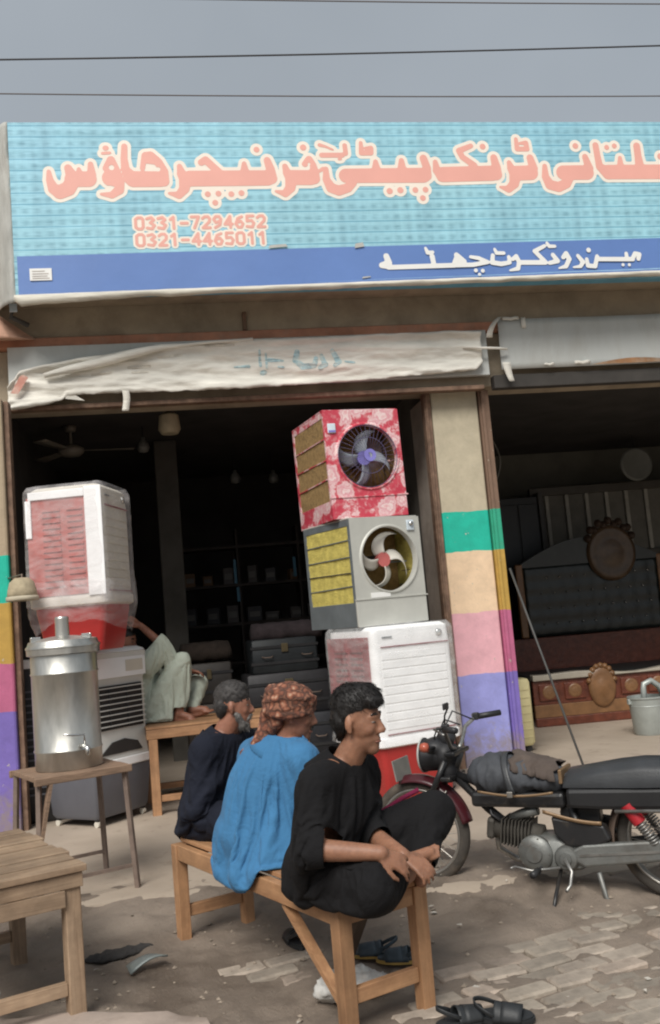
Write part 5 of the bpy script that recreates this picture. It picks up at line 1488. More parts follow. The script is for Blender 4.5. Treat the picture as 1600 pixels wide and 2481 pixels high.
sandal('sandal', 'dark lone sandal on the mud under the middle of the bench', (0.42, 4.62, 0.006), rad(100), M_BLKSTRAP, M_BLKSTRAP, None)
g = MB(); g.grid(6, 3, lambda u, w: (0.17*u, 0.07*w, 0.01+0.055*math.sin(u*2.2)-0.04*w*u))
o = g.build('metal_scrap', mat('scrap_grey', (0.24, 0.27, 0.26), 0.5, metal=0.3), smooth=True, solid=0.008)
o.location = (-0.33, 4.50, 0.0); o.rotation_euler = (0.25, 0, 0.35)
tag(o, 'bent grey metal scrap lying on the mud left of the bench', 'scrap')
me = blob_mesh('dark_rag', [('e', (0, 0, 0.02), (0.20, 0.07, 0.03)), ('e', (0.16, 0.03, 0.02), (0.12, 0.05, 0.025))], 0.012, 2)
displace(me, lambda p, n: 0.012*fbm(p[0], p[1], p[2], 18, 3))
o = link('dark_rag', me, mat('rag_dark', (0.045, 0.042, 0.04), 0.95, bump=0.6), smooth=True); o.location = (-0.42, 4.78, 0.0); o.rotation_euler = (0, 0, 0.25); o.scale = (.7, .8, .7)
tag(o, 'dark wet rag on the mud beside the metal scrap', 'rag')
rs = random.Random(5)
MP = mat('litter_paper', (0.42, 0.39, 0.34), 0.8, bump=0.2)
ltr = MB()
for k in range(26):
    x, y = rs.uniform(-0.5, 2.1), rs.uniform(3.4, 5.2)
    s, a = rs.uniform(0.004, 0.013), rs.uniform(0, 6.28)
    z = mud_z(x, y)+0.012
    q = [(x+s*1.6*math.cos(a+d)*rs.uniform(.7, 1.2), y+s*math.sin(a+d)*rs.uniform(.7, 1.2), z+rs.uniform(0, .008)) for d in (0, 1.6, 3.1, 4.7)]
    ltr.add(q, [(0, 1, 2, 3)])
struct(ltr.build('litter', MP, solid=0.002), 'stuff')
peb = MB()
for k in range(420):
    x, y = rs.uniform(-0.9, 2.4), rs.uniform(3.2, 5.4)
    r = rs.uniform(0.004, 0.014)*(1.4 if rs.random() < .08 else 1)
    z = mud_z(x, y)+r*0.2
    a = rs.uniform(0, 6.28)
    M4 = Matrix.Translation((x, y, z)) @ Matrix.Rotation(a, 4, 'Z')
    vs = [(r*rs.uniform(.8, 1.5)*dx, r*rs.uniform(.7, 1.1)*dy, r*rs.uniform(.4, .8)*dz) for dx, dy, dz in ((1, 0, 0), (0, 1, 0), (-1, 0, 0), (0, -1, 0), (0, 0, 1), (0, 0, -1))]
    peb.add(vs, [(0, 1, 4), (1, 2, 4), (2, 3, 4), (3, 0, 4), (1, 0, 5), (2, 1, 5), (3, 2, 5), (0, 3, 5)], M4)
struct(peb.build('pebbles', mat('pebble', (0.25, 0.205, 0.16), 0.9, var=0.4, scale=3, bump=0.3)), 'stuff')
# ================================================================== parked motorcycle (local x runs from front axle to tail, camera side is -y)
M_TYRE = mat('tyre_rubber', (0.05, 0.043, 0.036), 0.85, var=0.25, scale=12, bump=0.5, bscale=60, dirt=(0.17, 0.13, 0.095), dscale=6, damt=0.5)
M_RIM = mat('dull_rim', (0.36, 0.34, 0.31), 0.4, metal=0.8, var=0.2, bump=0.1)
M_VINYL = mat('seat_vinyl', (0.035, 0.037, 0.040), 0.42, var=0.2, scale=8, bump=0.25, bscale=90)
M_VINYL2 = mat('seat_vinyl_side', (0.014, 0.014, 0.015), 0.5, var=0.2, bump=0.15)
M_FRAME = mat('bike_black_paint', (0.018, 0.018, 0.019), 0.38, var=0.2, bump=0.1, dirt=(0.10, 0.08, 0.06), dscale=8, damt=0.35)
M_ALLOY = mat('engine_alloy', (0.20, 0.205, 0.195), 0.5, metal=0.6, var=0.25, scale=9, bump=0.3, dirt=(0.13, 0.10, 0.075), dscale=7, damt=0.4)
M_BCHROME = mat('bike_dull_chrome', (0.30, 0.295, 0.28), 0.38, metal=0.75, var=0.25, scale=14, bump=0.1, dirt=(0.12, 0.10, 0.08), dscale=10, damt=0.4)
M_ENGDARK = mat('engine_dirty', (0.075, 0.068, 0.058), 0.65, metal=0.4, var=0.3, scale=12, bump=0.4)
M_FENDER = mat('maroon_paint', (0.055, 0.010, 0.014), 0.3, var=0.15, bump=0.05)
M_COVER = mat('tank_cover_cloth', (0.050, 0.054, 0.062), 0.75, var=0.3, scale=6, bump=0.4, bscale=60)
M_RAGBR = mat('brown_rag', (0.085, 0.064, 0.053), 0.9, var=0.25, scale=9, bump=0.5)
M_BRASS = mat('brass_strip', (0.22, 0.14, 0.075), 0.45, metal=0.3, var=0.15, bump=0.1)
M_ORANGE = mat('amber_lens', (0.42, 0.10, 0.06), 0.3, bump=0)
M_REDL = mat('red_shock', (0.38, 0.02, 0.028), 0.3, bump=0)
M_PLATE = mat('plate_grey', (0.20, 0.20, 0.185), 0.5, var=0.2, bump=0.1)
bike = thing('motorcycle', 'dusty black motorcycle with long seat parked beside the bench', 'motorcycle', (1.22, 5.28, 0.0), rad(-37))
WB, RW = 1.35, 0.285
def wheel(ax, nm_seed):
    M0 = Matrix.Translation((ax, 0, RW)) @ Matrix.Rotation(math.pi/2, 4, 'X')
    g = MB()
    prof = [(0.232+0.0, -0.024), (0.250, -0.032), (0.270, -0.028), (0.282, -0.014), (RW, 0.0), (0.282, 0.014), (0.270, 0.028), (0.250, 0.032), (0.232, 0.024)]
    g.lathe(prof, 64, M0, closed=True)
    w = g.build('wheel', M_TYRE, bike, angle=60)
    MB().lathe([(0.236, -0.026), (0.222, -0.022), (0.215, 0.0), (0.222, 0.022), (0.236, 0.026), (0.228, 0.0)], 64, M0, closed=True).build('rim', M_RIM, w, smooth=True)
    MB().lathe([(0.0, -0.055), (0.02, -0.055), (0.03, -0.045), (0.055, -0.04), (0.058, 0.04), (0.03, 0.05), (0.0, 0.055)], 28, M0).build('hub', M_ALLOY, w, angle=40)
    for k in range(28):
        a = 2*math.pi*k/28
        s = 1 if k % 2 else -1
        a2 = a+0.35*(1 if (k//2) % 2 else -1)
        MB().tube([(ax+0.05*math.cos(a2), s*0.035, RW+0.05*math.sin(a2)), (ax+0.222*math.cos(a), 0, RW+0.222*math.sin(a))], 0.0016, 4).build('spoke', M_RIM, w)
    return w
wheel(0.0, 1)
wheel(WB, 2)
# fork, fender
for s in (-1, 1):
    MB().tube([(0.0, s*0.085, RW), (0.07, s*0.085, 0.42), (0.12, s*0.085, 0.50)], 0.021, 12).build('fork_slider', M_ALLOY, bike, smooth=True)
    MB().tube([(0.10, s*0.085, 0.47), (0.215, s*0.085, 0.68)], 0.017, 12).build('fork_tube', M_FRAME, bike, smooth=True)
g = MB()
def fend(u, w):
    a = rad(12+95*u); r = 0.312
    ww = (w-0.5)*2
    rr = r-0.035*ww*ww
    return (rr*math.cos(a), 0.062*ww, RW+rr*math.sin(a))
g.grid(26, 8, fend); g.build('front_fender', M_FENDER, bike, smooth=True, solid=0.003)
for s in (-1, 1):
    MB().tube([(0.0, s*0.066, RW), (0.20, s*0.066, 0.52)], 0.006, 6).build('fender_stay', M_RIM, bike, smooth=True)
MB().tube([(0.205, 0, 0.57), (0.265, 0, 0.72)], 0.032, 14).build('steering_head', M_FRAME, bike, smooth=True)
MB().box((0.19, -0.12, 0.575), (0.25, 0.12, 0.60)).build('lower_clamp', M_FRAME, bike, bevel=0.008)
MB().box((0.225, -0.12, 0.705), (0.285, 0.12, 0.73)).build('upper_clamp', M_FRAME, bike, bevel=0.008)
# headlamp and cowl
HM = Matrix.Translation((0.115, 0, 0.70)) @ Matrix.Rotation(rad(-90), 4, 'Y')
q = MB().lathe([(0.0, -0.10), (0.05, -0.095), (0.082, -0.05), (0.088, 0.04), (0.094, 0.045), (0.094, 0.055)], 32, HM).build('headlamp', M_BLACK, bike, angle=45)
MB().lathe([(0.093, 0.045), (0.096, 0.056), (0.088, 0.062), (0.0, 0.070)], 32, HM).build('lens', mat('lamp_glass', (0.45, 0.45, 0.42), 0.15, bump=0.1), q, smooth=True)
me = blob_mesh('cowl', [('e', (0.14, 0, 0.745), (0.08, 0.10, 0.055)), ('e', (0.19, 0, 0.70), (0.08, 0.085, 0.08)), ('e', (0.20, 0, 0.62), (0.06, 0.075, 0.07))], 0.012, 3)
link('cowl', me, M_BLACK, bike, smooth=True)
MB().box((0.018, -0.115, 0.575), (0.026, 0.095, 0.69), Matrix.Rotation(rad(-9), 4, 'Y')).build('number_plate', M_PLATE, bike, bevel=0.003)
for s in (-1, 1):
    q = MB().tube([(0.16, s*0.08, 0.75), (0.155, s*0.17, 0.765)], 0.011, 10).build('indicator_stem', M_BLACK, bike, smooth=True)
    MB().lathe([(0, -0.022), (0.022, -0.018), (0.027, 0.0), (0.022, 0.022), (0, 0.026)], 20, Matrix.Translation((0.15, s*0.19, 0.768)) @ Matrix.Rotation(rad(-90), 4, 'Y')).build('lens', M_ORANGE, q, smooth=True)
# handlebar, levers, mirrors
for s in (-1, 1):
    hb_ = MB().tube([(0.26, s*0.03, 0.735), (0.255, s*0.08, 0.75), (0.26, s*0.15, 0.83), (0.29, s*0.24, 0.87), (0.37, s*0.33, 0.875)], 0.0115, 10).build('handlebar', M_BCHROME, bike, smooth=True)
    MB().tube([(0.305, s*0.262, 0.871), (0.40, s*0.36, 0.877)], 0.017, 12).build('grip', M_BLACK, hb_, smooth=True)
    MB().tube([(0.285, s*0.245, 0.875), (0.255, s*0.29, 0.875), (0.33, s*0.38, 0.865), (0.35, s*0.395, 0.86)], [0.008, 0.006, 0.005, 0.007], 8).build('lever', M_BCHROME, hb_, smooth=True)
    MB().box((0.28, s*0.235-0.02, 0.855), (0.315, s*0.235+0.02, 0.895)).build('switch_block', M_BLACK, hb_, bevel=0.006)
    if s > 0:
        continue
    st_ = MB().tube([(0.295, s*0.235, 0.89), (0.305, s*0.25, 0.94), (0.34, s*0.28, 0.985)], 0.005, 8).build('mirror_stem', M_BLACK, bike, smooth=True)
    MB().box((0.325, s*0.29-0.035, 0.975), (0.338, s*0.29+0.035, 1.01)).build('mirror', M_BLACK, st_, bevel=0.008)
g = MB(); g.lathe([(0, 0.035), (0.042, 0.03), (0.05, 0.0), (0.045, -0.05), (0, -0.055)], 24, Matrix.Translation((0.205, 0.0, 0.795)) @ Matrix.Rotation(rad(35), 4, 'Y')); g.build('speedometer', M_BLACK, bike, smooth=True)
for k, s in enumerate((-0.05, 0.0, 0.06)):
    MB().tube([(0.29, s*3.5, 0.86), (0.20, s*2.2, 0.86+0.03*k), (0.15, s, 0.80), (0.19, s*0.6, 0.66), (0.24, s*0.5, 0.58)], 0.005, 6).build('cable', M_BLACK, bike, smooth=True)
# tank under a cloth cover, with strap and a brown rag on top
me = blob_mesh('tank_cover', [('e', (0.47, 0, 0.60), (0.15, 0.135, 0.105)), ('e', (0.60, 0, 0.595), (0.17, 0.13, 0.092)), ('e', (0.74, 0, 0.575), (0.12, 0.11, 0.065)), ('e', (0.40, 0, 0.60), (0.08, 0.11, 0.08))], 0.012, 3)
displace(me, lambda p, n: 0.012*(1-2*abs(fbm(p[0]*1.8, p[1], p[2]*0.6, 9, 2))))
link('tank_cover', me, M_COVER, bike, smooth=True)
g = MB(); g.grid(3, 24, lambda u, w: (0.515+0.035*u+0.06*(1-math.sin(math.pi*w)), -0.152*math.cos(math.pi*w), 0.575+0.138*math.sin(math.pi*w)-0.05*(1-math.sin(math.pi*w)))); g.build('cover_strap', M_VINYL, bike, smooth=True, solid=0.005)
MB().box((0.565, -0.158, 0.505), (0.595, -0.146, 0.535)).build('buckle', M_RIM, bike, bevel=0.003)
g = MB()
g.grid(24, 14, lambda u, w: (0.585+0.03*fbm(w*3, 1, 0, 2)+(0.23+0.03*fbm(w*3, 5, 0, 2))*u, (0.125+0.03*fbm(u*3, 9, 0, 2))*(2*w-1), 0.722-0.058*u-0.085*abs(2*w-1)**2.2+0.008*fbm(u*4, w*4, 0, 2.2, 3)))
g.build('brown_rag', M_RAGBR, bike, smooth=True, solid=0.006)
g = MB(); g.grid(18, 2, lambda u, w: (0.40+0.40*u, -0.140+0.015*abs(u-.5), 0.525-0.02*math.sin(u*3)+0.012*w)); g.build('tank_trim', M_BRASS, bike, smooth=True, solid=0.004)
MB().box((0.34, -0.09, 0.44), (0.84, 0.09, 0.52)).build('tank_underside', M_FRAME, bike, bevel=0.02)
# seat
prof = [(0.845, 0.60), (0.87, 0.632), (1.0, 0.652), (1.12, 0.672), (1.24, 0.685), (1.45, 0.682), (1.62, 0.69), (1.70, 0.68), (1.72, 0.60), (1.60, 0.565), (1.20, 0.555), (0.86, 0.548)]
g = MB()
NW = 12
lo = 0.556
for k in range(NW+1):
    t_ = k/NW*2-1
    for x, z in prof:
        drop = 0.05*abs(t_)**3
        zz = z-drop*(1 if z > 0.58 else 0)
        g.v.append((x, 0.135*t_*(0.80+0.2*smooth01((x-0.85)/0.35)), zz))
n = len(prof)
for k in range(NW):
    for i in range(n):
        j = (i+1) % n
        g.f.append((k*n+i, (k+1)*n+i, (k+1)*n+j, k*n+j))
g.f.append(tuple(range(n))); g.f.append(tuple(range(NW*n, NW*n+n)))
g.build('seat', M_VINYL, bike, angle=50)
g = MB(); g.prism([(0.86, 0.545), (1.60, 0.562), (1.70, 0.56), (1.66, 0.47), (1.30, 0.45), (1.02, 0.445), (0.86, 0.45)], -0.128, 0.128); g.build('seat_base', M_VINYL2, bike, bevel=0.02)
MB().box((0.826, -0.10, 0.565), (0.844, 0.10, 0.635)).build('brass_strip', M_BRASS, bike, bevel=0.004)
MB().tube([(1.10, -0.145, 0.445), (1.45, -0.15, 0.455), (1.72, -0.14, 0.50)], 0.009, 8).build('grab_rail', M_BCHROME, bike, smooth=True)
# frame
for pts in ([(0.235, 0, 0.60), (0.5, 0, 0.50), (0.86, 0, 0.46)], [(0.24, 0, 0.58), (0.40, 0, 0.42), (0.50, 0, 0.34)], [(0.86, 0.05, 0.46), (0.90, 0.05, 0.30), (0.93, 0.05, 0.20)], [(0.86, -0.05, 0.46), (0.90, -0.05, 0.30), (0.93, -0.05, 0.20)], [(0.86, 0, 0.47), (1.5, 0, 0.50)]):
    MB().tube(pts, 0.022, 10).build('frame_tube', M_FRAME, bike, smooth=True)
for s in (-1, 1):
    MB().tube([(0.93, s*0.07, 0.24), (WB, s*0.085, RW)], 0.016, 10).build('swingarm', M_FRAME, bike, smooth=True)
    sh = MB().tube([(1.15, s*0.105, 0.47), (1.205, s*0.105, 0.385)], 0.034, 14).build('shock_cover', M_REDL, bike, angle=50)
    pts = []
    for k in range(61):
        u = k/60; a = u*2*math.pi*8
        c_ = Vector((1.205, s*0.105, 0.385)).lerp(Vector((1.27, s*0.105, 0.29)), u)
        pts.append(c_+Vector((0.82*math.cos(a)*0.026, math.sin(a)*0.026, 0.57*math.cos(a)*0.026)))
    MB().tube(pts, 0.005, 5).build('spring', M_BCHROME, sh, smooth=True)
g = MB(); g.prism([(0.77, 0.405), (1.03, 0.37), (1.06, 0.30), (0.98, 0.262), (0.84, 0.262), (0.78, 0.32)], -0.12, -0.045); g.build('side_cover', M_FRAME, bike, bevel=0.012)
g = MB(); g.prism([(0.77, 0.405), (1.03, 0.37), (1.06, 0.30), (0.98, 0.262), (0.84, 0.262), (0.78, 0.32)], 0.045, 0.12); g.build('side_cover', M_FRAME, bike, bevel=0.012)
g = MB(); g.grid(14, 2, lambda u, w: (0.735+0.29*u, -0.128, 0.425-0.052*math.sin(u*1.6)+0.018*w)); g.build('cover_trim', M_BRASS, bike, smooth=True, solid=0.006)
MB().box((0.80, -0.04, 0.27), (1.0, 0.04, 0.44)).build('battery_box', M_FRAME, bike, bevel=0.01)
# engine
cyl0, cyl1 = Vector((0.69, 0, 0.285)), Vector((0.43, 0, 0.325))
dv = (cyl1-cyl0).normalized()
eng = MB(); rbox(eng, 0.60, 0.92, -0.10, 0.10, [(0.135, 0.03), (0.155, 0.0), (0.27, 0.0), (0.30, 0.03)], 0.05, 4); eng = eng.build('engine', M_ALLOY, bike, angle=45)
MB().tube([cyl0, cyl1], 0.055, 16).build('cylinder', M_ENGDARK, eng, smooth=True)
for k in range(9):
    c_ = cyl0.lerp(cyl1, 0.22+0.07*k)
    up = Vector((-dv.z, 0, dv.x)) if dv.x > 0 else Vector((dv.z, 0, -dv.x))
    MB().bar(c_-dv*0.003, c_+dv*0.003, 0.15, 0.145-0.002*k, (0, 0, 1)).build('fin', M_ENGDARK, eng)
MB().bar(cyl1-dv*0.015, cyl1+dv*0.03, 0.125, 0.115, (0, 0, 1)).build('cylinder_head', M_ENGDARK, eng, bevel=0.02)
for (x, z, r) in ((0.67, 0.222, 0.088), (0.83, 0.205, 0.062)):
    MB().lathe([(0.0, 0.145), (r*0.45, 0.143), (r*0.5, 0.135), (r*0.85, 0.13), (r, 0.115), (r, 0.09)], 36, Matrix.Translation((x, 0, z)) @ Matrix.Rotation(math.pi/2, 4, 'X')).build('side_casing', M_ALLOY, eng, angle=40)
for k in range(5):
    a = 2*math.pi*k/5
    MB().lathe([(0, 0.008), (0.006, 0.008), (0.007, 0)], 6, Matrix.Translation((0.67+0.075*math.cos(a), -0.122, 0.222+0.075*math.sin(a))) @ Matrix.Rotation(math.pi/2, 4, 'X')).build('bolt', M_BCHROME, eng)
MB().tube([(0.53, 0.0, 0.37), (0.60, -0.02, 0.40), (0.68, -0.03, 0.42)], 0.026, 12).build('carburettor', M_ALLOY, eng, smooth=True)
MB().tube([(0.50, -0.055, 0.36), (0.44, -0.06, 0.40), (0.42, -0.04, 0.46)], 0.008, 8).build('plug_lead', M_BLACK, eng, smooth=True)
MB().tube([(0.44, 0.0, 0.275), (0.42, 0.06, 0.20), (0.50, 0.11, 0.13), (0.80, 0.13, 0.12), (1.05, 0.15, 0.15)], 0.016, 10).build('exhaust_pipe', M_BCHROME, bike, smooth=True)
MB().tube([(1.03, 0.15, 0.148), (1.10, 0.15, 0.155), (1.60, 0.16, 0.23), (1.66, 0.16, 0.238)], [0.018, 0.036, 0.036, 0.022], 14).build('muffler', M_BCHROME, bike, smooth=True)
g = MB(); g.prism([(0.86, 0.245), (0.92, 0.275), (1.36, 0.315), (1.42, 0.27), (1.40, 0.235), (1.34, 0.215), (0.92, 0.165), (0.87, 0.19)], -0.125, -0.085); g.build('chain_case', M_ALLOY, bike, bevel=0.012)
MB().bar((0.90, -0.127, 0.222), (1.36, -0.127, 0.262), 0.004, 0.012).build('case_ridge', M_BCHROME, bike)
MB().tube([(0.70, -0.25, 0.155), (0.70, 0.25, 0.155)], 0.010, 8).build('footrest_bar', M_FRAME, bike, smooth=True)
for s in (-1, 1):
    MB().tube([(0.70, s*0.19, 0.158), (0.70, s*0.285, 0.162)], 0.017, 10).build('footrest', M_BLACK, bike, smooth=True)
MB().tube([(0.80, -0.14, 0.165), (0.66, -0.165, 0.150), (0.58, -0.18, 0.17), (0.57, -0.22, 0.172)], 0.007, 8).build('gear_pedal', M_BCHROME, bike, smooth=True)
MB().tube([(0.83, -0.15, 0.21), (0.87, -0.19, 0.16), (0.86, -0.21, 0.10), (0.85, -0.25, 0.085)], 0.009, 8).build('kick_lever', M_BCHROME, bike, smooth=True)
MB().tube([(0.79, -0.10, 0.14), (0.785, -0.22, 0.05), (0.785, -0.285, -0.005)], 0.010, 8).build('side_stand', M_FRAME, bike, smooth=True)
MB().tube([(0.98, -0.10, 0.14), (1.0, -0.10, 0.02), (1.03, -0.10, 0.005)], 0.013, 8).build('centre_stand', M_ALLOY, bike, smooth=True)
g = MB()
def rfend(u, w):
    a = rad(20+165*u); r = 0.325
    ww = (w-0.5)*2
    rr = r-0.04*ww*ww
    return (WB+rr*math.cos(a), 0.075*ww, RW+rr*math.sin(a))
g.grid(30, 8, rfend); g.build('rear_fender', mat('mudguard_brown', (0.12, 0.085, 0.065), 0.5, var=0.3, scale=7, bump=0.2), bike, smooth=True, solid=0.003)
q = MB().box((1.70, -0.05, 0.50), (1.76, 0.05, 0.58)).build('tail_lamp', M_REDL, bike, bevel=0.012)
# ================================================================== people
def skin_mat(name, c, chin=None, stub=(0.07, 0.045, 0.035)):
    mt, nt, b = new_mat(name)
    v = mapping(nt)
    n = tex_noise(nt, v, 14, 5, 0.6)
    r = ramp2(nt, 0.3, tuple(x*0.82 for x in c), 0.7, tuple(x*1.12 for x in c)); nt.links.new(n.outputs['Fac'], r.inputs['Fac'])
    c_ = r.outputs[0]
    n4 = tex_noise(nt, v, 45, 5, 0.7); r4 = ramp2(nt, 0.35, (0.80, 0.76, 0.74), 0.7, (1.08, 1.05, 1.02)); nt.links.new(n4.outputs['Fac'], r4.inputs['Fac'])
    c_ = mixc(nt, 1.0, c_, r4.outputs[0], 'MULTIPLY')
    if chin is not None:      # shaved beard area round the jaw
        ds = nt.nodes.new('ShaderNodeVectorMath'); ds.operation = 'DISTANCE'; ds.inputs[1].default_value = chin
        nt.links.new(v, ds.inputs[0])
        n5 = tex_noise(nt, v, 300, 2, 0.5)
        m5 = nt.nodes.new('ShaderNodeMath'); m5.operation = 'MULTIPLY_ADD'; m5.inputs[1].default_value = 0.035
        nt.links.new(n5.outputs['Fac'], m5.inputs[0]); nt.links.new(ds.outputs['Value'], m5.inputs[2])
        r5 = ramp2(nt, 0.055, (0.55,)*3, 0.095, (0, 0, 0)); nt.links.new(m5.outputs[0], r5.inputs['Fac'])
        c_ = mixc(nt, r5.outputs[0], c_, stub)
    nt.links.new(c_, b.inputs['Base Color'])
    b.inputs['Roughness'].default_value = 0.55
    b.inputs['Subsurface Weight'].default_value = 0.12
    b.inputs['Subsurface Radius'].default_value = (0.02, 0.008, 0.004)
    n2 = tex_noise(nt, v, 160, 3, 0.6); add_bump(nt, b, n2.outputs['Fac'], 0.15, 0.002)
    return mt
SKIN_A = skin_mat('skin_tan', (0.31, 0.155, 0.095), (.672, 3.605, 1.005), (0.16, 0.082, 0.052))
SKIN_B = skin_mat('skin_brown', (0.30, 0.135, 0.085), (.52, 4.285, 1.0))
SKIN_C = skin_mat('skin_ruddy', (0.31, 0.14, 0.09))
def cloth_mat(name, c, var=0.14, sheen=0.0):
    mt, nt, b = new_mat(name)
    v = mapping(nt)
    n = tex_noise(nt, v, 5, 6, 0.6)
    r = ramp2(nt, 0.3, tuple(x*(1-var) for x in c), 0.7, tuple(x*(1+var) for x in c)); nt.links.new(n.outputs['Fac'], r.inputs['Fac'])
    nt.links.new(r.outputs[0], b.inputs['Base Color'])
    b.inputs['Roughness'].default_value = 0.9
    b.inputs['Specular IOR Level'].default_value = 0.2
    b.inputs['Sheen Weight'].default_value = sheen
    n2 = tex_noise(nt, v, 13, 5, 0.6, 1.0)
    n3 = tex_noise(nt, v, 240, 2, 0.5)
    ad = nt.nodes.new('ShaderNodeMath'); ad.operation = 'MULTIPLY_ADD'; ad.inputs[1].default_value = 0.06
    nt.links.new(n3.outputs['Fac'], ad.inputs[0]); nt.links.new(n2.outputs['Fac'], ad.inputs[2])
    add_bump(nt, b, ad.outputs[0], 0.5, 0.016)
    return mt
C_BLACK = cloth_mat('black_cotton', (0.0095, 0.0092, 0.010))
C_BLUE = cloth_mat('blue_cotton', (0.050, 0.168, 0.325), 0.10, 0.05)
C_NAVY = cloth_mat('navy_cotton', (0.012, 0.014, 0.023))
C_MINT = cloth_mat('mint_cotton', (0.45, 0.495, 0.42), 0.06)
C_MAROON = cloth_mat('maroon_hem', (0.20, 0.02, 0.06))
HAIR_BLK = mat('hair_black', (0.010, 0.008, 0.007), 0.42, var=0.4, scale=40, bump=0.7, bscale=220, bdist=0.004)
HAIR_GREY = mat('hair_greying', (0.036, 0.032, 0.03), 0.6, var=0.6, scale=70, bump=0.7, bscale=220, bdist=0.004)
BEARD_GREY = mat('beard_grey', (0.15, 0.14, 0.13), 0.8, var=0.5, scale=60, bump=0.7, bscale=200, bdist=0.004)
EYE_W = mat('eye_white', (0.16, 0.13, 0.11), 0.25, bump=0)
EYE_D = mat('eye_dark', (0.015, 0.01, 0.008), 0.15, bump=0)
LIP = mat('lip', (0.22, 0.085, 0.06), 0.5, bump=0)

def frame(yaw, pitch=0.0, roll=0.0):
    """columns: forward, left, up"""
    R = Matrix.Rotation(yaw, 3, 'Z') @ Matrix.Rotation(pitch, 3, 'Y') @ Matrix.Rotation(roll, 3, 'X')
    return R

def head_prims(c, R, s=1.0, jaw=1.0):
    A = np.array(R)
    def L(x, y, z):
        return tuple(np.array(c)+A @ (np.array((x*0.88, y, z))*s))
    def E(p, r):
        return ('e', L(*p), tuple(np.array((r[0]*0.90, r[1], r[2]))*s), A)
    P = [E((-0.015, 0, 0.035), (0.098, 0.076, 0.088)), E((0.022, 0, 0.0), (0.070, 0.066, 0.085)),
         E((0.030, 0, -0.052), (0.056, 0.054*jaw, 0.062)), E((0.058, 0, -0.095), (0.030, 0.032*jaw, 0.026)),
         E((0.072, 0, 0.022), (0.022, 0.050, 0.013)), E((0.050, 0.034, -0.022), (0.032, 0.024, 0.028)), E((0.050, -0.034, -0.022), (0.032, 0.024, 0.028)),
         E((0.076, 0, -0.062), (0.018, 0.026, 0.010)), E((0.074, 0, -0.078), (0.016, 0.023, 0.009)), E((0.062, 0, -0.06), (0.026, 0.034, 0.022)),
         ('k', L(0.084, 0, 0.012), L(0.106, 0, -0.028), 0.008*s, 0.0125*s), E((0.094, 0.011, -0.034), (0.012, 0.009, 0.008)), E((0.094, -0.011, -0.034), (0.012, 0.009, 0.008))]
    for sg in (-1, 1):
        P += [E((-0.012, sg*0.079, -0.004), (0.017, 0.008, 0.027)), E((-0.008, sg*0.076, -0.026), (0.012, 0.008, 0.014))]
    return P, L

def hand_prims(wrist, fwd, up, s=1.0, curl=0.5, side=1):
    """palm and five fingers; fwd along the fingers, up = back of the hand, side=+1 puts the thumb towards fwd x up"""
    f = np.array(fwd, float); f /= np.linalg.norm(f)
    u = np.array(up, float); u -= f*u.dot(f); u /= np.linalg.norm(u)
    x = np.cross(f, u)*side
    w = np.array(wrist, float)
    P = []
    def Q(a, b, c):
        return w+f*a*s+x*b*s+u*c*s
    for b in (-0.026, -0.009, 0.009, 0.026):
        P.append(('k', Q(0.01, b*0.6, 0), Q(0.085, b*1.15, 0), 0.014*s, 0.0115*s))
    for i, (b, ln) in enumerate(((0.030, 0.072), (0.0105, 0.080), (-0.0105, 0.074), (-0.030, 0.058))):
        p = Q(0.085, b*1.1, 0)
        a = curl*0.5
        for seg, r0, r1 in ((0.42, 0.0098, 0.0090), (0.32, 0.0090, 0.0082), (0.26, 0.0082, 0.0070)):
            q = p+(f*math.cos(a)-u*math.sin(a))*ln*seg*s+x*b*0.10*s
            P.append(('k', p, q, r0*s, r1*s)); p = q; a += curl
    p = Q(0.018, 0.026, -0.006); q = Q(0.05, 0.052, -0.014); r = Q(0.082, 0.060, -0.020); t = Q(0.104, 0.058, -0.026)
    P += [('k', p, q, 0.0155*s, 0.0125*s), ('k', q, r, 0.0120*s, 0.0105*s), ('k', r, t, 0.0100*s, 0.0085*s)]
    return P

def foot_prims(ankle, toe, up, s=1.0):
    a, t = np.array(ankle, float), np.array(toe, float)
    f = t-a; L = np.linalg.norm(f); f /= L
    u = np.array(up, float); u -= f*u.dot(f); u /= np.linalg.norm(u)
    x = np.cross(f, u)
    P = [('k', a, a-f*0.035*s-u*0.045*s, 0.036*s, 0.030*s), ('k', a, a+f*L*0.62-u*0.03*s, 0.036*s, 0.028*s), ('k', a-f*0.03*s-u*0.05*s, a+f*L*0.62-u*0.055*s, 0.026*s, 0.022*s)]
    for i, b in enumerate((-0.034, -0.017, 0.0, 0.016, 0.032)):
        P.append(('k', a+f*L*0.55+x*b*0.8*s-u*0.045*s, a+f*(L*(0.98-0.06*abs(i-1)))+x*b*s-u*0.055*s, 0.014*s, 0.0095*s))
    return P

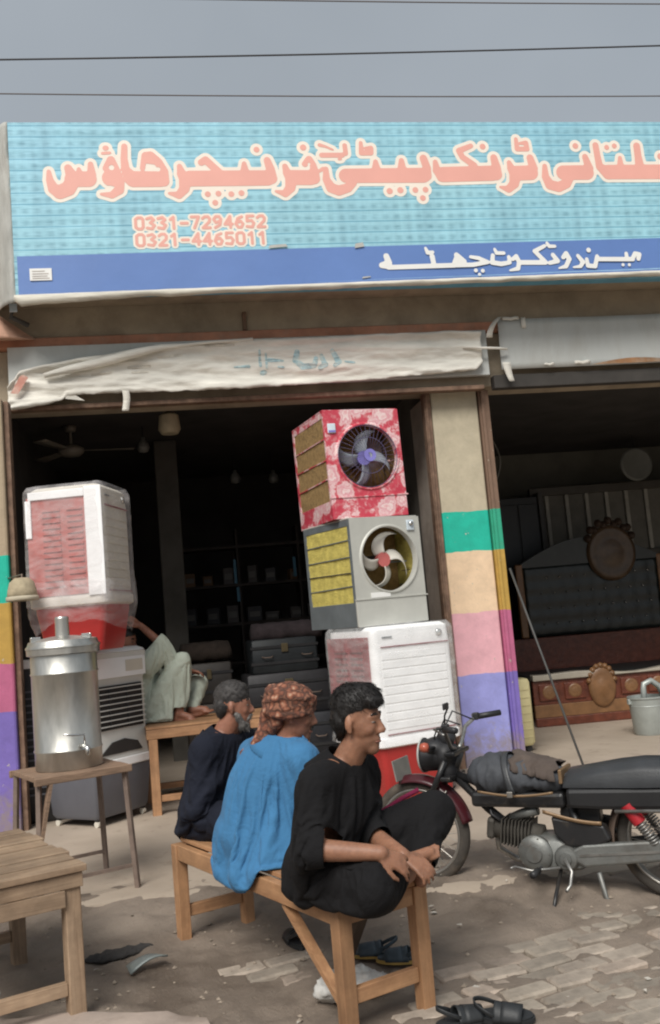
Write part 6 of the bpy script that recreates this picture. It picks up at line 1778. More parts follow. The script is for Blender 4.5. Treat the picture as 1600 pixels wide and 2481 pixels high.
def face_bits(parent, L, R, s=1.0, beard=None, brow=EYE_D):
    A = Matrix(R)
    for sg in (-1, 1):
        e = MB(); e.lathe([(0, -0.011), (0.008, -0.008), (0.011, 0), (0.008, 0.008), (0, 0.011)], 12)
        o = e.build('eye', EYE_W, parent, smooth=True); o.location = L(0.0735, sg*0.031, 0.002); o.scale = (1.0*s, 1.2*s, 0.5*s)
        o.rotation_euler = A.to_euler()
        i = MB(); i.lathe([(0, -0.0055), (0.0045, -0.003), (0.0058, 0), (0.0045, 0.003), (0, 0.0055)], 10)
        q = i.build('iris', EYE_D, o, smooth=True); q.location = (0.0078, 0, 0)
        pts = [L(0.0865-0.012*k*k/9, sg*(0.012+0.0125*k), 0.026+0.005*math.sin(k*0.9)) for k in range(4)]
        MB().tube(pts, [0.0042*s, 0.0058*s, 0.005*s, 0.0025*s], 8).build('eyebrow', brow, parent, smooth=True)
    pts = [L(0.092-0.010*(k-2)**2/4, 0.022*(k-2)/2, -0.0695) for k in range(5)]
    MB().tube(pts, [0.002*s, 0.0038*s, 0.0045*s, 0.0038*s, 0.002*s], 8).build('mouth', LIP, parent, smooth=True)

def strands(name, n, place, material, parent, r=0.0022, seed=1):
    g = MB(); rs = random.Random(seed)
    for k in range(n):
        pts = place(rs)
        g.tube(pts, [r*(1-0.7*i/(len(pts)-1)) for i in range(len(pts))], 3, caps=False)
    return g.build(name, material, parent, smooth=True)

def folds(amp, seed, sx=(1.0, 1.0, 1.0), f=9.0):
    """creases: ridged noise on a warped, stretched domain"""
    def fn(p, n):
        w = 0.030*fbm(p[0]+seed, p[1], p[2], 5.0, 2)
        q = Vector(((p[0]+w)*sx[0]+seed, (p[1]-w)*sx[1], (p[2]+w)*sx[2]))
        r1 = 1-2.4*abs(mnoise.noise(q*f))
        r2 = 1-2.4*abs(mnoise.noise(q*f*2.3+Vector((7, 3, 1))))
        return amp*(0.6*r1+0.28*r2-0.25+0.35*mnoise.noise(q*f*0.45))
    return fn

def person(label, origin, skin, body_prims, voxel, group='men sitting at the shop'):
    me = blob_mesh('person', body_prims, voxel, 2, 0.4)
    o = link('person', me, skin, smooth=True)
    return tag(o, label, 'person', group)
def wear(parent, name, prims, material, voxel=0.012, smooth=4, fold=None, cut=None):
    me = blob_mesh(name, prims, voxel, smooth, 0.5)
    if fold: displace(me, fold)
    if cut: trim(me, cut)
    return link(name, me, material, parent, smooth=True)

def smooth_rim(me, it=6):
    bm = bmesh.new(); bm.from_mesh(me)
    rim = {v: [e.other_vert(v) for e in v.link_edges if e.is_boundary] for v in bm.verts if v.is_boundary}
    for _ in range(it):
        new = {v: (sum((o.co for o in nb), Vector())/len(nb))*0.5+v.co*0.5 for v, nb in rim.items() if nb}
        for v, c in new.items(): v.co = c
    bm.to_mesh(me); bm.free()

def keep_largest(me):
    bm = bmesh.new(); bm.from_mesh(me)
    seen, best = set(), []
    for v in bm.verts:
        if v in seen: continue
        comp, todo = [], [v]; seen.add(v)
        while todo:
            x = todo.pop(); comp.append(x)
            for e in x.link_edges:
                y = e.other_vert(x)
                if y not in seen:
                    seen.add(y); todo.append(y)
        if len(comp) > len(best): best = comp
    b = set(best)
    bmesh.ops.delete(bm, geom=[v for v in bm.verts if v not in b], context='VERTS')
    bm.to_mesh(me); bm.free()

def collar(parent, nk, head, yaw, material, gap, r0=0.128, r1=0.068, h=0.100):
    """stand collar with folded points, open at the throat"""
    up = np.array(head)-np.array(nk); up /= np.linalg.norm(up)
    fx = V(math.cos(yaw), math.sin(yaw), 0); fx -= up*(fx @ up); fx /= np.linalg.norm(fx)
    ly = np.cross(up, fx)
    g = MB()
    def fn(u, w):
        a = gap+(2*math.pi-2*gap)*u
        front = math.exp(-min(u, 1-u)*14)
        r = r0+(r1-r0)*math.sin(min(w, .62)/.62*math.pi/2)+(0.012*(w-.62)/.38 if w > .62 else 0)
        z = -0.077+h*math.sin(min(w, .62)/.62*math.pi/2)-(0.034*(w-.62)/.38*(1+.6*front) if w > .62 else 0)-0.020*front
        return tuple(nk+fx*math.cos(a)*r+ly*math.sin(a)*r*1.05+up*z)
    g.grid(36, 8, fn)
    return g.build('collar', material, parent, smooth=True, solid=0.004)

def drape_cloth(parent, name, prims, colliders, cut, material, voxel=0.0145, frames=12, shrink=-0.07, bend=0.15, tension=12, pins=()):
    """real cloth: a loose shell is cut open at neck, cuffs and hem, held at the neck and cuffs, and left to fall on body and seat"""
    me = blob_mesh(name, prims, voxel, 6, 0.5)
    trim(me, cut)
    keep_largest(me)
    smooth_rim(me)
    o = bpy.data.objects.new(name, me)
    WORK.collection.objects.link(o)
    vg = o.vertex_groups.new(name='pin')
    for p, r in pins:
        ids = [v.index for v in me.vertices if (np.array(v.co)-p) @ (np.array(v.co)-p) < r*r]
        if ids: vg.add(ids, 1.0, 'REPLACE')
    cols = []
    for cm in colliders:
        co = bpy.data.objects.new('tmp_collider', cm)
        WORK.collection.objects.link(co)
        co.modifiers.new('c', 'COLLISION')
        co.collision.thickness_outer = 0.004
        co.collision.cloth_friction = 25
        cols.append(co)
    md = o.modifiers.new('cloth', 'CLOTH')
    q = md.settings
    q.quality = 5; q.mass = 0.25; q.tension_stiffness = q.compression_stiffness = tension
    q.shear_stiffness = 4; q.bending_stiffness = bend; q.air_damping = 2; q.shrink_min = shrink
    q.vertex_group_mass = 'pin'
    md.collision_settings.distance_min = 0.005
    md.collision_settings.collision_quality = 2
    md.point_cache.frame_start, md.point_cache.frame_end = 1, frames+2
    for f in range(1, frames+1):
        WORK.frame_set(f)
    out = bpy.data.meshes.new_from_object(o.evaluated_get(WORK.view_layers[0].depsgraph))
    bpy.data.objects.remove(o)
    for c in cols:
        bpy.data.objects.remove(c)
    WORK.frame_set(1)
    out.materials.clear()
    return link(name, out, material, parent, smooth=True, solid=0.004, sub=1)

def box_mesh(lo, hi, M=None):
    g = MB().box(lo, hi, M)
    me = bpy.data.meshes.new('box'); me.from_pydata(g.v, [], g.f); return me
BENCH_BOX = lambda: box_mesh((-0.78, -0.205, 0.2), (0.78, 0.205, BZ+0.016), Matrix.Translation(bench_c) @ rotz(bench_a))
def past(c, p, d, r):
    """is point c beyond the plane at p facing d, and within r of p"""
    x = np.array(c)-p
    return x @ d > 0 and x @ x < r*r

def fur(name, me, n, ln, comb, lift, material, parent, r=0.0016, seed=1, keep=None):
    """short strands lying along the surface of a hair volume"""
    rs = random.Random(seed)
    vs = [(np.array(v.co), np.array(v.normal)) for v in me.vertices]
    if keep: vs = [q for q in vs if keep(q[0])]
    g = MB()
    for k in range(n):
        p, nn = vs[rs.randrange(len(vs))]
        d = np.array(comb(p), float)+np.array([rs.gauss(0, .25), rs.gauss(0, .25), rs.gauss(0, .25)])
        d -= nn*(d @ nn); d /= np.linalg.norm(d)+1e-6
        L = ln*rs.uniform(.6, 1.3)
        pts = [tuple(p-nn*0.002+d*L*t+nn*lift*L*t*(1-.5*t)) for t in (0, .35, .7, 1.0)]
        g.tube(pts, [r, r*.9, r*.6, r*.15], 3, caps=False)
    return g.build(name, material, parent, smooth=True)

V = lambda *a: np.array(a, float)
def grow(prims, d):
    out = []
    for p in prims:
        if p[0] == 'k':
            out.append(('k', p[1], p[2], p[3]+d, p[4]+d))
        else:
            out.append(('e', p[1], tuple(np.array(p[2])+d), *p[3:]))
    return out
def torso_prims(pel, ch, nk, fwdyaw, sl, sr, k=1.0, belly=0.0):
    """pelvis, chest, neck base, shoulders"""
    up = np.array(nk)-np.array(pel); up /= np.linalg.norm(up)
    fx = np.array([math.cos(fwdyaw), math.sin(fwdyaw), 0.0]); fx -= up*fx.dot(up); fx /= np.linalg.norm(fx)
    ly = np.cross(up, fx)
    A = np.column_stack([fx, ly, up])
    mid = (np.array(pel)+np.array(ch))/2
    P = [('e', pel, (0.125*k, 0.165*k, 0.10*k), A), ('e', mid+fx*belly, (0.112*k+belly, 0.145*k, 0.16*k), A), ('e', ch, (0.118*k, 0.165*k, 0.17*k), A),
         ('e', np.array(ch)+up*0.10, (0.10*k, 0.165*k, 0.10*k), A),
         ('k', sl, sr, 0.066*k, 0.066*k), ('k', nk-up*0.03, sl, 0.058*k, 0.06*k), ('k', nk-up*0.03, sr, 0.058*k, 0.06*k)]
    return P, A

# ---------------------------------------------------------------- young man in black, near end of the bench
yaw_t, yaw_h = rad(-36), rad(-30)
pel, ch, nk = V(.455, 3.755, .575), V(.505, 3.705, .785), V(.568, 3.668, .955)
sl, sr = V(.665, 3.825, .895), V(.440, 3.53, .905)
hc = V(.634, 3.625, 1.100)
RH = frame(yaw_h, rad(4))
TP, TA = torso_prims(pel, ch, nk, yaw_t, sl, sr, 0.95)
HP, HL_ = head_prims(hc, RH, 1.04, 0.86)
el_r, wr_r = V(.395, 3.455, .69), V(.628, 3.372, .668)
el_l, wr_l = V(.655, 3.72, .66), V(.735, 3.515, .615)
kn_r, an_r = V(.595, 3.385, .565), V(.76, 3.60, .53)
kn_l, an_l = V(.935, 3.795, .715), V(.825, 3.665, .525)
hip_r, hip_l = V(.46, 3.63, .565), V(.55, 3.82, .565)
arms = [('k', sr, el_r, .052, .043), ('k', el_r, wr_r, .042, .028), ('k', sl, el_l, .052, .043), ('k', el_l, wr_l, .042, .028)]
hands = hand_prims(wr_r, V(.12, .02, -.075), V(.35, -.75, .6), 0.90, 0.32, 1)+hand_prims(wr_l, V(.10, -.06, -.07), V(.2, -.6, .75), 0.90, 0.45, -1)
legs = [('k', hip_r, kn_r, .085, .062), ('k', kn_r, an_r, .060, .040), ('k', hip_l, kn_l, .085, .062), ('k', kn_l, an_l, .06, .042)]
feet = foot_prims(V(.775, 3.56, .585), V(.89, 3.575, .635), V(-.3, -.6, .8), 0.75)+foot_prims(an_l, V(.84, 3.84, .51), V(0, 0, 1), 0.9)
neck = [('k', nk-V(.01, -.01, .05), hc+V(.0, .0, -.06), .058, .054)]
man1 = person('young man in black with thick black hair sitting nearest, hands clasped', None, SKIN_A, TP+HP+neck+arms+hands+legs+feet, 0.0065)
face_bits(man1, HL_, RH, 1.04)
kam = grow(TP, 0.024)+[('k', sr, el_r, .080, .068), ('k', el_r, el_r+(wr_r-el_r)*0.5, .064, .060), ('k', sl, el_l, .076, .062), ('k', el_l, el_l+(wr_l-el_l)*0.6, .062, .058),
    ('k', pel+V(-.03, .0, -.03), pel+V(.05, -.11, -.04), .13, .10), ('k', pel+V(-.05, .02, .02), pel+V(-.06, .03, -.06), .15, .10), ('k', pel, pel+V(.10, .03, -.03), .13, .10),
    ('e', V(.44, 3.62, .66), (.12, .12, .17)), ('k', nk-V(0, 0, .06), nk+V(0, 0, .02), .080, .072)]
body_c = lambda: blob_mesh('c', TP+HP+neck+arms+legs, 0.02, 2)
dr, dl = (wr_r-el_r)/np.linalg.norm(wr_r-el_r), (wr_l-el_l)/np.linalg.norm(wr_l-el_l)
cut = lambda c: c.z < 0.475 or past(c, el_r+(wr_r-el_r)*.22, dr, .10) or past(c, el_l+(wr_l-el_l)*.35, dl, .09) or past(c, nk+V(0, 0, .0), V(.18, -.12, .97), .105)
drape_cloth(man1, 'kameez', kam, [body_c(), BENCH_BOX()], cut, C_BLACK, pins=[(nk, .10), (el_r+(wr_r-el_r)*.22, .085), (el_l+(wr_l-el_l)*.35, .08)])
collar(man1, nk, hc, yaw_t, C_BLACK, rad(26))
sh = [('k', hip_r, kn_r, .115, .088), ('k', kn_r, an_r-V(.03, .06, 0), .088, .066), ('k', hip_l, kn_l, .115, .070), ('k', kn_l, kn_l+(an_l-kn_l)*0.85, .070, .066),
      ('e', V(.58, 3.62, .555), (.16, .16, .075)), ('k', V(.60, 3.47, .55), V(.72, 3.62, .53), .075, .055), ('k', V(.74, 3.80, .58), V(.86, 3.72, .56), .07, .06)]
an_c = lambda c: past(c, an_r-V(.03, .07, 0), (an_r-kn_r)/np.linalg.norm(an_r-kn_r), .11) or past(c, kn_l+(an_l-kn_l)*.9, (an_l-kn_l)/np.linalg.norm(an_l-kn_l), .12)
drape_cloth(man1, 'shalwar', sh, [body_c(), BENCH_BOX()], an_c, C_BLACK, frames=8, shrink=-0.08, pins=[(kn_l+(an_l-kn_l)*.9, .09)])
g = MB(); g.tube([V(.66, 3.87, .665), V(.74, 3.89, .70), V(.83, 3.885, .745), V(.90, 3.87, .775)], 0.010, 8); g.build('maroon_piping', C_MAROON, man1, smooth=True)
# hair: full on top, short at the sides
A = np.array(RH)
hp = []
for p, r in (((-0.020, 0, 0.060), (0.098, 0.079, 0.077)), ((0.026, 0.0, 0.090), (0.066, 0.064, 0.046)), ((-0.066, 0, 0.012), (0.048, 0.068, 0.066)), ((0.066, -0.006, 0.078), (0.036, 0.056, 0.030)), ((-0.028, 0.0, 0.030), (0.056, 0.080, 0.044)), ((-0.048, 0.0, 0.004), (0.044, 0.078, 0.046)), ((-0.070, 0, -0.028), (0.030, 0.052, 0.038))):
    hp.append(('e', hc+A @ (V(p[0]*.88, p[1], p[2])*1.06), tuple(V(r[0]*.9, r[1], r[2])*1.06), A))
hm = blob_mesh('hair', hp, 0.007, 2)
displace(hm, lambda p, n: 0.002*fbm(p[0], p[1], p[2]*1.4, 45, 3))
hair = link('hair', hm, HAIR_BLK, man1, smooth=True)
def lock(rs):
    th, ph = rs.uniform(-1.5, 1.5), rs.uniform(0.25, 1.25)
    base = V(0.01+0.085*math.cos(th)*math.cos(ph), 0.078*math.sin(th)*math.cos(ph), 0.055+0.075*math.sin(ph))
    d = V(rs.uniform(.0, .8), rs.uniform(-.7, .2), rs.uniform(-.6, .3)); d /= np.linalg.norm(d)
    ln = rs.uniform(.012, .032)
    return [tuple(hc+A @ ((base*V(.88, 1, 1)+d*ln*t+V(0, 0, -.018*t*t))*1.06)) for t in (0, .35, .7, 1.0)]
strands('hair_strands', 60, lock, HAIR_BLK, man1, 0.0014, 4)
fur('hair_strands', hm, 4200, 0.030, lambda p: A @ V(.55, -.35, -.45) if (A.T @ (p-hc))[2] > .05 else A @ V(-.15, 0, -1.0), 0.12, HAIR_BLK, man1, 0.0012, 12)

# ---------------------------------------------------------------- man in blue with patterned turban, middle
yaw_t, yaw_h = rad(24), rad(-12)
pel, ch, nk = V(.215, 4.375, .57), V(.285, 4.36, .775), V(.405, 4.33, .975)
sl, sr = V(.285, 4.515, .905), V(.47, 4.185, .905)
hc = V(.468, 4.295, 1.085)
RH = frame(yaw_h, rad(10))
TP, TA = torso_prims(pel, ch, nk, yaw_t, sl, sr, 1.0)
HP, HL_ = head_prims(hc, RH, 1.0)
el_r, wr_r = V(.53, 4.12, .66), V(.72, 4.25, .60)
el_l, wr_l = V(.42, 4.66, .66), V(.66, 4.55, .60)
kn_r, an_r = V(.62, 4.20, .56), V(.50, 4.48, .51)
kn_l, an_l = V(.66, 4.50, .60), V(.56, 4.40, .51)
hip_r, hip_l = V(.26, 4.29, .56), V(.22, 4.47, .56)
arms = [('k', sr, el_r, .054, .044), ('k', el_r, wr_r, .043, .029), ('k', sl, el_l, .054, .044), ('k', el_l, wr_l, .043, .029)]
hands = hand_prims(wr_r, V(.1, .03, -.05), V(.3, -.4, .8), 1.0, 0.4, 1)+hand_prims(wr_l, V(.1, -.05, -.05), V(.3, .2, .8), 1.0, 0.4, -1)
legs = [('k', hip_r, kn_r, .088, .064), ('k', kn_r, an_r, .062, .042), ('k', hip_l, kn_l, .088, .064), ('k', kn_l, an_l, .062, .042)]
feet = foot_prims(an_r, an_r+V(.15, .10, -.02), V(0, 0, 1))+foot_prims(an_l, an_l+V(.15, -.08, -.02), V(0, 0, 1))
neck = [('k', nk-V(.02, 0, .04), hc+V(-.01, 0, -.05), .058, .054)]
man2 = person('man in blue tunic and rust patterned turban sitting in the middle of the bench', None, SKIN_B, TP+HP+neck+arms+hands+legs+feet, 0.008)
face_bits(man2, HL_, RH, 1.0)
kam = grow(TP, 0.028)+[('k', sr, el_r, .086, .078), ('k', el_r, wr_r, .076, .052), ('k', sl, el_l, .086, .078), ('k', el_l, wr_l, .076, .052),
    ('k', pel+V(-.03, .0, .02), pel+V(-.05, .0, -.07), .165, .12), ('k', pel+V(-.02, -.10, -.02), pel+V(-.02, .10, -.02), .13, .13), ('k', V(.17, 4.25, .56), V(.40, 4.16, .56), .115, .10), ('k', V(.15, 4.36, .50), V(.36, 4.19, .49), .125, .095),
    ('e', V(.25, 4.36, .74), (.145, .19, .22)), ('e', V(.33, 4.22, .70), (.13, .12, .20)), ('k', nk-V(.03, 0, .05), nk+V(0, 0, .03), .082, .074)]
body_c = lambda: blob_mesh('c', TP+HP+neck+arms+legs, 0.02, 2)
dr, dl = (wr_r-el_r)/np.linalg.norm(wr_r-el_r), (wr_l-el_l)/np.linalg.norm(wr_l-el_l)
cut = lambda c: c.z < 0.462 or past(c, el_r+(wr_r-el_r)*.9, dr, .14) or past(c, el_l+(wr_l-el_l)*.9, dl, .14) or past(c, nk+V(0, 0, .02), V(.2, 0, .97), .105)
collar(man2, nk, hc, yaw_t, C_BLUE, rad(15))
drape_cloth(man2, 'kameez', kam, [body_c(), BENCH_BOX()], cut, C_BLUE, voxel=0.0135, frames=14, shrink=-0.09, pins=[(nk, .105), (wr_r, .08), (wr_l, .08)])
sh = [('k', hip_r, kn_r, .085, .088), ('k', kn_r, an_r, .088, .06), ('k', hip_l, kn_l, .085, .088), ('k', kn_l, an_l, .088, .06)]
wear(man2, 'shalwar', sh, C_BLUE, 0.013, 4, folds(0.008, 2.0))
# turban: wound cloth, long tail down the neck
A = np.array(RH)
mt, nt, b = new_mat('turban_print')
v = mapping(nt)
vo = nt.nodes.new('ShaderNodeTexVoronoi'); vo.inputs['Scale'].default_value = 30
n0 = tex_noise(nt, v, 18, 3, 0.6)
vm = nt.nodes.new('ShaderNodeVectorMath'); vm.operation = 'MULTIPLY_ADD'; vm.inputs[1].default_value = (.04, .04, .04)
nt.links.new(n0.outputs['Color'], vm.inputs[0]); nt.links.new(v, vm.inputs[2]); nt.links.new(vm.outputs[0], vo.inputs['Vector'])
rr = nt.nodes.new('ShaderNodeValToRGB'); e = rr.color_ramp.elements
e[0].position, e[0].color = 0.0, (0.46, 0.33, 0.23, 1)
e[1].position, e[1].color = 0.28, (0.30, 0.12, 0.07, 1)
for p_, c_ in ((0.45, (0.17, 0.06, 0.035)), (0.62, (0.06, 0.03, 0.022)), (0.85, (0.26, 0.11, 0.065))):
    q = e.new(p_); q.color = (*c_, 1)
nt.links.new(vo.outputs['Distance'], rr.inputs['Fac']); nt.links.new(rr.outputs[0], b.inputs['Base Color']); b.inputs['Roughness'].default_value = 0.9
n3 = tex_noise(nt, mapping(nt, (1, 1, 3)), 12, 4, 0.6, 1.0); add_bump(nt, b, n3.outputs['Fac'], 0.6, 0.02)
M_TURBAN = mt
tp = [('e', hc+A @ V(-.03, 0, .055), (.118, .104, .088), A)]
for k in range(6):
    a0 = -0.5+0.2*k
    for j in range(14):
        a = 2*math.pi*j/14; a2 = 2*math.pi*(j+1)/14
        def tpnt(a):
            return hc+A @ V(-.03+.108*math.cos(a), .096*math.sin(a), .020+.018*k+.022*math.sin(a+k*1.3)+.012*math.cos(a)*(1-k*.3))
        s_ = 1-0.05*max(0, k-2)**1.5
        c0 = hc+A @ V(-.02, 0, .05)
        tp.append(('k', c0+(tpnt(a)-c0)*s_, c0+(tpnt(a2)-c0)*s_, .017, .017))
tp += [('k', hc+A @ V(-.10, .02, .03), hc+A @ V(-.115, .03, -.06), .055, .052), ('k', hc+A @ V(-.10, .03, -.06), V(.295, 4.33, .965), .050, .036), ('k', V(.33, 4.36, .98), V(.235, 4.40, .92), .028, .022), ('k', hc+A @ V(-.06, -.06, .0), hc+A @ V(-.09, -.03, -.07), .03, .03)]
tm = blob_mesh('turban', tp, 0.008, 2)
displace(tm, lambda p, n: 0.006*fbm(p[0], p[1], p[2]*2.5, 14, 3))
link('turban', tm, M_TURBAN, man2, smooth=True)
# short dark moustache and stubble
bp = [('k', HL_(.094, .012, -.053), HL_(.090, .028, -.060), .007, .004), ('k', HL_(.094, -.012, -.053), HL_(.090, -.028, -.060), .007, .004), ('e', HL_(.060, 0, -.108), (.022, .024, .012), A)]
link('beard', blob_mesh('beard', bp, 0.005, 1), HAIR_BLK, man2, smooth=True)

# ---------------------------------------------------------------- bearded man in navy, far end
yaw_t, yaw_h = rad(-22), rad(-8)
pel, ch, nk = V(.06, 5.02, .575), V(.105, 5.00, .785), V(.165, 4.985, .955)
sl, sr = V(.275, 5.13, .90), V(.065, 4.84, .905)
hc = V(.232, 4.955, 1.095)
RH = frame(yaw_h, rad(2))
TP, TA = torso_prims(pel, ch, nk, yaw_t, sl, sr, 1.02, 0.01)
HP, HL_ = head_prims(hc, RH, 1.0)
el_r, wr_r = V(.02, 4.78, .67), V(.07, 4.80, .52)
el_l, wr_l = V(.30, 5.12, .66), V(.42, 4.95, .60)
kn_r, an_r = V(.16, 4.72, .57), V(.33, 4.92, .51)
kn_l, an_l = V(.47, 5.05, .60), V(.38, 4.90, .51)
hip_r, hip_l = V(.04, 4.93, .56), V(.10, 5.10, .56)
arms = [('k', sr, el_r, .054, .044), ('k', el_r, wr_r, .043, .029), ('k', sl, el_l, .054, .044), ('k', el_l, wr_l, .043, .029)]
hands = hand_prims(wr_r, V(.06, -.01, -.05), V(-.3, -.7, .4), 1.0, 0.35, 1)+hand_prims(wr_l, V(.1, -.05, -.05), V(.3, .2, .8), 1.0, 0.4, -1)
legs = [('k', hip_r, kn_r, .088, .064), ('k', kn_r, an_r, .062, .042), ('k', hip_l, kn_l, .088, .064), ('k', kn_l, an_l, .062, .042)]
feet = foot_prims(an_r, an_r+V(.16, .03, -.01), V(0, 0, 1))+foot_prims(an_l, an_l+V(.14, -.08, -.01), V(0, 0, 1))
neck = [('k', nk-V(.02, 0, .04), hc+V(-.005, 0, -.05), .06, .056)]
man3 = person('grey-bearded man in navy clothes sitting at the far end of the bench', None, SKIN_C, TP+HP+neck+arms+hands+legs+feet, 0.008)
face_bits(man3, HL_, RH, 1.0)
kam = grow(TP, 0.026)+[('k', sr, el_r, .082, .074), ('k', el_r, wr_r, .074, .064), ('k', sl, el_l, .085, .078), ('k', el_l, wr_l, .074, .056),
    ('k', pel+V(-.03, 0, .02), pel+V(-.04, .0, -.06), .155, .12), ('k', pel+V(-.03, -.10, -.01), pel+V(.02, .08, -.02), .12, .13), ('k', nk-V(.02, 0, .05), nk+V(0, 0, .02), .082, .074), ('e', V(.05, 4.92, .66), (.13, .15, .18))]
body_c = lambda: blob_mesh('c', TP+HP+neck+arms+legs, 0.02, 2)
dr, dl = (wr_r-el_r)/np.linalg.norm(wr_r-el_r), (wr_l-el_l)/np.linalg.norm(wr_l-el_l)
cut = lambda c: c.z < 0.465 or past(c, el_r+(wr_r-el_r)*.8, dr, .13) or past(c, el_l+(wr_l-el_l)*.9, dl, .13) or past(c, nk+V(0, 0, .01), V(.15, 0, .98), .105)
collar(man3, nk, hc, yaw_t, C_NAVY, rad(20))
drape_cloth(man3, 'kameez', kam, [body_c(), BENCH_BOX()], cut, C_NAVY, pins=[(nk, .105), (el_r+(wr_r-el_r)*.8, .08), (wr_l, .08)])
sh = [('k', hip_r, kn_r, .09, .095), ('k', kn_r, an_r, .092, .062), ('k', hip_l, kn_l, .115, .09), ('k', kn_l, an_l, .09, .06), ('k', V(.0, 4.93, .53), V(.12, 4.78, .53), .085, .075)]
wear(man3, 'shalwar', sh, C_NAVY, 0.013, 4, folds(0.012, 4.0))
A = np.array(RH)
hp = [('e', hc+A @ V(-.014, 0, .050), (.092, .081, .081), A), ('e', hc+A @ V(.030, 0, .082), (.042, .056, .034), A), ('e', hc+A @ V(-.062, 0, .005), (.044, .072, .066), A), ('e', hc+A @ V(-.02, 0, .01), (.035, .079, .04), A), ('e', hc+A @ V(-.062, 0, -.03), (.032, .052, .036), A)]
hm = blob_mesh('hair', hp, 0.008, 2); displace(hm, lambda p, n: 0.004*fbm(p[0], p[1], p[2], 50, 3))
link('hair', hm, HAIR_GREY, man3, smooth=True)
fur('hair_strands', hm, 2200, 0.016, lambda p: A @ V(.3, 0, -.8), 0.3, HAIR_GREY, man3, 0.0012, 5)
bp = [('e', hc+A @ V(.040, 0, -.092), (.034, .044, .032), A), ('e', hc+A @ V(.050, 0, -.108), (.025, .030, .024), A), ('k', HL_(.02, .060, -.045), HL_(.045, .040, -.095), .016, .018), ('k', HL_(.02, -.060, -.045), HL_(.045, -.040, -.095), .016, .018),
      ('k', HL_(.092, .010, -.052), HL_(.080, .036, -.066), .008, .006), ('k', HL_(.092, -.010, -.052), HL_(.080, -.036, -.066), .008, .006)]
bm_ = blob_mesh('beard', bp, 0.006, 1); displace(bm_, lambda p, n: 0.005*fbm(p[0], p[1], p[2], 60, 3))
link('beard', bm_, BEARD_GREY, man3, smooth=True)
fur('beard_strands', bm_, 700, 0.016, lambda p: A @ V(.25, 0, -1.0), 0.35, BEARD_GREY, man3, 0.0014, 6)
def bl(rs):
    y = rs.uniform(-.045, .045); b0 = V(rs.uniform(.025, .072), y, rs.uniform(-.125, -.075))
    d = V(.3, y*5, -1.0); d /= np.linalg.norm(d); ln = rs.uniform(.008, .02)
    return [tuple(hc+A @ (b0+d*ln*t)) for t in (0, .5, 1)]
strands('beard_strands', 160, bl, BEARD_GREY, man3, 0.0018, 8)

# ---------------------------------------------------------------- man in pale green reclining on the tall bench behind
pel, ch, nk = V(-.33, 8.40, .88), V(-.40, 8.42, 1.10), V(-.43, 8.42, 1.28)
sl, sr = V(-.37, 8.58, 1.24), V(-.34, 8.27, 1.26)
hc = V(-.485, 8.40, 1.445)
yaw_t, yaw_h = rad(-8), rad(-25)
RH = frame(yaw_h, rad(12))
TP, TA = torso_prims(pel, ch, nk, yaw_t, sl, sr, 1.0)
HP, HL_ = head_prims(hc, RH, 1.0)
el_r, wr_r = V(-.155, 8.30, 1.36), V(-.355, 8.31, 1.565)
el_l, wr_l = V(-.15, 8.66, 1.05), V(.02, 8.50, 1.15)
kn_r, an_r = V(-.03, 8.33, 1.235), V(-.085, 8.30, .795)
kn_l, an_l = V(.10, 8.62, 1.02), V(.03, 8.42, .815)
hip_r, hip_l = V(-.33, 8.32, .83), V(-.33, 8.50, .83)
arms = [('k', sr, el_r, .052, .044), ('k', el_r, wr_r, .042, .029), ('k', sl, el_l, .052, .044), ('k', el_l, wr_l, .042, .029)]
hands = hand_prims(wr_r, V(-.07, .0, .06), V(.2, -.5, .8), 1.0, 0.5, -1)+hand_prims(wr_l, V(.1, 0, -.03), V(0, 0, 1), 1.0, 0.4, -1)
legs = [('k', hip_r, kn_r, .086, .062), ('k', kn_r, an_r, .060, .040), ('k', hip_l, kn_l, .086, .062), ('k', kn_l, an_l, .060, .042)]
feet = foot_prims(an_r, an_r+V(.17, -.04, -.01), V(0, 0, 1))+foot_prims(an_l, an_l+V(.18, -.03, .03), V(-.2, 0, 1))
neck = [('k', nk-V(.0, 0, .04), hc+V(-.01, 0, -.05), .058, .054)]
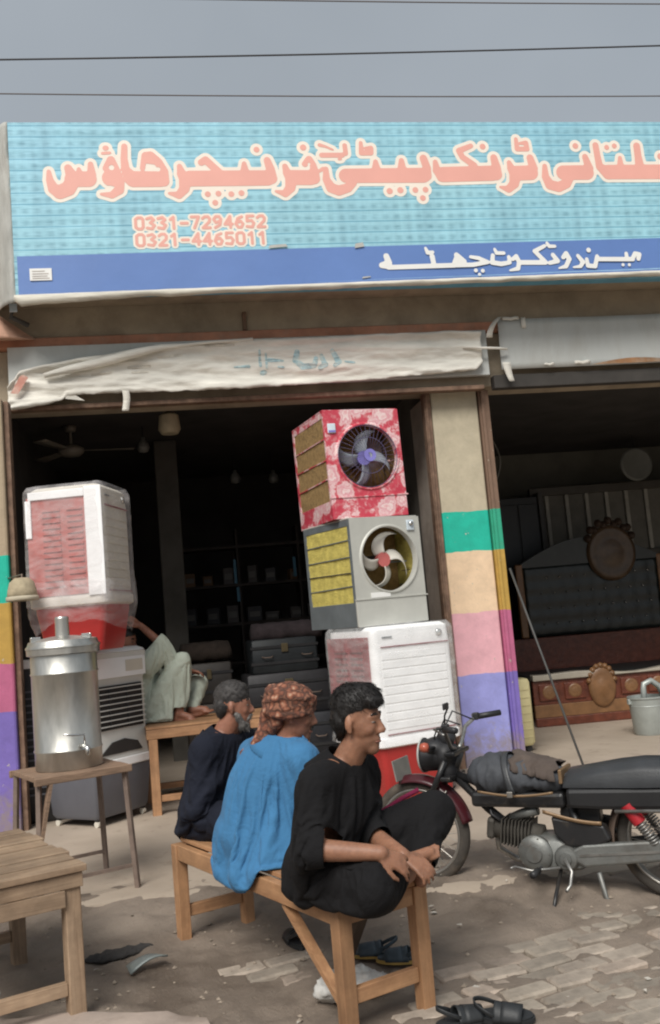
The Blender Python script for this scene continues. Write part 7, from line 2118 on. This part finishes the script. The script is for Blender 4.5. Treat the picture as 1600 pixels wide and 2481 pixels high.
man4 = person('barefoot man in pale green leaning back on the tall bench, arm raised to head', None, SKIN_C, TP+HP+neck+arms+hands+legs+feet, 0.009, 'men sitting at the shop')
face_bits(man4, HL_, RH, 1.0)
kam = grow(TP, 0.026)+[('k', sr, el_r, .085, .082), ('k', el_r, el_r+(wr_r-el_r)*.6, .078, .066), ('k', sl, el_l, .085, .078), ('k', el_l, wr_l, .074, .055),
    ('k', hip_r+V(0, 0, .02), kn_r+V(-.01, 0, .0), .115, .088), ('k', kn_r, kn_r+(an_r-kn_r)*.62+V(-.04, 0, 0), .09, .10), ('k', V(-.20, 8.30, 1.0), V(-.15, 8.28, .86), .10, .075), ('k', V(-.30, 8.30, .90), V(-.17, 8.27, .80), .09, .06),
    ('k', kn_r+V(-.06, .0, -.03), V(-.17, 8.28, .95), .09, .09)]
body_c = lambda: blob_mesh('c', TP+HP+neck+arms+legs, 0.02, 2)
dr, dl = (wr_r-el_r)/np.linalg.norm(wr_r-el_r), (wr_l-el_l)/np.linalg.norm(wr_l-el_l)
cut = lambda c: c.z < 0.765 or past(c, el_r+(wr_r-el_r)*.38, dr, .12) or past(c, el_l+(wr_l-el_l)*.9, dl, .13) or past(c, nk+V(0, 0, .01), V(-.1, 0, .98), .105) or (c.z < 0.93 and c.x > -.12)
drape_cloth(man4, 'kameez', kam, [body_c(), box_mesh((-.36, 7.9, .5), (1.0, 8.75, .742))], cut, C_MINT, voxel=0.0145, frames=14, shrink=-0.10, bend=0.08, pins=[(nk, .11), (el_r+(wr_r-el_r)*.38, .085), (el_r, .06), (wr_l, .08)])
sh = [('k', hip_l, kn_l, .11, .085), ('k', kn_l, kn_l+(an_l-kn_l)*.85, .085, .062), ('k', hip_r, kn_r, .10, .08)]
wear(man4, 'shalwar', sh, C_MINT, 0.013, 4, folds(0.012, 1.0))
A = np.array(RH)
hm = blob_mesh('hair', [('e', hc+A @ V(-.026, 0, .055), (.098, .082, .076), A), ('e', hc+A @ V(-.070, 0, .0), (.046, .070, .066), A)], 0.009, 2)
link('hair', hm, HAIR_BLK, man4, smooth=True)

bpy.data.scenes.remove(WORK)
